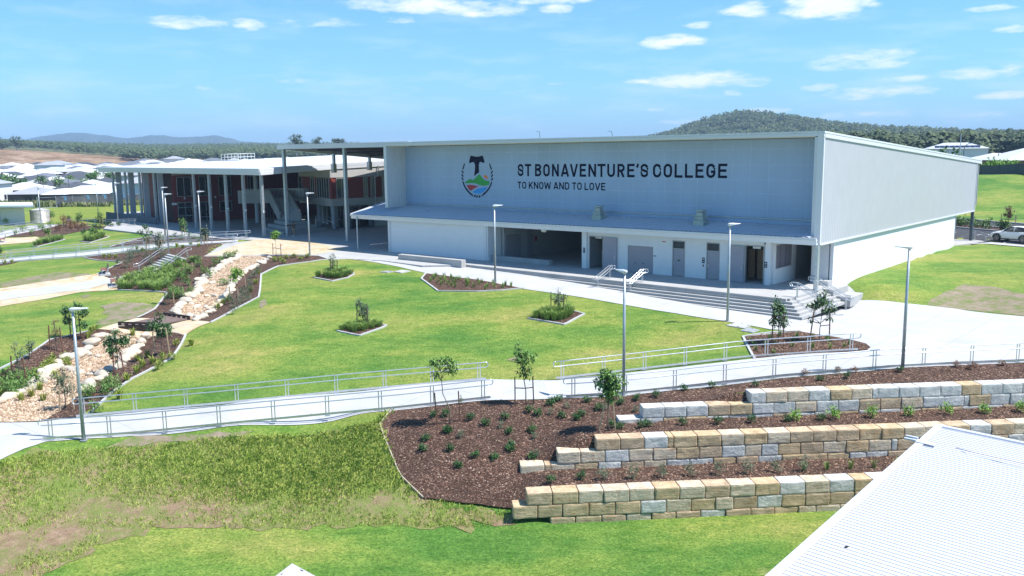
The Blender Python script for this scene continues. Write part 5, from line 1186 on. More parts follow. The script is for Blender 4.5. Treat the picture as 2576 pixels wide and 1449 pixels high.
def sapling(x,y,topy,leafm,label,blobs,n=260,L=.17,W_=.06,stakes=None,stakem=None,z=None,group='young staked trees',tie=True,lean=0,droop=.4,stem=.022,base=None):
    """blobs: (dx,frac,rx,rz) - offsets in metres across the view, height as a fraction, radii"""
    global SAP; SAP+=1; rnd=random.Random(100+SAP)
    P_=(T(x,y) if z is None else G(x,y,z)) if base is None else base
    Ht=top_z(x,topy,P_)-P_.z
    t=thing('young_tree',P_,label,'tree',group)
    B=[((P_.x+dx,P_.y+rnd.uniform(-.1,.1),P_.z+Ht*f),(rx*1.12,rx,rz*1.12)) for dx,f,rx,rz in blobs]; n=int(n*1.45); W_*=1.15
    top=P_+Vector((blobs[0][0]*.7,0,Ht*.93)); b=MB(); mid=P_.lerp(top,.5)+Vector((lean,.03,0)); b.tube([P_-Vector((0,0,.1)),P_+Vector((0,0,Ht*.25)),mid,top],[stem*1.25,stem,stem*.8,stem*.35],6)
    for c,r in B:
        c=Vector(c); zb=max(P_.z+Ht*.3,c.z-r[2]*1.1); fr=(zb-P_.z)/Ht; s0=P_.lerp(top,min(.9,fr))+Vector((lean*.5,0,0)); 
        for q in range(3): e=c+Vector((rnd.uniform(-1,1)*r[0],rnd.uniform(-1,1)*r[1],rnd.uniform(0,.8)*r[2])); b.tube([s0,s0.lerp(e,.5)+Vector((0,0,.05)),e],[stem*.5,stem*.3,stem*.15],4)
    b.build('trunk',M_bark,t,smooth=True)
    crownmesh(rnd,B,n,L,W_,droop).build('crown',leafm,t)
    if stakes:
        tops=[]
        for bx,by,tx,ty in stakes:
            S_=T(bx,by) if z is None else G(bx,by,z); zt=top_z(tx,ty,S_); dx=(px((S_.x,S_.y,zt))[0]-tx); 
            m_per=1/(FLD/max(1,(S_-CAM).dot(_f))); Tp=Vector((S_.x-dx*m_per,S_.y,zt)); sb=MB(); sb.bar(S_-Vector((0,0,.1)),Tp,.055,.055); sb.build('stake',stakem or M_stake,t); tops.append((S_,Tp))
        if tie:
            tb=MB()
            for S_,Tp in tops:
                fz=.62; q=S_.lerp(Tp,fz); tr=P_.lerp(top,min(.95,(q.z-P_.z)/(top.z-P_.z))); tb.bar(q,Vector((tr.x,tr.y,q.z-.02)),.02,.045)
            tb.build('tie',M_tie,t)
    return t
sapling(1958,865,743,L_dark,'staked sapling with a tall narrow dark crown at the tip of the right mulch bed',[(-.1,.9,.2,.22),(-.12,.74,.38,.3),(.12,.68,.35,.3),(-.3,.5,.35,.3),(.22,.48,.32,.3)],520,.2,.075,[(1940,866,1947,790),(1970,866,1972,788)])
sapling(2061,859,727,L_dark,'sapling between two red leaning stakes nearest the corner steps',[(.15,.93,.15,.22),(.05,.78,.42,.26),(.45,.62,.35,.25),(-.3,.68,.35,.24),(-.45,.42,.16,.16),(.55,.45,.2,.15)],430,.2,.075,[(2037,854,2048,781),(2086,857,2088,793)],lean=.02)
sapling(838,691,640,L_grey,'sparse willowy sapling in the tussock bed nearest the building',[(0,.85,.25,.35),(0,.55,.3,.35),(-.1,.3,.25,.3)],240,.2,.04,[(832,697,831,652),(848,692,848,654)],M_stake3)
sapling(914,818,753,L_grey,'bushy grey-green sapling between two stakes in the left lawn bed',[(-.25,.88,.28,.25),(.1,.68,.35,.3),(-.05,.5,.4,.25),(.25,.38,.25,.2)],380,.2,.05,[(898,815,898,760),(925,822,923,764)],M_stake3,droop=.7)
sapling(1404,786,724,L_grey,'feathery grey-green sapling between two stakes in the right lawn bed',[(.05,.88,.15,.25),(-.1,.62,.38,.25),(.3,.6,.35,.22),(0,.45,.35,.25)],330,.2,.04,[(1386,782,1386,734),(1418,792,1418,739)],M_stake3)
sapling(1132,1070,898,L_mid,'spreading bright-leaved sapling behind the lower left ramp rail',[(-.55,.92,.38,.16),(-.1,.94,.4,.18),(.25,.9,.25,.2),(-.6,.75,.25,.12),(.1,.8,.3,.15)],420,.17,.06,[(1100,1073,1093,988),(1158,1063,1153,984)],M_stake,lean=-.1,stem=.025)
sapling(1323,1021,864,L_mid,'tall thin sapling with two leaf clusters in front of the ramp landing',[(-.3,.92,.22,.25),(0,.8,.42,.28),(-.2,.74,.3,.25),(0,.55,.33,.3)],430,.19,.065,[(1296,1021,1295,948),(1343,1019,1340,947)],M_stake3,stem=.025)
sapling(1530,1087,927,L_mid,'full round crowned sapling with leaning stakes beside the centre lamp post',[(0,.9,.45,.25),(-.2,.78,.42,.3),(.25,.76,.42,.3),(.05,.64,.42,.3),(.1,.53,.22,.2)],900,.19,.075,[(1505,1086,1527,990),(1549,1086,1541,985)],M_stake2,stem=.03,tie=False)
g2='young staked trees along the dry creek'
sapling(190,852,762,L_dark,'wide drooping sapling behind the near lamp post in the creek bed',[(.25,.95,.3,.2),(-.5,.8,.35,.3),(.55,.75,.35,.3),(.6,.45,.3,.25),(-.45,.55,.3,.3),(-.1,.25,.15,.2)],480,.22,.075,[(178,851,174,795),(204,853,198,797)],M_stake,group=g2,droop=.9)
sapling(143,882,796,L_brown,'sparse brown sapling between two stakes beside the left lawn',[(0,.85,.2,.3),(0,.6,.3,.3),(.05,.4,.2,.3)],160,.14,.03,[(126,883,122,818),(159,888,150,823)],M_stake,group=g2)
sapling(52,968,862,L_grey,'pale wispy sapling between stakes at the far left of the creek bed',[(-.2,.95,.3,.2),(.1,.75,.4,.35),(0,.55,.3,.3)],190,.16,.04,[(32,961,27,895),(69,974,57,900)],M_stake,group=g2)
sapling(75,905,860,L_grey,'small pale shrub-like sapling behind the wispy one on the left',[(0,.8,.4,.3),(0,.5,.3,.3)],150,.16,.05,None,group=g2)
sapling(298,935,822,L_dark,'dark glossy sapling on twin stakes standing in the creek gravel',[(0,.92,.22,.22),(-.35,.7,.4,.3),(.35,.68,.4,.32),(-.2,.5,.35,.3),(-.15,.33,.15,.25)],640,.2,.075,[(287,942,284,890),(313,940,303,885)],M_stake,group=g2,droop=.8)
sapling(408,892,784,L_dark,'leafy sapling on twin stakes beside the timber footbridge',[(0,.9,.25,.25),(-.3,.68,.45,.32),(.35,.62,.4,.35),(0,.55,.35,.3)],560,.2,.075,[(390,893,384,835),(427,893,417,825)],M_stake2,group=g2,droop=.7)
sapling(166,1028,915,L_grey,'bushy olive sapling with low stakes near the foot of the ramp',[(-.1,.9,.2,.2),(0,.7,.45,.35),(-.1,.5,.45,.35),(.3,.45,.35,.3)],560,.13,.04,[(151,1036,149,965),(186,1032,179,960)],M_stake2,group=g2)
sapling(596,752,672,L_bright,'bright green sapling above the upper creek gravel',[(0,.85,.45,.3),(-.2,.68,.4,.3),(.35,.8,.3,.3)],520,.17,.075,[(577,760,577,720),(600,759,597,722),(619,724,613,680)],M_stake2,group=g2)
sapling(427,768,695,L_mid,'thin multi-stemmed sapling by the bend of the left lawn edge',[(-.1,.85,.35,.3),(.2,.6,.4,.35),(-.1,.35,.4,.3)],300,.14,.045,[(415,765,413,735),(438,766,434,728)],M_stake2,group=g2)
sapling(455,705,668,L_mid,'low leafy sapling beside the tussock bank',[(0,.7,.5,.35),(.2,.4,.5,.3)],220,.14,.045,[(463,694,462,660),(484,690,483,659)],M_stake2,group=g2)
sapling(695,643,577,L_bright,'bright lollipop sapling with stakes in front of the court columns',[(0,.85,.42,.28),(-.05,.72,.36,.25)],420,.17,.07,[(687,645,686,612),(707,644,706,613)],M_stake,z=-.05,group='young staked trees')
for x,y,ty,m_,lab,bl in ((130,560,533,L_mid,'round-headed small tree beside the water tank',[(-.1,.78,.75,.5)]),(175,561,543,L_mid,'thin small tree above the russet shrubs',[(0,.6,.35,.7)]),(202,573,533,L_mid,'middle sapling of the row before the sports field',[(0,.75,.5,.5),(-.1,.5,.5,.5)]),
    (254,570,531,L_mid,'fuller sapling just left of the slatted ramp wall',[(0,.75,.6,.5),(0,.5,.65,.5)]),(16,566,549,L_bright,'bright sapling in front of the small white block window',[(0,.7,.65,.4)]),(238,601,572,L_mid,'sapling standing in the tussock bed of the upper lawn',[(0,.75,.5,.4),(.1,.5,.5,.4)]),
    (460,599,548,L_mid,'sapling in the mulch in front of the glass door',[(0,.8,.4,.5),(.1,.55,.5,.5)]),(516,618,567,L_grey,'grey-green sapling before the dark columns',[(0,.75,.5,.45),(0,.5,.5,.4)]),(402,628,580,L_grey,'bushy olive sapling beside the upper left ramp',[(0,.75,.45,.4),(-.1,.5,.6,.45),(0,.3,.5,.3)]),(370,630,563,L_dark,'gappy dark sapling at the corner of the upper lawn',[(0,.9,.3,.3),(-.6,.68,.35,.25),(.5,.7,.3,.2),(0,.45,.4,.3)]),
    (121,598,575,L_mid,'slight sapling in the narrow tussock bed',[(0,.7,.4,.3)]),(8,655,620,L_mid,'sapling cut by the left picture edge beside the ramp',[(-.4,.8,.4,.4)])):
    sapling(x,y,ty,m_,lab,bl,260,.24,.1,[(x-3,y+1,x-3,ty+(y-ty)*.5),(x+5,y+1,x+4,ty+(y-ty)*.45)],M_stake2,group='small trees around the upper lawn',tie=False)
# ---- tussocks
def tussock(rnd,n,H,spread,m,wd=.02):
    mb=MB()
    for i in range(n):
        a=rnd.uniform(0,6.283); r0=rnd.random()**.7*spread*.35; p=Vector((r0*math.cos(a),r0*math.sin(a),-.03)); a2=a+rnd.uniform(-.5,.5); o_=spread*rnd.uniform(.2,1); hh=H*rnd.uniform(.6,1.1)
        q=p+Vector((math.cos(a2)*o_*.4,math.sin(a2)*o_*.4,hh*.7)); e=p+Vector((math.cos(a2)*o_,math.sin(a2)*o_,hh*rnd.uniform(.75,1))); s=Vector((-math.sin(a2),math.cos(a2),0))*wd
        mb.add([p-s,p+s,q+s*.8,q-s*.8,e],[(0,1,2,3),(3,2,4)])
    return mb
TU=[]
def proto(mb,name,m): 
    o=mb.build(name,m); bpy.context.scene.collection.objects.unlink(o); return o
for i in range(4): TU.append(proto(tussock(random.Random(i),120,.60,.50,0,.012),'tussock',L_grass))
TUs=[proto(tussock(random.Random(10+i),26,.45,.2,0,.012),'tuft',L_grass) for i in range(3)]
TUy=[proto(tussock(random.Random(20+i),36,.5,.32,0,.022),'strappy_plant',L_yel) for i in range(3)]
def bushp(seed,m,n=170,L=.12,W_=.055,sq=.8):
    n=int(n*1.9); L*=.8
    return proto(crownmesh(random.Random(seed),[((0,0,.32*sq),(.34,.34,.34*sq)),((.12,.05,.25),(.25,.25,.22))],n,L,W_,-.3),'shrub',m)
L_shrub=leafmat('deep_green_shrub_leaf',(.015,.06,.015),(.06,.16,.035))
BU={'dark':[bushp(30+i,L_shrub,150,.13,.06) for i in range(2)],'mid':[bushp(40+i,L_mid,150,.13,.05,1.0) for i in range(2)],'bright':[bushp(50+i,L_yel,150,.13,.06) for i in range(2)],'grey':[bushp(60+i,L_grey,170,.12,.03,1.2) for i in range(2)],'brown':[bushp(70+i,L_brown,170,.12,.04,.9) for i in range(2)],'bgreen':[bushp(80+i,L_bright,150,.13,.06,1.0) for i in range(2)]}
def plant(protos,P_,s,name,label,cat,group,rnd=R):
    o=rnd.choice(protos).copy(); sc.collection.objects.link(o); o.name=name; o.location=P_; o.scale=(s*rnd.uniform(.9,1.1),s*rnd.uniform(.9,1.1),s*rnd.uniform(.9,1.15)); o.rotation_euler[2]=rnd.uniform(0,6.28); return tag(o,label,cat,group)
def gp(x,y): g=T(x,y); return Vector((g.x,g.y,float(gz(g.x,g.y))+.04))
def scatter(poly,n,rnd,mind=0):
    P_=[T(x,y) for x,y in poly]; xs_=[p.x for p in P_]; ys_=[p.y for p in P_]; out=[]; tr=0; pl=[(p.x,p.y) for p in P_]
    while len(out)<n and tr<n*60:
        tr+=1; x=rnd.uniform(min(xs_),max(xs_)); y=rnd.uniform(min(ys_),max(ys_))
        if inpoly(np.array([x]),np.array([y]),pl)[0] and all((x-p.x)**2+(y-p.y)**2>mind**2 for p in out): out.append(Vector((x,y,float(gz(x,y))+.04)))
    return out
rq=random.Random(5)
for poly,n,lab,s,md in (([(797,698),(815,687),(870,686),(885,691),(870,698),(836,703)],18,'green tussock in the lawn bed nearest the building',1.05,.4),([(858,831),(880,822),(940,814),(962,820),(930,830),(893,838)],20,'green tussock in the left of the two lower lawn beds',.8,.35),
    ([(1340,801),(1365,789),(1430,784),(1452,790),(1425,803),(1392,808)],22,'tall tussock in the right of the two lower lawn beds',1.0,.35),([(86,619),(112,607),(158,601),(158,604),(120,613)],16,'tussock in the narrow bed of the upper lawn',1.3,.5),([(208,607),(226,600),(262,595),(268,597),(235,607)],16,'tussock in the diamond bed of the upper lawn',1.5,.5),
    ([(298,728),(298,710),(350,694),(470,655),(490,650),(480,680),(455,700),(420,736)],85,'tussock of the dense grass bank beside the garden steps',1.25,.42)):
    for p in scatter(poly,n,rq,md): plant(TU,p,s,'tussock',lab,'plant',lab.replace('tussock','tussocks',1) if 'tussock ' in lab else lab,rq)
for p in scatter([(1078,694),(1200,708),(1295,724),(1230,729),(1110,726),(1070,703)],34,rq,.5): plant(TUs,p,1.1,'tuft','thin grass tuft in the long mulch bed by the path','plant','thin tufts in the long mulch bed',rq)
for p in scatter([(1885,855),(2010,840),(2150,866),(2170,876),(2000,888),(1905,896)],18,rq,.6): plant(TUs,p,.9,'tuft','thin grass tuft in the mulch bed under the two staked trees','plant','thin tufts in the right mulch bed',rq)
# shrubs traced on the mulch slope (dark, round)
DS=[(1120,1051),(1183,1060),(1092,1050),(1125,1092),(1223,1074),(1270,1058),(1284,1140),(1243,1160),(1153,1181),(1338,1092),(1355,1049),(1450,1060),(1195,1154),(1339,1160),(1286,1131),(1131,1139),(1070,1112),(1127,1091),(1065,1139),(1280,1095),(1395,1015),(1409,1010),(1330,1041),(1414,1055),(1385,1023),(1505,1035),(1464,1049),(1478,1015),(1560,1020),(1600,1010),(1650,1003),(1720,985),(1790,978),(1385,1218),(1461,1209),(1560,1080),(1612,1079)]
for x,y in DS: plant(BU['dark'],gp(x,y),.68,'shrub','small dark green rounded shrub dotted on the big mulch slope','shrub','dark shrubs on the mulch slope',rq)
for x,y in ((1160,1018),(1385,1046),(1425,1030),(1520,1035),(1345,1110),(1160,1105),(1350,1155),(1260,1080),(1600,1040)): plant(BU['grey'],gp(x,y),.55,'shrub','small grey-green sprawling shrub on the big mulch slope','shrub','grey shrubs on the mulch slope',rq)
def onterr(k,s,d): W=WALLS[k]; p=W['p']+W['d']*s-W['n']*d; return Vector((p.x,p.y,float(gz(p.x,p.y))+.05))
for i,s in enumerate(np.arange(-.5,9,1.55)): plant(BU['dark'],onterr(1,s+1.5,1.6),.7,'shrub','small dark shrub on the terrace between the middle and highest walls','shrub','dark shrubs on the upper terrace',rq)
for i,s in enumerate(np.arange(9.2,20,1.75)): plant(BU['bgreen'],onterr(1,s,1.75),.85,'shrub','leafy bright green shrub on the terrace between the middle and highest walls','shrub','bright shrubs on the upper terrace',rq)
for i,s in enumerate(np.arange(3.2,12,1.18)): plant(BU['grey'],onterr(0,s,1.3),.85,'shrub','soft grey-green shrub on the terrace above the lowest wall','shrub','grey shrubs on the lower terrace',rq)
for i,s in enumerate(np.arange(11.5,18.5,1.0)): plant(TUs,onterr(0,s,1.4),1.0,'tuft','thin upright tuft on the terrace above the lowest wall','plant','thin tufts on the lower terrace',rq)
for x,y in ((1960,1090/1.02),): pass
for x,y,k in ((2025,946,'brown'),(2108,938,'brown'),(2405,926,'brown'),(2450,927,'brown'),(2150,938,'brown'),(2263,938,'dark'),(2130,955,'dark'),(2060,960,'dark'),(1900,975,'dark'),(2440,932,'brown'),(2520,922,'brown')): plant(BU[k],gp(x,y),.6,'shrub','small '+('reddish' if k=='brown' else 'dark green')+' shrub in the mulch strip above the highest wall','shrub',('reddish' if k=='brown' else 'dark')+' shrubs above the highest wall',rq)
# creek bed planting
for pts,kind,s,lab in (([(125,920),(133,913),(137,928),(116,925),(167,915),(162,905),(172,922),(115,935),(123,950),(138,955),(105,940),(92,946),(98,955)],'bright',.9,'round yellow-green shrub in the left creek bed'),([(20,985),(35,975),(10,960),(45,990),(30,1000),(60,985),(5,990),(75,960),(90,975),(50,960)],'mid',1.3,'dense mid green shrub at the left edge of the creek bed'),
    ([(262,985),(270,1000),(282,975),(290,985),(218,1010),(225,1000),(240,1040)],'mid',1.1,'leafy green shrub between the creek boulders and the big lawn'),([(410,905),(432,905),(405,920),(398,930),(445,870)],'bright',.8,'small yellow-green shrub beside the footbridge path'),
    ([(530,700),(560,720),(540,670),(555,662),(580,655),(572,650),(592,650),(500,672),(515,690),(480,690),(470,720),(450,740),(480,745),(455,752),(440,745),(430,752),(465,708),(500,660)],'mid',1.2,'mid green shrub on the left bank of the upper creek'),
    ([(612,745),(628,738),(640,700),(650,690),(630,720),(622,760),(605,770),(590,790),(580,765)],'grey',1.1,'grey-green shrub on the right bank of the upper creek'),([(705,658),(720,652),(740,650),(757,655),(775,650),(712,664),(690,660)],'bright',.9,'yellow-green shrub in the mulch tip beside the paving'),
    ([(325,650),(330,658),(350,645),(370,655),(300,670),(320,675),(335,640),(395,640),(410,650),(380,665)],'grey',1.4,'grey shrub on the bank left of the garden steps'),([(440,600),(455,605),(475,598),(490,603),(520,606),(430,608),(500,610)],'mid',1.1,'low green shrub in the bed before the court'),
    ([(60,583),(100,577),(130,571),(150,574),(110,582),(80,590),(40,592)],'mid',1.5,'low green shrub in the terrace bed near the water tank'),([(160,560),(170,565),(180,568),(190,572),(165,572),(150,582),(175,580),(195,580),(210,575)],'brown',2.0,'russet shrub in the terrace bed near the water tank'),
    ([(210,590),(230,585),(250,578),(280,572),(300,570),(240,574)],'dark',1.3,'dark low shrub at the top edge of the upper lawn')):
    for x,y in pts: plant(BU[kind],gp(x,y),s,'shrub',lab,'shrub',lab.replace('shrub','shrubs',1),rq)
for pts,lab in (([(230,838),(240,832),(222,850),(335,845),(480,870)],'strappy light green plant at the top of the lower creek bed'),([(372,900),(385,915),(348,910),(300,1005),(320,960),(345,940),(360,925),(25,975),(5,1000),(110,1010),(150,965),(100,985),(80,1000),(55,1010)],'strappy yellow-green plant low in the creek beds'),([(262,649),(275,650),(290,650),(345,628),(358,632),(12,665),(30,662),(460,625),(480,618),(500,622),(445,622)],'strappy golden plant beside the upper left ramp'),
    ([(562,768),(575,760),(548,778),(632,735),(644,715),(650,690)],'strappy green plant along the curved lawn edging')):
    for x,y in pts: plant(TUy,gp(x,y),1.1,'strappy_plant',lab,'plant',lab.replace('plant','plants',1),rq)
# ---- weedy grass on the rough bank: one uncountable mass of blades
mb=MB(); rw=random.Random(77); pl=[(p.x,p.y) for p in RGHW]; xs_=[p[0] for p in pl]; ys_=[p[1] for p in pl]
cnt=0
XR=np.array([rw.uniform(min(xs_),max(xs_)) for _ in range(85000)]); YR=np.array([rw.uniform(min(ys_),max(ys_)) for _ in range(85000)])
ok=inpoly(XR,YR,pl); XR=XR[ok]; YR=YR[ok]; ZR=gz(XR,YR)
for x,y,z in zip(XR,YR,ZR):
    d=noise.noise(Vector((x*.22,y*.30,1.7)))+.55*noise.noise(Vector((x*.8,y*.8,4)))
    qx,qy=px((x,y,z)); 
    bias=float(-.02+.42*sst(420,760,qx)*(1-sst(1230,1300,qy))+.25*(1-sst(1180,1270,qy)))
    if qy>1270: bias-=.15
    if d+bias<rw.uniform(-.5,1.15) or qx<-40 : continue
    for k in range(3):
        a=rw.uniform(0,6.283); H_=rw.uniform(.06,.19)*(.85+max(0,bias)*.8); s=Vector((-math.sin(a),math.cos(a),0))*.009; p=Vector((x+rw.uniform(-.06,.06),y+rw.uniform(-.06,.06),z)); o_=Vector((math.cos(a),math.sin(a),0))*H_*rw.uniform(.3,.9)
        mb.add([p-s,p+s,p+o_*.5+Vector((0,0,H_*.8))+s*.7,p+o_+Vector((0,0,H_*.85))],[(0,1,2),(0,2,3)]); cnt+=1
tag(mb.build('weedy_grass',L_weed),kind='stuff',label='weedy green grass growing over bare soil on the rough bank',cat='grass'); print('blades',cnt)
# ---- loose mulch chips
mb=MB(); rc=random.Random(8)
def chips(poly,dens,n):
    xs_=[p[0] for p in poly]; ys_=[p[1] for p in poly]; X_=np.array([rc.uniform(min(xs_),max(xs_)) for _ in range(n)]); Y_=np.array([rc.uniform(min(ys_),max(ys_)) for _ in range(n)]); k=inpoly(X_,Y_,[(p[0],p[1]) for p in poly]); X_=X_[k];Y_=Y_[k];Z_=gz(X_,Y_)+.055
    for x,y,z in zip(X_,Y_,Z_):
        a=rc.uniform(0,3.14); L=rc.uniform(.03,.10); d=Vector((math.cos(a),math.sin(a),rc.uniform(-.25,.4)))*L/2; s=Vector((-math.sin(a),math.cos(a),rc.uniform(-.5,.5)))*rc.uniform(.012,.026); p=Vector((x,y,z+.015)); mb.add([p-d-s,p+d-s,p+d+s,p-d+s],[(0,1,2,3)])
chips([(p[0],p[1]) for p in MULCH_MAIN],1,30000)
chips([(p.x,p.y) for p in DP(creekL)],1,9000); chips([(p.x,p.y) for p in DP([(1870,849),(2012,835),(2180,868),(2180,883),(1898,903)])],1,2500)
tag(mb.build('mulch_chips',leafmat('loose_wood_chip',(.05,.028,.02),(.40,.25,.165),.9)),'loose wood chips lying over the mulch','mulch',kind='stuff')
# ---------------------------------------------------------------- creek boulders and pebbles
M_bould=mat('pale_sandstone_boulder',(.56,.50,.41),.9,var=.22,scale=2.5,bump=.02,bscale=8,col2=(.36,.31,.25))
M_bould2=mat('cream_sandstone_boulder',(.66,.60,.50),.9,var=.2,scale=2.5,bump=.02,bscale=8,col2=(.48,.36,.24))
rb=random.Random(21); BO=[]
for i in range(6):
    b=MB(); b.ico((0,0,.14),.5,(1.12,.88,.66),3,.15,rb); BO.append(proto(b,'boulder',M_bould if i%2 else M_bould2)); BO[-1].data.polygons.foreach_set('use_smooth',[True]*len(BO[-1].data.polygons))
def boulders(line,step,s,label,jit=.15):
    P_=resample([Vector((p.x,p.y,p.z)) for p in DP(line)],step)
    for p in P_:
        o=rb.choice(BO).copy(); sc.collection.objects.link(o); o.name='boulder'; x=p.x+rb.uniform(-jit,jit); y=p.y+rb.uniform(-jit,jit); k=s*rb.uniform(.75,1.35); o.location=(x,y,float(gz(x,y))+.03); o.scale=(k*rb.uniform(.9,1.25),k,k*rb.uniform(.8,1.1)); o.rotation_euler=(rb.uniform(-.2,.2),rb.uniform(-.2,.2),rb.uniform(0,6.28)); tag(o,label,'boulder',label.replace('boulder','boulders',1))
boulders([(600,649),(570,666),(540,684),(505,711),(494,741),(463,761),(442,786)],.75,0.72,'pale boulder lining the left bank of the upper creek')
boulders([(675,651),(640,673),(588,709),(573,741),(546,771),(500,805)],0.85,.6,'pale boulder lining the right bank of the upper creek')
boulders([(287,838),(250,849),(232,866),(207,894),(150,916),(100,961),(50,991),(0,1016)],.72,.85,'big pale boulder lining the left bank of the lower creek')
boulders([(371,851),(351,874),(323,896),(301,924),(263,941),(209,987)],.72,.7,'pale boulder lining the right bank of the lower creek')
for l_ in ([(500,712),(540,715),(585,709)],[(492,742),(530,750),(570,742)],[(463,762),(510,775),(545,771)],[(442,790),(480,800),(502,803)],[(215,895),(260,902),(320,895)],[(250,850),(300,860),(348,872)],[(155,920),(215,945),(262,941)]):
    boulders(l_,.85,.5,'low flat boulder of the weirs crossing the creek gravel')
mb=MB(); 
for poly,n in ((GU,5200),(GL,9000)):
    pl=[(p.x,p.y) for p in poly]; xs_=[p[0] for p in pl]; ys_=[p[1] for p in pl]; X_=np.array([rb.uniform(min(xs_),max(xs_)) for _ in range(n)]); Y_=np.array([rb.uniform(min(ys_),max(ys_)) for _ in range(n)]); k=inpoly(X_,Y_,pl); X_=X_[k];Y_=Y_[k];Z_=gz(X_,Y_)
    for x,y,z in zip(X_,Y_,Z_):
        r=rb.uniform(.035,.10); a=rb.uniform(0,3.14); c,s=math.cos(a)*r,math.sin(a)*r; k2=.65
        mb.add([(x+c,y+s,z+.07),(x-s*k2,y+c*k2,z+.075),(x-c,y-s,z+.07),(x+s*k2,y-c*k2,z+.065),(x,y,z+.07+r*.8)],[(0,1,4),(1,2,4),(2,3,4),(3,0,4)])
tag(mb.build('creek_pebbles',leafmat('river_pebble',(.26,.17,.10),(.68,.52,.38),.8)),'loose tan river pebbles filling the dry creek','gravel',kind='stuff')
# ---------------------------------------------------------------- footbridge
M_deck=mat('brown_decking',(.19,.13,.11),.7,var=.2,scale=3); M_dkrail=mat('dark_timber_kerb',(.055,.035,.03),.7,var=.2,scale=3)
q=[T(x,y) for x,y in [(302,826),(388,834),(475,806),(415,800)]]; zz=sum(p.z for p in q)/4+.25; q=[Vector((p.x,p.y,zz)) for p in q]
t=thing('footbridge',sum(q,Vector())/4,'low dark timber footbridge crossing the dry creek','footbridge')
b=MB(); n=22
for i in range(n):
    f0,f1=(i+.06)/n,(i+.94)/n; b.prism([q[0].lerp(q[1],f0),q[3].lerp(q[2],f0),q[3].lerp(q[2],f1),q[0].lerp(q[1],f1)],zz-.06,zz)
b.build('decking',M_deck,t)
for a_,c_ in ((q[0],q[1]),(q[3],q[2])):
    d=(c_-a_).normalized(); b=MB(); b.bar(a_+Vector((0,0,.14))-d*.1,c_+Vector((0,0,.14))+d*.1,.12,.12); b.bar(a_+Vector((0,0,-.25))-d*.1,c_+Vector((0,0,-.15))+d*.1,.12,.28)
    for i in range(6): p=a_.lerp(c_,i/5); b.bar(p-Vector((0,0,.06)),p+Vector((0,0,.1)),.1,.2)
    b.build('kerb_beam',M_dkrail,t)
# path ends are lifted up to the deck
for e in ((q[0],q[3],-1),(q[1],q[2],1)):
    pass
# ---------------------------------------------------------------- slatted garden benches
M_bench=mat('red_brown_slats',(.30,.10,.075),.6,var=.1,scale=6,coord='O')
bench=thing('park_bench',(0,0,0),'x','bench','timber slat benches beside the left path')
b=MB()
for i in range(5): b.box(lambda a,c,z:Vector((a,c,z)),-.85,.85,-.25+i*.11,-.16+i*.11,.43,.47)
b.build('seat',M_bench,bench)
b=MB()
for i in range(4): b.bar((-.85,.33+.03*i,.55+.11*i),(.85,.33+.03*i,.55+.11*i),.03,.085)
b.build('backrest',M_bench,bench)
for s in (-.65,.65):
    b=MB(); b.bar((s,-.2,0),(s,-.2,.43),.06,.05); b.bar((s,-.22,.41),(s,.3,.41),.05,.05); b.bar((s,.26,0),(s,.42,.95),.06,.05); b.build('leg',M_steel,bench)
b=MB(); b.box(lambda a,c,z:Vector((a,c,z)),-1.0,1.0,-.45,.5,-.12,.03); b.build('concrete_base',M_path,bench)
def put_bench(x,y,rz,label,first=[True]):
    P_=T(x,y); P_.z=float(gz(P_.x,P_.y))+.06
    if first[0]: first[0]=False; bench.location=P_; bench.rotation_euler[2]=rz; bench['label']=label; return
    copy_tree(bench,P_,rz,label)
put_bench(262,690,math.radians(-62),'red-brown bench on the far side of the left path')
put_bench(287,719,math.radians(-62),'red-brown bench at the corner of the tussock bank')
put_bench(6,610,math.radians(-62),'red-brown bench at the far left edge beside the sandstone patch')
# ---------------------------------------------------------------- pit lids in the lawn
def lid(pts,label,m=M_path,grid=False):
    P_=[T(x,y) for x,y in pts]; c=sum(P_,Vector())/4; t=thing('access_cover',c,label,'access cover','pit covers set in the grass'); P_=[Vector((p.x,p.y,float(gz(p.x,p.y))+.035)) for p in P_]
    b=MB(); b.prism(P_,lambda p:float(gz(p[0],p[1]))-.1,lambda p:float(gz(p[0],p[1]))+.05); b.build('rim',M_conc,t)
    q=[c+(p-c)*.86 for p in P_]; b=MB(); b.prism(q,lambda p:float(gz(p[0],p[1])),lambda p:float(gz(p[0],p[1]))+.058); b.build('lid',m,t)
    b=MB()
    for i in range(4):
        a_,c_=q[i].lerp(q[(i+1)%4],.3),q[i].lerp(q[(i+1)%4],.42); a_=Vector((a_.x,a_.y,float(gz(a_.x,a_.y))+.068)); c_=Vector((c_.x,c_.y,float(gz(c_.x,c_.y))+.068)); b.bar(a_.lerp(c,.06),c_.lerp(c,.06),.04,.012)
    b.build('lifting_key_slot',M_black,t)
lid([(1826,820),(1853,813),(1895,818),(1872,828)],'larger pale pit cover next to the lamp post at the right lawn edge')
lid([(1862,833),(1885,825),(1911,832),(1893,838)],'smaller grey pit cover touching the larger one at the right lawn edge',mat('galvanised_lid',(.42,.44,.46),.5,.3))
lid([(955,685),(975,682),(992,684),(975,687)],'grey pit cover near the path in the upper lawn',mat('galvanised_lid'))
lid([(990,684),(1012,680),(1034,683),(1010,688)],'cream pit cover near the path in the upper lawn')
lid([(680,1462),(735,1420),(812,1462),(760,1500)],'white gridded pit cover cut by the bottom edge of the picture',mat('white_grating',(.78,.78,.80),.5))
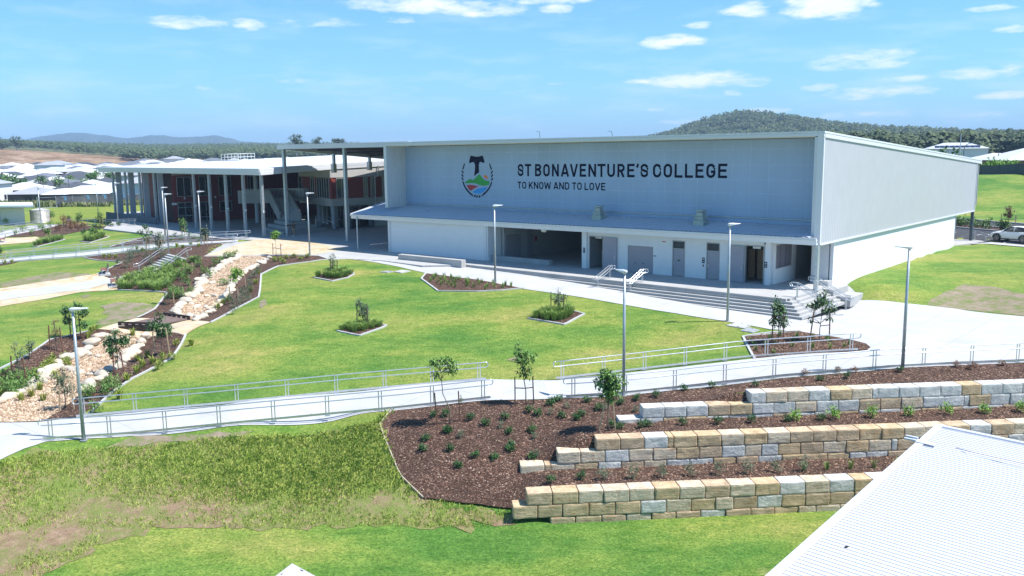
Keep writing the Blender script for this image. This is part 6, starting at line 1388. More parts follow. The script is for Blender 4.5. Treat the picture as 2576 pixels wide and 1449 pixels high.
# tactile strips on the ramp landings
def tactile(pts,lab):
    P_=[T(x,y) for x,y in pts]; b=MB(); n=8
    for i in range(n):
        a_=P_[0].lerp(P_[1],i/(n-1)); c_=P_[3].lerp(P_[2],i/(n-1)); a_=Vector((a_.x,a_.y,float(gz(a_.x,a_.y))+.04)); c_=Vector((c_.x,c_.y,float(gz(c_.x,c_.y))+.04)); b.bar(a_,c_,.045,.018)
    tag(b.build('tactile_strip',mat('white_tactile',(.80,.80,.82),.5)),lab,'tactile strip','tactile paving strips on the ramp')
tactile([(1368,963),(1402,963),(1410,999),(1392,999)] and [(1369,963),(1397,963),(1413,1000),(1385,1000)],'ribbed tactile strip at the start of the right ramp')
tactile([(1228,968),(1258,966),(1262,998),(1232,1000)],'ribbed tactile strip at the top end of the left ramp')
tactile([(196,1062),(228,1060),(200,1100),(140,1108)],'ribbed tactile strip at the bottom end of the left ramp')
# ---------------------------------------------------------------- foreground shed roof
M_fr=mat('glossy_white_roof_sheet',(.585,.585,.61),.45,var=.015,scale=1.5)
C0=G(2360,1075,-.8); C1=G(1945,1449,-.8); ed=(C1-C0); ed.z=0; ed.normalize(); ro_=Vector((-ed.y,ed.x,0)); 
if ro_.x<0: ro_=-ro_
shed=thing('shed',C0+ed*10+ro_*6-Vector((0,0,3.9)),'white building whose ribbed metal roof fills the lower right corner','building')
LE=24; WD=14; pit=.195; nr=int(LE/pit); slope=-.035
b=MB(); prof=[(0,0),(.075,0),(.09,.027),(.13,.027),(.145,0)]; row=[]
for i in range(nr):
    for s,z in prof: row.append((i*pit+s,z))
row.append((nr*pit,0)); 
L1=[C0+ed*s+ro_*.12+Vector((0,0,z)) for s,z in row]; L2=[C0+ed*s+ro_*WD+Vector((0,0,z+slope*WD)) for s,z in row]; k=len(row)
b.add(L1+L2,[(i,i+1,k+i+1,k+i) for i in range(k-1)]); b.build('roof',M_fr,shed)
b=MB(); b.bar(C0-ed*.06+ro_*.02+Vector((0,0,.05)),C0+ed*LE+ro_*.02+Vector((0,0,.05)),.26,.03); b.bar(C0-ed*.06-ro_*.1-Vector((0,0,.1)),C0+ed*LE-ro_*.1-Vector((0,0,.1)),.03,.28); b.bar(C0-ed*.08+Vector((0,0,.03)),C0-ed*.08+ro_*WD+Vector((0,0,.03+slope*WD)),.2,.10); b.build('edge_flashing',mat('white_flashing',(.56,.58,.64),.3,var=.02),shed)
b=MB(); w_=[C0+ed*.3+ro_*.4,C0+ed*LE+ro_*.4,C0+ed*LE+ro_*(WD-.4),C0+ed*.3+ro_*(WD-.4)]; b.prism(w_,-4.8,-1.32); b.build('wall',M_white,shed)
b=MB(); p=C0+ed*2.35; b.bar(p-ro_*.25+Vector((0,0,.1)),p+ro_*.5+Vector((0,0,.06)),.3,.02); b.bar(p-ro_*.5-ed*.1+Vector((0,0,.16)),p-ro_*.1-ed*.1+Vector((0,0,.16)),.10,.05); b.bar(p-ro_*.5+ed*.12+Vector((0,0,.13)),p-ro_*.1+ed*.12+Vector((0,0,.13)),.10,.05); b.build('flashing_patch',mat('white_flashing'),shed)
b=MB(); a0=p+ro_*1.1-ed*.2; b.tube([a0+Vector((0,0,.03)),a0+ro_*.7+ed*.25+Vector((0,0,.06)),a0+ro_*2.2+ed*.35+Vector((0,0,.03)),a0+ro_*3.6+ed*.4+Vector((0,0,0)),a0+ro_*4.6+ed*.5+Vector((0,0,-.03))],.012,5); b.build('loose_cable',mat('grey_cable',(.25,.22,.28),.6),shed)
b=MB(); pp=G(3386/1.5901,2190/1.5901,-.8); b.ico(pp+Vector((0,0,.02)),.05,(1.4,1,.4),1,.3); b.build('debris',M_black,shed)
# ---------------------------------------------------------------- small white block with tank at the left
sb=thing('amenities_block',G(20,562,-.9),'small white block with a thin flat roof at the far left','building')
gA=G(64,567,-.85); dA=Vector((-1,.10,0)).normalized(); nA=Vector((ray(70,560).x,ray(70,560).y,0)).normalized()
def FA(a,bb,z): return gA+dA*a+nA*bb+Vector((0,0,z))
zr=top_z(92,521,G(92,566,-.85)); 
b=MB(); b.box(FA,0,30,0,9,0,2.75); b.build('wall',mat('lilac_white_wall',(.58,.57,.60),.8,var=.03),sb)
b=MB(); b.box(FA,-1.6,32,-1.5,10.5,3.0,3.22); b.box(FA,-1.7,32,-1.6,-1.5,2.92,3.25); b.build('roof',mat('white_roof_edge',(.80,.80,.80),.5,var=.02),sb)
a0=(gA.x-G(53,560,-.85).x); b=MB(); b.box(FA,a0-.0,a0+1.9,-.05,.05,.6,2.35); w_=b.build('window',M_glass,sb)
b=MB(); 
for i in range(4): b.box(FA,a0+i*.62,a0+i*.62+.06,-.12,-.051,.55,2.4)
for z in (.55,1.4,2.34): b.box(FA,a0,a0+1.92,-.11,-.052,z,z+.06)
b.build('window_frame',M_frame,w_)
tk=thing('water_tank',G(87,567,-.85),'corrugated pale grey water tank beside the small white block','water tank')
c=G(86,566,-.85); rt=1.45; b=MB(); N_=28; pr=[]; z=0
for i in range(24): pr.append((rt+(.035 if i%2 else -.035),i*.1))
vs=[Vector((c.x+r_*math.cos(2*math.pi*j/N_),c.y+2.0+r_*math.sin(2*math.pi*j/N_),c.z+z_)) for r_,z_ in pr for j in range(N_)]
b.add(vs,[(i*N_+j,i*N_+(j+1)%N_,(i+1)*N_+(j+1)%N_,(i+1)*N_+j) for i in range(len(pr)-1) for j in range(N_)]); b.build('tank_wall',mat('pale_tank_metal',(.55,.52,.50),.45,.2),tk)
b=MB(); b.tube([(c.x,c.y+2,c.z+2.3),(c.x,c.y+2,c.z+2.55)],1.5,N_,.2); b.build('tank_lid',mat('pale_tank_metal'),tk)
# ---------------------------------------------------------------- temporary fence and hoarding across the sports field
fp=[G(x,y,-.8) for x,y in [(95,524),(160,519),(240,512),(395,503),(560,493)]]
fp=[Vector((p.x,p.y,float(gz(p.x,p.y)))) for p in fp]
fe=thing('mesh_fence',fp[0],'grey construction fence hung with dark shade cloth beyond the sports field','fence'); P_=resample(fp,2.6)
b=MB(); k=int(len(P_)*.12)
for p,q_ in zip(P_[k:],P_[k+1:]): b.bar(p+Vector((0,0,1.15)),q_+Vector((0,0,1.15)),.02,2.0)
b.build('shade_cloth',mat('dark_shade_cloth',(.085,.09,.10),.9,var=.3,scale=.6),fe)
for i in range(len(P_)):
    b=MB(); b.bar(P_[i],P_[i]+Vector((0,0,2.5)),.08,.08); 
    if i%2==0: b.build('fence_post',M_steel,fe)
b=MB()
for p,q_ in zip(P_,P_[1:]): b.bar(p+Vector((0,0,2.3)),q_+Vector((0,0,2.3)),.05,.05); b.bar(p+Vector((0,0,.1)),q_+Vector((0,0,.1)),.1,.15)
b.build('fence_rail',M_steel,fe)
for f in (.16,.30,.36,.46,.62,.74):
    p=P_[int(f*len(P_))]; b=MB(); b.bar(p+Vector((-.5,-.08,1.9)),p+Vector((.5,-.08,1.9)),.03,.9 if f<.5 else 1.6); b.build('banner',mat('pale_blue_banner',(.25,.50,.72),.6) if f<.5 else mat('blue_banner',(.03,.22,.50),.6),fe)
# dark fence on the bank at the right and its posts
q0,q1=G(2469,434,5.45),G(2640,439,5.45); d=(q1-q0).normalized(); t=thing('boundary_fence',q0,'long dark charcoal fence at the top of the right grass bank','fence')
b=MB(); nS=int(70/2.4)
for i in range(-10,18): 
    a_=q0+d*(i*2.4); c_=q0+d*(i*2.4+2.38); za=float(gz(a_.x,a_.y)); b.bar(Vector((a_.x,a_.y,za+.9)),Vector((c_.x,c_.y,float(gz(c_.x,c_.y))+.9)),.05,1.85)
b.build('fence_panel',mat('charcoal_fence',(.055,.07,.08),.7,var=.2,scale=.7),t)
for i in range(-10,18,2):
    a_=q0+d*(i*2.4); za=float(gz(a_.x,a_.y)); b=MB(); b.bar(Vector((a_.x,a_.y,za)),Vector((a_.x,a_.y,za+1.95)),.1,.1); b.build('fence_post',mat('charcoal_post',(.04,.05,.055),.6),t)
# ---------------------------------------------------------------- white car
def make_car(loc,rz,label,paint,cat='car',s=1.0):
    t=thing('parked_car',loc,label,cat,None,rz)
    L=4.55; W_=1.84
    # body side profile (x forward), z
    low=[(2.26,.42),(2.28,.62),(2.18,.78),(1.95,.88),(1.1,1.02),(.75,1.06)]
    sec=[(-2.25,.42,.90,.80),(-2.24,.75,1.0,.88),(-2.1,.95,.0,.86)]
    b=MB(); xs_=[2.28,2.2,1.95,1.4,.95,.5,0,-.6,-1.2,-1.7,-2.05,-2.24]
    belt=[.66,.78,.88,.97,1.03,1.05,1.06,1.08,1.10,1.12,1.08,.95]; bot=[.40,.30,.27,.27,.27,.27,.27,.27,.27,.28,.32,.42]; hw=[.62,.80,.88,.92,.92,.92,.92,.92,.92,.91,.86,.74]
    ring=[]
    for x,bt,bo,w_ in zip(xs_,belt,bot,hw):
        ring.append([(x,-w_*.88,bo),(x,-w_,bo+.15),(x,-w_,(bo+bt)/2+.05),(x,-w_*.93,bt-.03),(x,-w_*.75,bt),(x,0,bt+.035),(x,w_*.75,bt),(x,w_*.93,bt-.03),(x,w_,(bo+bt)/2+.05),(x,w_,bo+.15),(x,w_*.88,bo)])
    o=0; vs=[Vector(p) for r_ in ring for p in r_]; n=11
    fs=[(i*n+j,(i+1)*n+j,(i+1)*n+j+1,i*n+j+1) for i in range(len(ring)-1) for j in range(n-1)]+[(i*n+n-1,(i+1)*n+n-1,(i+1)*n,i*n) for i in range(len(ring)-1)]+[tuple(range(n)),tuple(range(len(vs)-1,len(vs)-n-1,-1))]
    b.add(vs,fs)
    def P(mb,name,m,smooth=False,bev=0):
        me_off=Vector((0,0,0)); me=bpy.data.meshes.new(name); me.from_pydata([v*s for v in mb.v],[],mb.f); me.materials.append(m); 
        if smooth: me.polygons.foreach_set('use_smooth',[True]*len(me.polygons))
        ob=bpy.data.objects.new(name,me); sc.collection.objects.link(ob); ob.parent=t
        if bev: q=ob.modifiers.new('bevel','BEVEL'); q.width=bev
        return ob
    P(b,'body',paint,True)
    # cabin
    cx_=[.98,.55,.1,-.7,-1.4,-1.95,-2.15]; cz_=[1.04,1.40,1.56,1.60,1.55,1.38,1.10]; cb=[1.02,1.04,1.05,1.07,1.09,1.10,1.08]; wb=[.80,.84,.85,.85,.84,.80,.76]; wt_=[.72,.66,.64,.64,.63,.62,.70]
    b=MB(); vs=[]; 
    for x,z,zb_,w1_,w2_ in zip(cx_,cz_,cb,wb,wt_): vs+=[Vector((x,-w1_,zb_)),Vector((x,-w2_,max(z-.05,zb_+.01))),Vector((x,0,z)),Vector((x,w2_,max(z-.05,zb_+.01))),Vector((x,w1_,zb_))]
    fs=[(i*5+j,(i+1)*5+j,(i+1)*5+j+1,i*5+j+1) for i in range(6) for j in range(4)]; b.add(vs,fs); P(b,'glasshouse',mat('tinted_car_glass',(.015,.017,.02),.1,spec=.8),True)
    b=MB(); vs=[]
    for x,z,w2_ in zip(cx_[1:6],cz_[1:6],wt_[1:6]): vs+=[Vector((x,-w2_-.02,z-.055)),Vector((x,0,z+.015)),Vector((x,w2_+.02,z-.055))]
    b.add(vs,[(i*3+j,(i+1)*3+j,(i+1)*3+j+1,i*3+j+1) for i in range(4) for j in range(2)]); 
    for sd_ in (-1,1):
        for x0,z0_,x1,z1_ in ((.98,1.05,.5,1.38),(-.35,1.07,-.35,1.54),(-1.45,1.10,-1.75,1.44),(-2.15,1.10,-1.95,1.35)): b.bar((x0,sd_*.845,z0_),(x1,sd_*.67,z1_),.07,.04)
    P(b,'roof',paint)
    for x in (1.38,-1.36):
        for sd_ in (-1,1):
            b=MB(); N_=20
            b.tube([(x,sd_*.74,.35),(x,sd_*.95,.35)],.36,N_); w_o=P(b,'wheel',mat('black_tyre',(.02,.02,.02),.8),False)
            b=MB(); b.tube([(x,sd_*.951,.35),(x,sd_*.962,.35)],.05,8)
            for k in range(10): a=k*math.pi/5; b.bar((x+.04*math.cos(a),sd_*.957,.35+.04*math.sin(a)),(x+.25*math.cos(a),sd_*.957,.35+.25*math.sin(a)),.02,.045,up=(0,1,0))
            for k in range(20): a=k*math.pi/10; a2=(k+1)*math.pi/10; b.bar((x+.25*math.cos(a),sd_*.957,.35+.25*math.sin(a)),(x+.25*math.cos(a2),sd_*.957,.35+.25*math.sin(a2)),.02,.03,up=(0,1,0))
            r_o=P(b,'rim',mat('alloy_rim',(.6,.6,.62),.3,.8)); r_o.parent=w_o
            b=MB()
            for k in range(9): a=math.pi*k/8; a2=math.pi*(k+1)/8; (b.bar((x+.43*math.cos(a),sd_*.90,.36+.43*math.sin(a)),(x+.43*math.cos(a2),sd_*.90,.36+.43*math.sin(a2)),.10,.09,up=(0,1,0)) if k<8 else None)
            P(b,'wheel_arch',mat('black_plastic_trim',(.03,.03,.03),.6))
    for sd_ in (-1,1):
        b=MB(); b.bar((2.02,sd_*.78,.80),(2.22,sd_*.55,.76),.08,.09); P(b,'headlight',mat('dark_headlight',(.05,.05,.06),.15))
        b=MB(); b.ico((.72,sd_*1.0,1.12),.12,(.7,.9,.6),1); P(b,'side_mirror',paint,True)
    b=MB(); b.box(lambda a,c_,z:Vector((a,c_,z)),2.24,2.30,-.5,.5,.38,.66); b.box(lambda a,c_,z:Vector((a,c_,z)),-1.0,1.0,-.93,-.925,.27,.33); b.box(lambda a,c_,z:Vector((a,c_,z)),-1.0,1.0,.925,.93,.27,.33); P(b,'grille',mat('black_plastic_trim'))
    return t
wf=Vector((49.52,88.68,0)); wr=Vector((50.77,86.25,0)); dcar=(wf-wr).normalized(); nc=Vector((dcar.y,-dcar.x,0)); 
if nc.dot(Vector((0,1,0)))<0: nc=-nc
cc=(wf+wr)/2+nc*.92; M_carw=mat('white_car_paint',(.82,.82,.83),.2,var=.01)
make_car(Vector((cc.x,cc.y,float(gz(cc.x,cc.y))+.04)),math.atan2(dcar.y,dcar.x),'white station-wagon style car parked behind the hall',M_carw)
# planting and tree behind the car
for i in range(9): 
    p=rk0+rd*(-2+i*2.1)+rn*1.8; 
    if i in (4,): continue
    for k in range(3): q=p+rd*rb.uniform(-.7,.7)+rn*rb.uniform(-.5,.5); plant(BU['mid'],Vector((q.x,q.y,float(gz(q.x,q.y)))),2.0,'shrub','low rounded hedge shrub in the verge behind the car park','shrub','verge shrubs behind the car park',rb)
p=rk0+rd*5.2+rn*1.8; p.z=float(gz(p.x,p.y)); xx,yy=px(p)
sapling(xx,yy,yy-62,L_brown,'russet-leaved staked tree in the verge behind the white car',[(0,.85,.5,.4),(-.3,.65,.4,.3),(.3,.6,.4,.3)],260,.22,.1,None,base=p,group='young staked trees')
b=MB(); 
for q in (-.9,.9): a_=p+rd*q; b.bar(a_,a_+Vector((0,0,1.9)),.07,.07)
b.bar(p+rd*-.9+Vector((0,0,1.3)),p+rd*.9+Vector((0,0,1.3)),.03,.08); tag(b.build('tree_stakes',M_stake2),'pair of timber stakes either side of the russet tree','stake')
c=F1(-.8,40.5); stair_rail(F1(-.3,42.4),.1,F1(-1.6,41.2),-.1,'white handrail at the rear corner of the hall','handrail by the car park',nrail=1)
# ---------------------------------------------------------------- people
def skin_body(name,verts,edges,rad,m,parent,sub=1):
    me=bpy.data.meshes.new(name); me.from_pydata([Vector(v) for v in verts],edges,[]); o=bpy.data.objects.new(name,me); sc.collection.objects.link(o)
    md=o.modifiers.new('skin','SKIN'); sv=me.skin_vertices[0].data
    for i,r_ in enumerate(rad): sv[i].radius=(r_,r_*.85) if not isinstance(r_,tuple) else r_
    sv[0].use_root=True; s_=o.modifiers.new('subd','SUBSURF'); s_.levels=sub; s_.render_levels=sub
    if isinstance(m,(list,tuple)): [me.materials.append(x) for x in m]
    else: me.materials.append(m)
    if parent: o.parent=parent
    return o
M_skin=mat('skin',(.42,.25,.17),.6,var=.05); M_hair=mat('dark_hair',(.02,.015,.012),.7)
def person(loc,rz,label,shirt,legs,shoes,pose,cap=True,longs=False):
    t=thing('person',loc,label,'person',None,rz)
    J={'pel':(0,0,.96),'spine':(0,0,1.15),'chest':(0,.01,1.36),'neck':(0,.01,1.47),'head':(0,.03,1.60),'crown':(0,.03,1.70)}
    V=[J['pel'],J['spine'],J['chest'],J['neck'],J['head'],J['crown']]; Rr=[.085,.085,(.10,.075),.055,.108,.085]; E=[(0,1),(1,2),(2,3),(3,4),(4,5)]
    def chain(start,pts,rs):
        prev=start
        for p,r_ in zip(pts,rs): V.append(p); Rr.append(r_); E.append((prev,len(V)-1)); prev=len(V)-1
    for s in (-1,1):
        chain(0,[(s*.10,0,.90),(s*.12,.02,.50),(s*.13,0,.09),(s*.13,.13,.04)],[.07,.058,.045,.042])
        a=pose[0 if s<0 else 1]; chain(2,[(s*.17,0,1.38)]+a,[.05,.045,.035,.03])
    skin_body('body',V,E,Rr,M_skin,t)
    V=[];Rr=[];E=[]
    V=[(0,0,.86),(0,0,1.15),(0,.01,1.34),(0,.01,1.43)]; Rr=[(.175,.15),(.175,.15),(.20,.15),.09]; E=[(0,1),(1,2),(2,3)]
    for s in (-1,1):
        a=pose[0 if s<0 else 1]; chain(2,[(s*.19,0,1.38),a[0]],[.085,.075])
    skin_body('shirt',V,E,Rr,shirt,t)
    V=[(0,0,1.06),(0,0,.90)]; Rr=[(.165,.14),(.17,.15)]; E=[(0,1)]
    for s in (-1,1): chain(1,[(s*.10,0,.86),(s*.12,.02,.56 if not longs else .5)]+([(s*.13,0,.12)] if longs else []),[.12,.10,.08])
    skin_body('shorts' if not longs else 'trousers',V,E,Rr,legs,t)
    for s in (-1,1):
        b=MB(); b.ico((s*.13,.07,.05),.075,(.75,1.9,.75),2); o=MBlocal(b,'shoe',shoes,t)
    b=MB(); b.ico((0,.02,1.66),.118,(.95,1.08,.80),2); MBlocal(b,'cap' if cap else 'hair',M_hair if not cap else M_black,t)
    if cap: b=MB(); b.ico((0,.14,1.64),.07,(1,1.2,.2),1); MBlocal(b,'cap_peak',M_black,t)
    return t
def MBlocal(mb,name,m,t):
    me=bpy.data.meshes.new(name); me.from_pydata(mb.v,[],mb.f); me.materials.append(m); me.polygons.foreach_set('use_smooth',[True]*len(me.polygons)); o=bpy.data.objects.new(name,me); sc.collection.objects.link(o); o.parent=t; return o
pp=G(740,594.5,.012)
person(pp,math.radians(150),'person in a black shirt, tan shorts and white shoes filming beside a column',mat('black_shirt',(.012,.012,.014),.8),mat('tan_shorts',(.30,.22,.14),.8),mat('white_shoes',(.8,.8,.8),.5),
   ([(-.24,.08,1.20),(-.10,.30,1.22),(-.02,.38,1.25)],[(.24,.06,1.20),(.12,.28,1.28),(.04,.38,1.28)]))
tp=pp+Vector((-.55,.15,0)); t=thing('tripod',tp,'camera tripod with a black video camera beside the person in shorts','tripod')
for k in range(3): a=k*2.09+.4; b=MB(); b.bar(tp+Vector((.4*math.cos(a),.4*math.sin(a),0)),tp+Vector((0,0,1.15)),.03,.03); b.build('leg',M_black,t)
b=MB(); b.box(lambda a,c_,z:tp+Vector((a,c_,z)),-.22,.2,-.09,.09,1.15,1.42); b.cyl((tp.x-.3,tp.y),.06,tp.z+1.2,tp.z+1.34,8); b.build('video_camera',M_black,t)
pq=G(377,541,.0); pq=F2(46.5,1.5,.35)
xx,yy=px(pq)
pq2=onp(376,545,F2(0,2.5),B2)
person(Vector((pq2.x,pq2.y,pq2.z)),math.radians(20),'dark silhouetted person in a blue shirt on the terrace left of the columns',mat('slate_blue_shirt',(.06,.10,.16),.8),mat('black_trousers',(.012,.012,.015),.8),M_black,
   ([(-.26,.05,1.18),(-.2,.2,1.0),(-.15,.25,.95)],[(.26,.05,1.18),(.2,.2,1.0),(.15,.25,.95)]),cap=False,longs=True)
b=MB(); g_=pq2+A2*-1.2; b.ico(g_+Vector((0,0,.28)),.32,(1.1,.6,.85),2,.1); tag(b.build('bag',M_black),'black bag on the terrace floor beside the silhouetted person','bag')
b=MB(); u_=pq2-Vector((0,0,.02)); b.prism([F2(ab2(u_)[0]-4,1.0),F2(56.5,1.0),F2(56.5,6),F2(ab2(u_)[0]-4,6)],0.004,pq2.z-.02); tag(b.build('terrace_slab',M_conc),'raised concrete terrace slab behind the pale fins','terrace')
# ---------------------------------------------------------------- suburb
M_hroofs=[mat('white_house_roof',(.60,.60,.61),.5,var=.03,scale=.3),mat('white_house_roof'),mat('light_house_roof',(.44,.45,.47),.6,var=.05,scale=.3),mat('charcoal_house_roof',(.075,.08,.095),.7,var=.1,scale=.3),mat('slate_house_roof',(.15,.16,.185),.7,var=.1,scale=.3),mat('grey_house_roof',(.33,.34,.37),.7,var=.08,scale=.3)]
M_hw=[mat('cream_house_wall',(.55,.52,.47),.85,var=.08,scale=.5),mat('grey_house_wall',(.35,.35,.37),.85,var=.08,scale=.5),mat('brick_house_wall',(.20,.12,.09),.85,var=.15,scale=.5),mat('white_house_wall',(.72,.72,.72),.8,var=.03)]
rh=random.Random(33)
HP={}
PIT=.33
def house_proto(w_,d_,wall_h,roof,wall,k):
    t=bpy.data.objects.new('house',None); parts=[]
    def mk(mb,name,m):
        me=bpy.data.meshes.new(name); me.from_pydata(mb.v,[],mb.f); me.materials.append(m); return me
    I=lambda a,c_,z:Vector((a,c_,z))
    b=MB(); b.box(I,-w_/2,w_/2,-d_/2,d_/2,-1.5,wall_h); parts.append(('wall',mk(b,'wall',wall)))
    e=.6; W2,D2=w_/2+e,d_/2+e; rh_=min(W2,D2)*PIT; rg=abs(W2-D2)
    b=MB(); z=wall_h; top=[(-rg,0),(rg,0)] if W2>D2 else [(0,-rg),(0,rg)]
    v=[I(-W2,-D2,z),I(W2,-D2,z),I(W2,D2,z),I(-W2,D2,z),I(top[0][0],top[0][1],z+rh_),I(top[1][0],top[1][1],z+rh_)]
    f=[(0,1,5,4),(1,2,5),(2,3,4,5),(3,0,4)] if W2>D2 else [(0,1,4),(1,2,5,4),(2,3,5),(3,0,4,5)]
    b.add(v,f+[(3,2,1,0)])
    if k%2==0: # lower front wing
        w3=w_*.22; b.add([I(-w_*.35-w3,-D2-3,z),I(-w_*.35+w3,-D2-3,z),I(-w_*.35+w3,0,z),I(-w_*.35-w3,0,z),I(-w_*.35,-D2-3+w3,z+w3*.42),I(-w_*.35,0,z+w3*.42)],[(0,1,4),(1,2,5,4),(3,0,4,5)])
    parts.append(('roof',mk(b,'roof',roof)))
    if k%2==0:
        b=MB(); b.box(I,-w_*.35-w_*.18,-w_*.35+w_*.18,-d_/2-2.8,-d_/2,-1.5,wall_h-.02); parts.append(('porch',mk(b,'porch',wall)))
    for i in range(3):
        b=MB(); x=-w_*.1+i*w_*.22; b.box(I,x,x+1.6,-d_/2-.06,-d_/2,.7,2.0); parts.append(('window',mk(b,'window',M_glass)))
    return parts
HPs=[]
for k in range(14):
    hh=2.4 if k!=5 else 4.8; HPs.append(house_proto(rh.uniform(10,15),rh.uniform(8.5,12),hh,M_hroofs[[0,3,2,4,1,5,0,3,1,4,2,3,0,5][k]],rh.choice(M_hw),k))
def put_house(P_,rz,parts,label,group='hip roofed houses of the suburb beyond the sports field',s=1):
    t=bpy.data.objects.new('house',None); sc.collection.objects.link(t); t.location=P_; t.rotation_euler[2]=rz; t.scale=(s,s,s); tag(t,label,'house',group)
    for n_,me in parts: o=bpy.data.objects.new(n_,me); sc.collection.objects.link(o); o.parent=t
    return t
rows=[(224,'nearest'),(245,'near'),(264,'near'),(284,'middle'),(305,'middle'),(326,'middle'),(350,'middle'),(374,'far'),(400,'far'),(428,'far'),(456,'far'),(486,'farthest'),(516,'farthest'),(548,'farthest'),(580,'farthest'),(612,'farthest')]
HC=[{0:'white',1:'white',2:'pale grey',3:'charcoal',4:'slate',5:'grey'}[q] for q in (0,3,2,4,1,5,0,3,1,4,2,3,0,5)]
colname={0:'white',1:'white',2:'pale grey',3:'charcoal',4:'slate',5:'grey'}; hc=0
for y,nm in rows:
    x=-.66*y+rh.uniform(-8,4); 
    while x<(-.235*y if y>260 else -.40*y):
        k=rh.randrange(14); dx=rh.uniform(13,16.5)
        yy_=y+rh.uniform(-4,4); z=float(hs(x,yy_)); 
        u=x/yy_
        if not (y>560 and u<-.42):
            k_=k
            put_house(Vector((x,yy_,z)),rh.choice([0,.1,-.1,1.57,1.67,.05])+.12,HPs[k_],f'{HC[k_]} roofed house in the {nm} rows of the hillside suburb',f'{HC[k_]} roofed houses in the {nm} rows'); hc+=1
        x+=dx
print('houses',hc)
# houses on the right bank
def big_house(P_,rz,w_,d_,wh,roof,wall,label,solar=False):
    t=put_house(P_,rz,house_proto(w_,d_,wh,roof,wall,1),label,'houses above the dark fence'); return t
def gl(x,y,d_): r_=ray(x,y); p=CAM+r_*d_; return p
def hz_(x,d_): p=gl(x,400,d_); return Vector((p.x,p.y,hs(p.x,p.y)))
big_house(hz_(2402,300),-.35,18.5,11,5.4,mat('pale_blue_grey_roof',(.52,.55,.58),.5),M_hw[3],'two storey white house with a row of dark solar panels on its roof')
hh=[o for o in bpy.data.objects if o.name.startswith('house')][-1]
for o in bpy.data.objects:
    if o.get('label','').startswith('two storey white house'): hh=o
for i in range(9):
    b=MB(); W2,D2=9.25+.6,5.5+.6; k_=PIT
    x0=-6.9+i*1.55; y0,y1=-D2+.8,-D2+2.9; z0=5.4+(y0+D2)*k_+.08; z1=5.4+(y1+D2)*k_+.08
    b.add([(x0,y0,z0),(x0+1.45,y0,z0),(x0+1.45,y1,z1),(x0,y1,z1)],[(0,1,2,3)]); o=MBlocal(b,'solar_panel',mat('solar_panel',(.01,.012,.03),.2),hh)
big_house(hz_(2640,178),-.15,22,16,2.5,M_hroofs[0],M_hw[2],'low house with a broad white roof cut by the right edge')
big_house(hz_(2505,230),.3,13,10,2.0,M_hroofs[0],M_hw[0],'small pale roofed house between the two larger ones above the fence')
big_house(hz_(2388,235),.2,10,8,2.2,M_hroofs[0],M_hw[0],'white roofed house just showing over the hall roof line')
# ---------------------------------------------------------------- trees far and near
def gum(seed,H,n=260,flat=.75,L=1.0,W_=.5):
    r_=random.Random(seed); b=MB(); b.tube([(0,0,-1),(r_.uniform(-.4,.4),0,H*.45),(r_.uniform(-.8,.8),.3,H*.8)],[.28,.2,.08],6)
    bl=[]
    for i in range(8): 
        a=r_.uniform(0,6.28); rr_=r_.uniform(.1,.32)*H; c=(rr_*math.cos(a),rr_*math.sin(a),H*r_.uniform(.5,.88)); bl.append((c,(H*.17,H*.17,H*.12*flat))); b.tube([(0,0,H*.4),((c[0])*.5,c[1]*.5,c[2]*.8),c],[.12,.08,.04],4)
    return b,crownmesh(r_,bl,n,L,W_,.2)
GM=[]
for i in range(5):
    tb,cm=gum(200+i,11,420); 
    me=bpy.data.meshes.new('trunk'); me.from_pydata(tb.v,[],tb.f); me.materials.append(mat('pale_gum_bark',(.30,.26,.22),.9,coord='O')); mc=bpy.data.meshes.new('crown'); mc.from_pydata(cm.v,[],cm.f); mc.materials.append(L_gum); GM.append((me,mc))
mc2=[]
for i in range(3):
    tb,cm=gum(300+i,6,420,1.4,.6,.35); me=bpy.data.meshes.new('trunk'); me.from_pydata(tb.v,[],tb.f); me.materials.append(M_bark); mc=bpy.data.meshes.new('crown'); mc.from_pydata(cm.v,[],cm.f); mc.materials.append(L_mid if i!=2 else L_dark); mc2.append((me,mc))
def put_tree(P_,pair,s,name,label,group):
    t=bpy.data.objects.new(name,None); sc.collection.objects.link(t); t.location=P_; t.scale=(s,s,s); t.rotation_euler[2]=rh.uniform(0,6.28); tag(t,label,'tree',group)
    for n_,me in zip(('trunk','crown'),pair): o=bpy.data.objects.new(n_,me); sc.collection.objects.link(o); o.parent=t
for x,y,s in ((10,500,1.0),(30,495,1.1),(50,498,.9),(105,497,1.0),(140,492,.9),(152,488,.8),(230,480,1.0),(245,478,1.1),(270,480,1.1),(290,478,.9),(310,475,.95),(180,482,.9),(370,492,.6),(60,486,.8),(0,488,1.1),(215,488,.8),(335,492,.6),(405,493,.9),(425,492,.9),(385,492,1)):
    p=farT(x,y); put_tree(Vector((p.x,p.y,p.z)),rh.choice(mc2),s*1.0,'street_tree','leafy green tree in the planted strip before the suburb','green trees in front of the suburb')
for x,y,s in ((232,455,1.2),(255,452,.8),(290,450,.8),(110,455,.8),(370,430,.8),(393,425,.7)):
    p=farT(x,y+12); put_tree(p,rh.choice(mc2),s*.6,'garden_tree','small garden tree between the suburban roofs','garden trees among the roofs')
p=gl(2382,372,118); z_=float(hs(p.x,p.y)); b=None
put_tree(Vector((p.x,p.y,p.z-7.0)),mc2[2],1.15,'garden_tree','dark green round tree rising behind the hall roof edge','trees above the dark fence')
for i in range(10): q=gl(2485+i*7,432,158); plant(BU['bgreen'],Vector((q.x,q.y,q.z-.7)),4.2,'shrub','bright green hedge plant leaning over the dark fence','shrub','hedge plants behind the dark fence',rh)
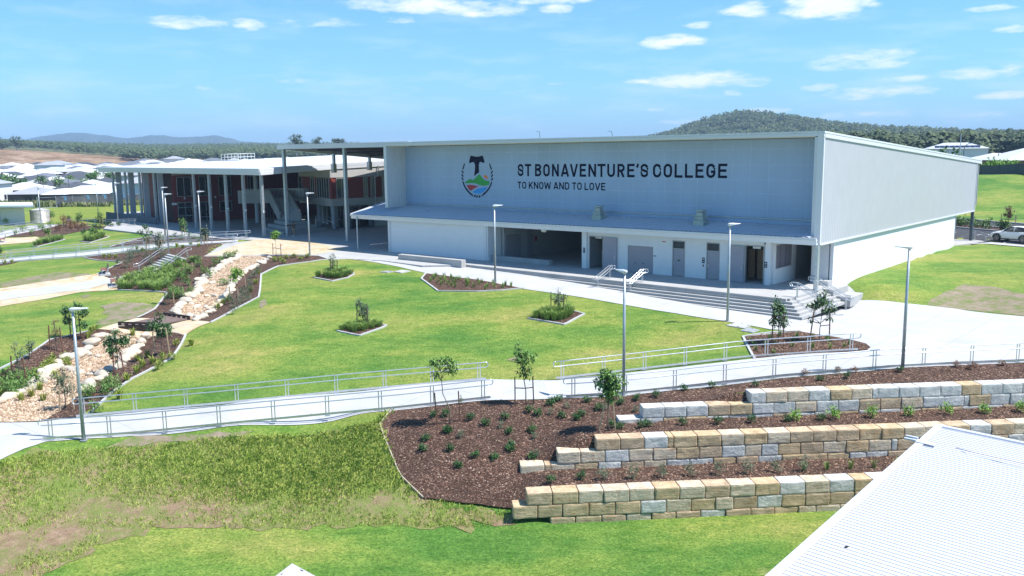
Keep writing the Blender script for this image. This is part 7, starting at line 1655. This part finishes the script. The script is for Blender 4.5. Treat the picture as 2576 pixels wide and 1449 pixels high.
for x,y,d_,s in ((745,364,480,1.0),(800,364,520,.8),(846,362,560,.7),(857,362,560,.6),(4,368,700,1.3),(40,366,700,1.3)):
    p=gl(x,y,d_); put_tree(Vector((p.x,p.y,p.z-7*s)),GM[int(x)%5],s*1.25,'gum_tree','tall gum tree standing on the skyline left of the hall','gum trees on the skyline')
# forests: uncountable crowns
def forest(name,fn,n,seed,label,smin=.8,smax=1.35,per=13,cs=7.0):
    r_=random.Random(seed); mb=MB(); c=0
    base=[]
    while c<n:
        q=fn(r_)
        if q is None: continue
        x,y=q; z=float(hs(x,y)); s=r_.uniform(smin,smax); Hh_=cs*1.7*s; c+=1
        for k in range(per):
            v=rv(r_); ctr=Vector((x,y,z+Hh_*.5))+Vector((v.x*cs*.62*s,v.y*cs*.62*s,v.z*cs*.5*s))
            # ragged leaf mass: a jittered low polygon tuft
            m_=r_.uniform(.10,.20)*cs*s; a=r_.uniform(0,3.14)
            pts=[]
            for j in range(5): t_=a+j*1.2566; pts.append(ctr+Vector((math.cos(t_)*m_*r_.uniform(.6,1.3),math.sin(t_)*m_*r_.uniform(.6,1.3),r_.uniform(-.35,.25)*m_)))
            apex=ctr+Vector((r_.uniform(-.3,.3)*m_,r_.uniform(-.3,.3)*m_,m_*r_.uniform(.5,1.0)))
            mb.add(pts+[apex],[(j,(j+1)%5,5) for j in range(5)])
        if False: 
            mb.add([(x-.3,y,z),(x+.3,y,z),(x+.15,y,z+Hh_*.7),(x-.15,y,z+Hh_*.7)],[(0,1,2,3)])
    return tag(mb.build(name,L_gum),label,'forest',kind='stuff')
def f1(r_):
    y=655+(r_.random()**1.5)*850; u=r_.uniform(-.66,-.17); x=u*y
    if u<-.50 and y<820: return None
    if u<-.44 and y<720: return None
    return x,y
forest('forest',f1,5200,1,'far eucalypt forest rising behind the hillside suburb',.7,1.25,17,5.6)
def f2(r_):
    y=r_.uniform(800,1350); x=r_.uniform(-60,820); return (x,y) if x/y<.62 and (x/y>.13 or r_.random()<.5) else None
forest('forest',f2,4600,2,'eucalypt forest covering the round hill behind the hall',.8,1.25,24,8)
def f3(r_):
    y=r_.uniform(330,640); u=r_.uniform(.30,.70); return u*y,y
forest('forest',f3,2300,3,'eucalypt tree belt on the skyline at the right',.6,1.2,48,7.5)
def f4(r_):
    y=r_.uniform(600,900); u=r_.uniform(-.2,.12); return u*y,y
forest('forest',f4,700,4,'low treeline seen over the roof of the hall',.6,1.0,8,8)
# distant mountains
mp_=[(-60,362),(20,358),(60,352),(110,342),(160,336),(175,333),(220,337),(270,342),(320,350),(345,345),(380,340),(400,341),(450,346),(490,345),(520,342),(545,341),(570,347),(600,355),(660,360),(760,364),(900,362),(1100,360)]
Dm=4200; b=MB(); NX=160; NY=14; xsm=np.linspace(-60,1100,NX)
hm=np.interp(xsm,[p[0] for p in mp_],[p[1] for p in mp_])
vs=[]
for j in range(NY):
    f=j/(NY-1)
    for i,x in enumerate(xsm):
        r0=ray(x,402-.0104*x*.0); pz=CAM+ray(x,hm[i])*Dm; y=pz.y-1100+2200*f; k=math.sin(math.pi*min(1,max(0,f)))**.8 if f<1 else 0
        nn_=noise.fractal(Vector((x*.03,f*4,2)),1,2,6)*.10+noise.noise(Vector((x*.25,f*20,5)))*.03
        vs.append(Vector((pz.x*(y/pz.y),y,-20+(pz.z+20)*k*(1+nn_*(1-k*.6)))))
b.add(vs,[(j*NX+i,j*NX+i+1,(j+1)*NX+i+1,(j+1)*NX+i) for j in range(NY-1) for i in range(NX-1)])
struct(b.build('hills',mat('forested_mountain',(.03,.05,.03),.9,var=.5,scale=.02,bump=8,bscale=.03,detail=10),smooth=False))
# ---------------------------------------------------------------- street lights and masts far off
def curved_light(x,y0,y1,d_,label,arm=1.4,side=-1,m=None,r_=.07):
    p=gl(x,y0,d_); z1=top_z(x,y1,p); t=thing('street_light',p,label,'street light','curved street lights in the distance')
    b=MB(); pts=[p,Vector((p.x,p.y,z1-1.2))]+[Vector((p.x+side*arm*(1-math.cos(a)),p.y,z1-1.2+1.2*math.sin(a))) for a in (.4,.8,1.2,1.57)]; b.tube(pts,r_,6); b.build('pole',m or M_dkpole,t)
    b=MB(); e=pts[-1]; b.bar(e,e+Vector((side*.8,0,0)),.25,.1); b.build('lamp_head',m or M_dkpole,t)
M_dkpole=mat('dark_street_pole',(.05,.06,.075),.5)
curved_light(153,498,437,235,'tall dark curved street light among the suburban roofs, left of a pair')
curved_light(175,492,432,235,'tall dark curved street light among the suburban roofs, right of a pair',side=1)
for x,y0,y1,lab in ((10,500,440,'dark street pole at the far left of the planted strip'),(112,488,434+28,'short dark street pole before the grey roofed house'),(202,488,460,'dark street pole near the white gabled wall')): curved_light(x,y0,y1,230,lab,arm=.8)
for x,y0,y1,d_,lab in ((483,394,386,430,'first tiny street light beyond the court roof'),(500,394,386,430,'second tiny street light beyond the court roof'),(515,394,386,430,'third tiny street light beyond the court roof')): curved_light(x,y0,y1,d_,lab,side=1)
curved_light(2512,392,342,170,'dark curved street light above the white roofed house',side=-1,arm=1.6)
curved_light(2424,392,360,170,'dark curved street light in front of the solar panel house',side=1,arm=1.4)
curved_light(1540,345,330,260,'small street light showing above the hall roof',side=-1,arm=.5)
curved_light(1358,350,331,260,'thin pole showing above the hall roof',side=-1,arm=.2)
p=gl(2414,398,95); b=MB(); b.tube([Vector((p.x,p.y,0.3)),Vector((p.x,p.y,top_z(2416,338,p)))],.07,8,.04); tag(b.build('light_mast',M_steel),'tall galvanised mast behind the rear of the hall','mast')
# parked cars and excavators far left
for x,y,c_,lab in ((80,509,(.03,.07,.20),'blue car parked beyond the fence at the far left'),(125,506,(.30,.02,.03),'red car parked beyond the fence'),(165,505,(.03,.03,.04),'black car parked beyond the fence'),(232,503,(.7,.7,.7),'silver car parked beyond the fence'),(10,453,(.35,.02,.03),'red and white vehicle between the houses at the left edge')):
    p=farT(x,y); make_car(Vector((p.x,p.y,p.z+.05)),rh.uniform(-.2,.2)+3.1,lab,mat('paint_'+lab.split()[0],c_,.3,var=.02))
def excavator(x,y,d_,label,s=1.5):
    p=farT(x,y); t=thing('excavator',p,label,'excavator','excavators on the building sites'); O_=mat('orange_machine_paint',(.55,.10,.02),.5)
    I=lambda a,c_,z:p+Vector((a,c_,z))*s
    b=MB(); b.box(I,-1.6,1.6,-1.3,-.7,0,.8); b.box(I,-1.6,1.6,.7,1.3,0,.8); b.build('tracks',M_black,t)
    b=MB(); b.box(I,-1.6,1.2,-1.1,1.1,.9,2.2); b.box(I,.2,1.2,-1.1,0,2.2,3.0); b.build('cab',O_,t)
    b=MB(); b.bar(I(1.2,.3,1.8),I(3.2,.3,4.2),.4,.5); b.bar(I(3.2,.3,4.2),I(5.0,.3,2.4),.3,.4); b.bar(I(5.0,.3,2.4),I(5.2,.3,1.4),.8,.7); b.build('boom',O_,t)
excavator(312,381,500,'small orange excavator at the end of the cut earth slope'); excavator(700,389,500,'red excavator arm beyond the far roofs') if False else None
excavator(447/1.0*1.0 if False else 705*0+446,388,500,'red excavator among the far suburban roofs')
# scrubby strip in front of the suburb
mb=MB(); rs_=random.Random(9)
for i in range(5200):
    y=rs_.uniform(192,219); x=rs_.uniform(-.62,-.22)*y
    z=float(gz(x,y)); 
    if noise.noise(Vector((x*.08,y*.12,3)))<-.12: continue
    for k in range(3):
        a=rs_.uniform(0,6.28); r0=rs_.uniform(.2,.6); H_=rs_.uniform(.5,1.3); c_=Vector((x+rs_.uniform(-.5,.5),y,z)); mb.add([c_+Vector((math.cos(a)*r0,math.sin(a)*r0,0)),c_+Vector((-math.cos(a)*r0,-math.sin(a)*r0,.1)),c_+Vector((rs_.uniform(-.3,.3),rs_.uniform(-.3,.3),H_))],[(0,1,2)])
tag(mb.build('scrub',leafmat('pale_scrub_leaf',(.08,.12,.03),(.30,.30,.14),.8)),'scrubby ground cover strip between the fence and the suburb','scrub',kind='stuff')
# ---------------------------------------------------------------- air
hz=MB(); hz.box(lambda a,c_,z:Vector((a,c_,z)),-7200,7200,-80,9300,-25,230); ho=hz.build('haze',bpy.data.materials.new('haze')); ho['kind']='stuff'
hm_=ho.data.materials[0]; hm_.use_nodes=True; t_=hm_.node_tree
for n_ in list(t_.nodes): t_.nodes.remove(n_)
o_=t_.nodes.new('ShaderNodeOutputMaterial'); v_=t_.nodes.new('ShaderNodeVolumePrincipled'); v_.inputs['Color'].default_value=(.50,.72,1,1); v_.inputs['Density'].default_value=.00021; t_.links.new(v_.outputs[0],o_.inputs['Volume'])
